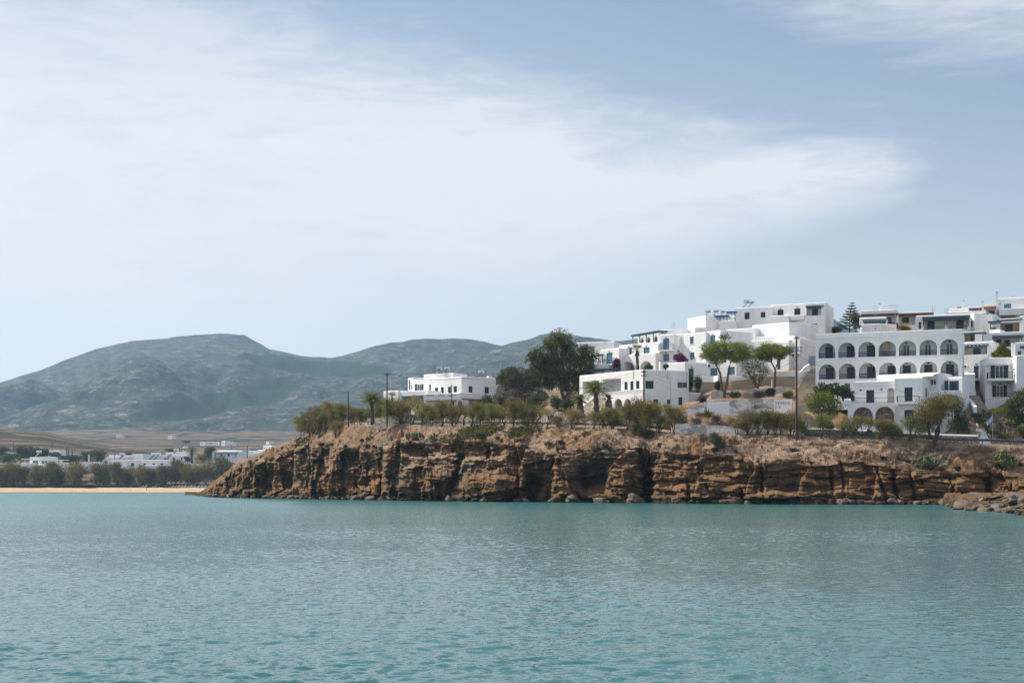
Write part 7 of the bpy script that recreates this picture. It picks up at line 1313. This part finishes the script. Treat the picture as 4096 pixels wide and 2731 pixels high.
far('sprawling white house with many roof heaters in the middle of the hamlet', 560, 1866, 850, [(443, 854, 504, 850, 1841.5, 1960, 9), (504, 849, 553, 847, 1840, 1960, 9, [('sh', 524, 1852, 536.5, 1864.5, M_NAVY)]), (553, 850, 690, 846, 1840.5, 1900, 9, [('sh', 575, 1852.5, 584.5, 1859, M_NAVY), ('sh', 608.5, 1852.5, 620.5, 1858, M_NAVY), ('sh', 642, 1852.5, 652.5, 1858, M_NAVY)]), (576, 842, 634, 840, 1858.5, 1900, 4), (522, 838, 548, 837, 1880, 1960, 4)])
far('long white house behind the sprawling one, left of the round turret', 450, 1845, 930, [(410, 935, 482, 930, 1829, 1880, 9, [('gl', 418, 1842, 427, 1853, M_TEAL)]), (436, 945, 526, 942, 1820.5, 1850, 8)]); far('round white turret like house among the roofs', 550, 1832, 940, [(529, 942, 573, 938, 1816.5, 1860, 9)])
far('upper white house with dark windows left of the beach palm', 700, 1840, 900, [(603, 905, 712, 901, 1820.5, 1900, 9, [('sh', 656.5, 1830, 662.5, 1840, M_NAVY), ('sh', 690.5, 1830, 699, 1840.5, M_NAVY)]), (711, 900, 748, 898, 1820, 1900, 9, [('sh', 723, 1830, 730, 1839, M_NAVY)]), (663, 918, 748, 914, 1809, 1840, 9)])
b = Bld('white two storey house with a blue band under the roof, nearest the headland', 'house', 910, 1850, 900, 'beach_house'); f = b.box(849, 904, 968, 898, 1805, 1900, 10, ops=[('sh', 881.5, 1815, 890, 1825, M_NAVY), ('sh', 910, 1815, 919, 1825, M_NAVY), ('sh', 859.5, 1815, 864, 1826, M_NAVY), ('sh', 941, 1815, 944.5, 1825, M_NAVY)], c=.3); b.box(868, 905, 942, 900, 1800.5, 1812, 8, c=.4); plain_box(b.root, f, 855, 1809.5, 950, 1812, -1.2, -.02, M_BLUE, 'blue_band'); railing(b.root, f, 852, 1826, 864, 1831, -.9, M_TEAL, 'v'); railing(b.root, f, 930, 1826, 942, 1831, -.9, M_TEAL, 'v'); b.box(964, 915, 992, 914, 1807, 1850, 8); b.done()
far('stacked white cubes half hidden by the headland crest', 1070, 1815, 620, [(1052, 622, 1087, 620, 1781.5, 1830, 6), (1091, 632, 1130, 630, 1783, 1830, 6), (1031, 616, 1076, 614, 1799, 1830, 5), (1012, 612, 1034, 611, 1810, 1836, 4)])
far('low white house behind the pole, between the blue banded house and the stacked cubes', 1012, 1830, 640, [(993, 640, 1032, 638, 1804, 1836, 5)])
for i, (x, y, w_, h_, d, lab) in enumerate(((810, 1777, 19, 9, 1560, 'tiny white house alone in the fields left of the grey trees'), (845, 1777, 36, 10, 1540, 'small pale house cluster in the distant fields'), (893, 1778, 14, 15, 1540, 'distant white house with a tower like block'), (912, 1778, 42, 9, 1545, 'low distant white house right of the tower like block'), (1070, 1771, 12, 5, 1700, 'tiny white hut in the fields near the headland crest'), (474, 1745, 18, 6, 2100, 'tiny pale house at the foot of the hills'), (680, 1750, 16, 7, 1950, 'tiny pale house in the middle of the fields'), (50, 1702, 34, 5, 2600, 'low pale house on the lower slope at left'), (424, 1796, 8, 4, 1250, 'tiny white chapel on the brown knoll'))): far(lab, x, y, d, [(x-w_/2, d+3, x+w_/2, d, y-h_, y+6, 8, [('gl', x-w_*.2, y-h_*.6, x+w_*.05, y-h_*.2, M_NAVY)] if w_ > 12 else ())], name='farmhouse')
# monastery terrace on the hillside and the field walls read from the ground itself
far('white monastery buildings in the green fold of the hills', 1140, 1522, 3600, [(1128, 3620, 1182, 3600, 1512, 1526, 20), (1055, 3640, 1072, 3630, 1500, 1512, 14), (1186, 3590, 1198, 3590, 1510, 1526, 14)], name='monastery')
for i, (x, yt, yb, d, r0, lab) in enumerate(((53, 1766, 1812, 1000, .3, 'pole above the left edge trees'), (209, 1763, 1812, 1010, .3, 'pole with a crossarm above the pale flat roofed house'), (267, 1789, 1856, 860, .42, 'left and taller of two thick dark poles behind the beach'), (273.5, 1799, 1856, 862, .38, 'right and shorter of two thick dark poles behind the beach'), (289, 1796, 1822, 1050, .28, 'thin pole right of the two thick dark poles'), (672.5, 1808, 1842, 890, .3, 'pole standing before the upper white house'), (688, 1789, 1810, 1040, .28, 'left of three poles over the upper white roof'), (718, 1789, 1812, 1035, .28, 'middle of three poles over the upper white roof'), (727, 1792, 1812, 1030, .28, 'right of three poles over the upper white roof'), (926, 1781, 1806, 960, .28, 'pole behind the blue banded house'), (989, 1781, 1836, 700, .22, 'dark pole beside the blue banded house near the headland'), (1087, 1774, 1798, 700, .22, 'pole between the stacked white cubes'), (459, 1815, 1832, 930, .25, 'short pole over the long house behind'))): pole(lab, x, yt, yb, d, r0, ((.8, 3.0),) if i in (1, 2) else ())
for i, (x, y, d, s, fl, lab) in enumerate(((156, 1828, 852, 2.6, 1, 'solar heater on the pergola house behind the beach'), (616, 1838, 858, 2.8, 1, 'leftmost slanting solar heater on the roof left of the beach palm'), (633, 1838, 857, 2.8, 1, 'middle slanting solar heater on the roof left of the beach palm'), (682, 1838, 856, 2.8, 1, 'right slanting solar heater on the roof left of the beach palm'), (705, 1820, 906, 2.6, 1, 'solar heater on the upper white house by the palm'), (742, 1809, 918, 2.6, 1, 'solar heater on the highest white roof by the palm'), (490, 1840, 858, 2.8, 1, 'solar heater on the left half of the sprawling white house'))): heater(lab, x, y, d, s, fl, 'solar heaters in the hamlet')
# straw parasols, loungers and people on the beach
UM = proto('beach_umbrella'); m = LMB(); m.tube([(0, 0, -.2), (0, 0, 2.5)], .05, 6); m.build('pole', M_BARKP, UM); m = LMB(); n = 12; M_STRAW = simple('dry_straw_thatch', (.17, .125, .08), .95, .35, 3, space='obj')
for k in range(n):
    a0, a1 = 2*math.pi*k/n, 2*math.pi*(k+1)/n; e = lambda a, r_, z: (math.cos(a)*r_, math.sin(a)*r_, z)
    m.poly([e(a0, 1.55, 2.1), e(a1, 1.55, 2.1), (0, 0, 3.0)]); m.poly([e(a0, 1.55, 2.1), e(a0, 1.5, 1.9), e(a1, 1.5, 1.9), e(a1, 1.55, 2.1)]); m.poly([e(a0, .5, 2.85), e(a1, .5, 2.85), (0, 0, 3.25)])
m.build('thatch', M_STRAW, UM)
UMB = [(678, 1926), (695, 1924), (715, 1924), (736, 1923.5), (759, 1924), (789, 1924), (809, 1925.5), (825, 1922), (834, 1928), (847, 1924)]
for i, (x, y) in enumerate(UMB):
    d = 791+(i*7) % 10; p = P(x, y, d); p.z = 2.95; s = ZY(y, d)-2.95; plant(UM, p, '%s thatched parasol from the left on the beach' % ORD[i], 'parasol', 'thatched parasols on the beach', (1, 1, max(.9, s/3.25)), i*.4)
M_TOWEL = [simple('towel_'+n_, c, .9, .15, 2, space='obj') for n_, c in (('turquoise', (.06, .26, .36)), ('pink', (.45, .12, .2)), ('white', (.7, .7, .68)), ('violet', (.25, .14, .34)), ('orange', (.5, .16, .08)))]
M_SKIN = simple('tanned_skin', (.36, .2, .13), .6, .1, 4, space='obj'); M_HAIR = simple('dark_hair', (.03, .02, .015), .7, .2, 5, space='obj')
SL = []
for i in range(5):
    o = proto('sun_lounger'); m = LMB(); m.box(I4, (-.95, -.33, .28), (.35, .33, .34)); M = Matrix.Translation((.35, 0, .31)) @ Matrix.Rotation(-.7, 4, 'Y'); m.box(M, (0, -.33, -.03), (.75, .33, .03)); m.build('frame', M_TRIM, o); m = LMB(); m.box(I4, (-.9, -.3, .345), (.33, .3, .43)); m.box(M, (.02, -.3, .035), (.72, .3, .11)); m.build('cushion', M_TOWEL[i], o); m = LMB()
    for x_ in (-.85, .3): 
        for y_ in (-.28, .28): m.box(I4, (x_-.03, y_-.03, -.05), (x_+.03, y_+.03, .28))
    m.build('legs', M_TRIM, o); SL.append(o)
COLN = ('turquoise', 'pink', 'white', 'violet', 'orange')
for i, (x, c) in enumerate(((686, 0), (697, 0), (708, 4), (722, 1), (735, 2), (748, 3), (760, 2), (772, 1), (788, 0), (802, 2), (816, 0), (830, 1), (842, 3), (566, 3), (578, 1), (618, 2))):
    d = 788-(i % 3)*2.5; plant(SL[c], Vector(((x-2048)/F*d, d, 2.62)), '%s sun lounger from the left, with a %s cushion, by the parasols' % (ORD[i], COLN[c]) if i < 13 else '%s sun lounger alone on the sand left of the parasols' % COLN[c], 'sun lounger', 'sun loungers on the beach', (1.5, 1.5, 1.4), .25 if i % 2 else -.2)
def person(label, pos, joints, rad, clothes, s=1.0, hair=True, hue=None):
    """one skinned body from a chain of joints; joints: name -> (x, y, z), bones: pairs"""
    o = thing('person', pos, label, 'person'); me = bpy.data.meshes.new('body'); names = list(joints); idx = {n: i for i, n in enumerate(names)}
    bones = [('hip', 'chest'), ('chest', 'neck'), ('neck', 'head')]+[(a+s_, b_+s_) for s_ in 'lr' for a, b_ in (('sh', 'el'), ('el', 'wr'), ('wr', 'fi'), ('th', 'kn'), ('kn', 'an'), ('an', 'to'))]+[('chest', 'sh'+s_) for s_ in 'lr']+[('hip', 'th'+s_) for s_ in 'lr']
    me.from_pydata([Vector(joints[n])*s for n in names], [(idx[a], idx[b_]) for a, b_ in bones], []); b_ = bpy.data.objects.new('body', me); link(b_, o); md = b_.modifiers.new('skin', 'SKIN'); md.use_smooth_shade = True
    for i, n in enumerate(names): r_ = rad.get(n, rad.get(n[:-1], .05))*s; me.skin_vertices[0].data[i].radius = (r_, r_)
    me.skin_vertices[0].data[0].use_root = True; b_.modifiers.new('sub', 'SUBSURF').levels = 1; b_.modifiers['sub'].render_levels = 1; me.materials.append(hue or M_SKIN)
    off = wloc(o); hd = Vector(joints['head'])*s
    if hair: m = MB(); m.ball(off+hd+Vector((0, 0, .05*s)), (.115*s, .125*s, .11*s), 8, 6); m.build('hair', M_HAIR, o, True)
    for nm, c_, mt in clothes: m = MB(); m.tube([off+Vector(joints[p])*s if isinstance(p, str) else off+Vector(p)*s for p, _ in c_], [q*s for _, q in c_], 10); m.build(nm, mt, o, True)
    return o
RAD = dict(hip=.13, chest=.15, neck=.055, head=.10, sh=.055, el=.042, wr=.03, fi=.022, th=.09, kn=.06, an=.04, to=.035)
WALK = dict(hip=(0, 0, .92), chest=(0, -.02, 1.28), neck=(0, -.02, 1.48), head=(0, -.05, 1.63), shl=(-.17, 0, 1.4), shr=(.17, 0, 1.4), ell=(-.24, -.10, 1.14), elr=(.24, .12, 1.14), wrl=(-.22, -.26, .94), wrr=(.22, .10, .9), fil=(-.21, -.3, .86), fir=(.21, .1, .8), thl=(-.1, 0, .86), thr=(.1, 0, .86), knl=(-.1, -.22, .5), knr=(.1, .14, .48), anl=(-.1, -.28, .08), anr=(.1, .42, .14), tol=(-.1, -.42, .03), tor=(.1, .34, .04))
rot = lambda J, a: {k: (v[0]*math.cos(a)-v[1]*math.sin(a), v[0]*math.sin(a)+v[1]*math.cos(a), v[2]) for k, v in J.items()}
SIT = dict(hip=(0, 0, .2), chest=(0, .1, .58), neck=(0, .1, .76), head=(0, .07, .92), shl=(-.17, .1, .68), shr=(.17, .1, .68), ell=(-.26, .2, .45), elr=(.26, 0, .45), wrl=(-.25, .28, .2), wrr=(.18, -.2, .42), fil=(-.25, .3, .12), fir=(.16, -.28, .4), thl=(-.1, 0, .2), thr=(.1, 0, .2), knl=(-.12, -.4, .45), knr=(.12, -.4, .42), anl=(-.12, -.72, .08), anr=(.12, -.7, .08), tol=(-.12, -.84, .06), tor=(.12, -.82, .06))
M_SHORT = simple('dark_swim_shorts', (.04, .04, .07), .8, .2, 4, space='obj'); M_REDC = simple('red_cloth', (.42, .04, .07), .8, .15, 4, space='obj')
SH = [('shorts', (((0, 0, 1.0), .16), ('hip', .165), ((0, 0, .72), .17)), M_SHORT)]
def bp(x, d, z=None): return Vector(((x-2048)/F*d, d, z if z is not None else 0))
person('person walking along the water edge in dark shorts', bp(587, 771.5, .42), rot(WALK, -1.2), RAD, SH, 1.06); person('child wading at the water edge', bp(523, 770, .12), rot(WALK, .4), RAD, SH, .66)
for i, (x, lab, mt) in enumerate(((665, 'person sitting on the sand left of the parasols', M_REDC), (523, 'person sitting in the shade at the foot of the tamarisks', M_SHORT), (785, 'person in pink sitting under the sixth parasol', M_TOWEL[1]), (796, 'person sitting between the sixth and seventh parasols', M_SKIN), (851, 'person in red by the rightmost parasol', M_REDC), (725, 'person in orange sitting under the third parasol', M_TOWEL[4]))):
    s = 1.25; d = 786; person(lab, bp(x, d, 2.72 if i > 1 else 2.5), rot(SIT, .4*i), RAD, [('shirt', (((0, .03, .3), .15), ('chest', .18), ((0, .1, .72), .12)), mt)], s)
M_CARB = [simple('car_paint_'+n_, c, .25, .05, 1, space='obj', spec=.6) for n_, c in (('dark', (.02, .025, .03)), ('pale_yellow', (.45, .42, .2)), ('grey_green', (.14, .2, .18)), ('white', (.7, .7, .7)))]
def car(label, x, y, d, mt, s=1.0, van=False, rz=0.0, zmin=2.9):
    o = thing('parked_car', P(x, y, d), label, 'car'); o.location.z = max(o.location.z, zmin); off = wloc(o); m = MB(); hh = 1.9 if van else 1.42
    prof = [(-2.05, .35), (-2.1, .75), (-1.95, .92), (-1.2, 1.0), (-.65, hh), (1.0 if not van else 1.9, hh), (1.6 if not van else 2.05, 1.0), (2.08, .9), (2.1, .4)]; q = [[Vector((a*s, w_*s, z*s)) for a, z in prof] for w_ in (-.82, .82)]; Rz = Matrix.Rotation(rz, 3, 'Z'); g_ = lambda v: Rz @ v+off
    for k in range(len(prof)): j = (k+1) % len(prof); m.poly([g_(q[0][k]), g_(q[0][j]), g_(q[1][j]), g_(q[1][k])])
    m.poly([g_(v) for v in q[0]]); m.poly([g_(v) for v in q[1][::-1]]); m.build('body', mt, o); m = MB()
    for w_ in (-.83, .83): m.poly([g_(Vector((a*s, w_*s, z*s))) for a, z in ((-1.05, 1.02), (-.6, hh-.08), (.95 if not van else 1.7, hh-.08), (1.45 if not van else 1.8, 1.02))])
    m.build('window', M_GLASS, o)
    for a in (-1.3, 1.3):
        for w_ in (-.8, .8): m = MB(); m.tube([g_(Vector((a*s, (w_-.1)*s, .32*s))), g_(Vector((a*s, (w_+.1)*s, .32*s)))], .32*s, 12); m.build('wheel', M_BLACK, o)
car('dark car parked under the leftmost beach tamarisk', 8, 1947, 806, M_CARB[0], 1.3); car('pale yellow car parked under the tamarisks', 113, 1944, 818, M_CARB[1], 1.2); car('grey green van parked behind the big beach tamarisk', 320, 1944, 818, M_CARB[2], 1.3, True); car('white car with dark windows on the upper road by the dark trees', 52, 1817, 960, M_CARB[3], 1.3, zmin=0)
car('white car parked right of the grey green van', 346, 1943, 822, M_CARB[3], 1.2)
o = thing('beach_umbrella', P(291, 1947, 803), 'folded white and violet parasol under the big tamarisk', 'parasol'); m = MB(); off = wloc(o); m.tube([off, off+Vector((.3, 0, 2.6))], .05, 6); m.build('pole', M_METAL, o); m = MB(); m.tube([off+Vector((.1, 0, .9)), off+Vector((.2, 0, 1.7)), off+Vector((.35, 0, 2.7))], [.75, .55, .08], 8); m.build('canopy', M_TOWEL[2], o)
wallseg('beach_wall', 'low pale wall behind the beach tamarisks', 'wall', [(0, 1929, 1946, 826), (300, 1930, 1946, 826), (560, 1934, 1946, 826), (700, 1936, 1946, 826)], .5, M_CREAM)
# prototypes nobody used are removed
for o in [o for o in bpy.data.objects if o.parent is None and o.type == 'EMPTY' and 'category' not in o]:
    for c_ in list(o.children_recursive)+[o]: bpy.data.objects.remove(c_)
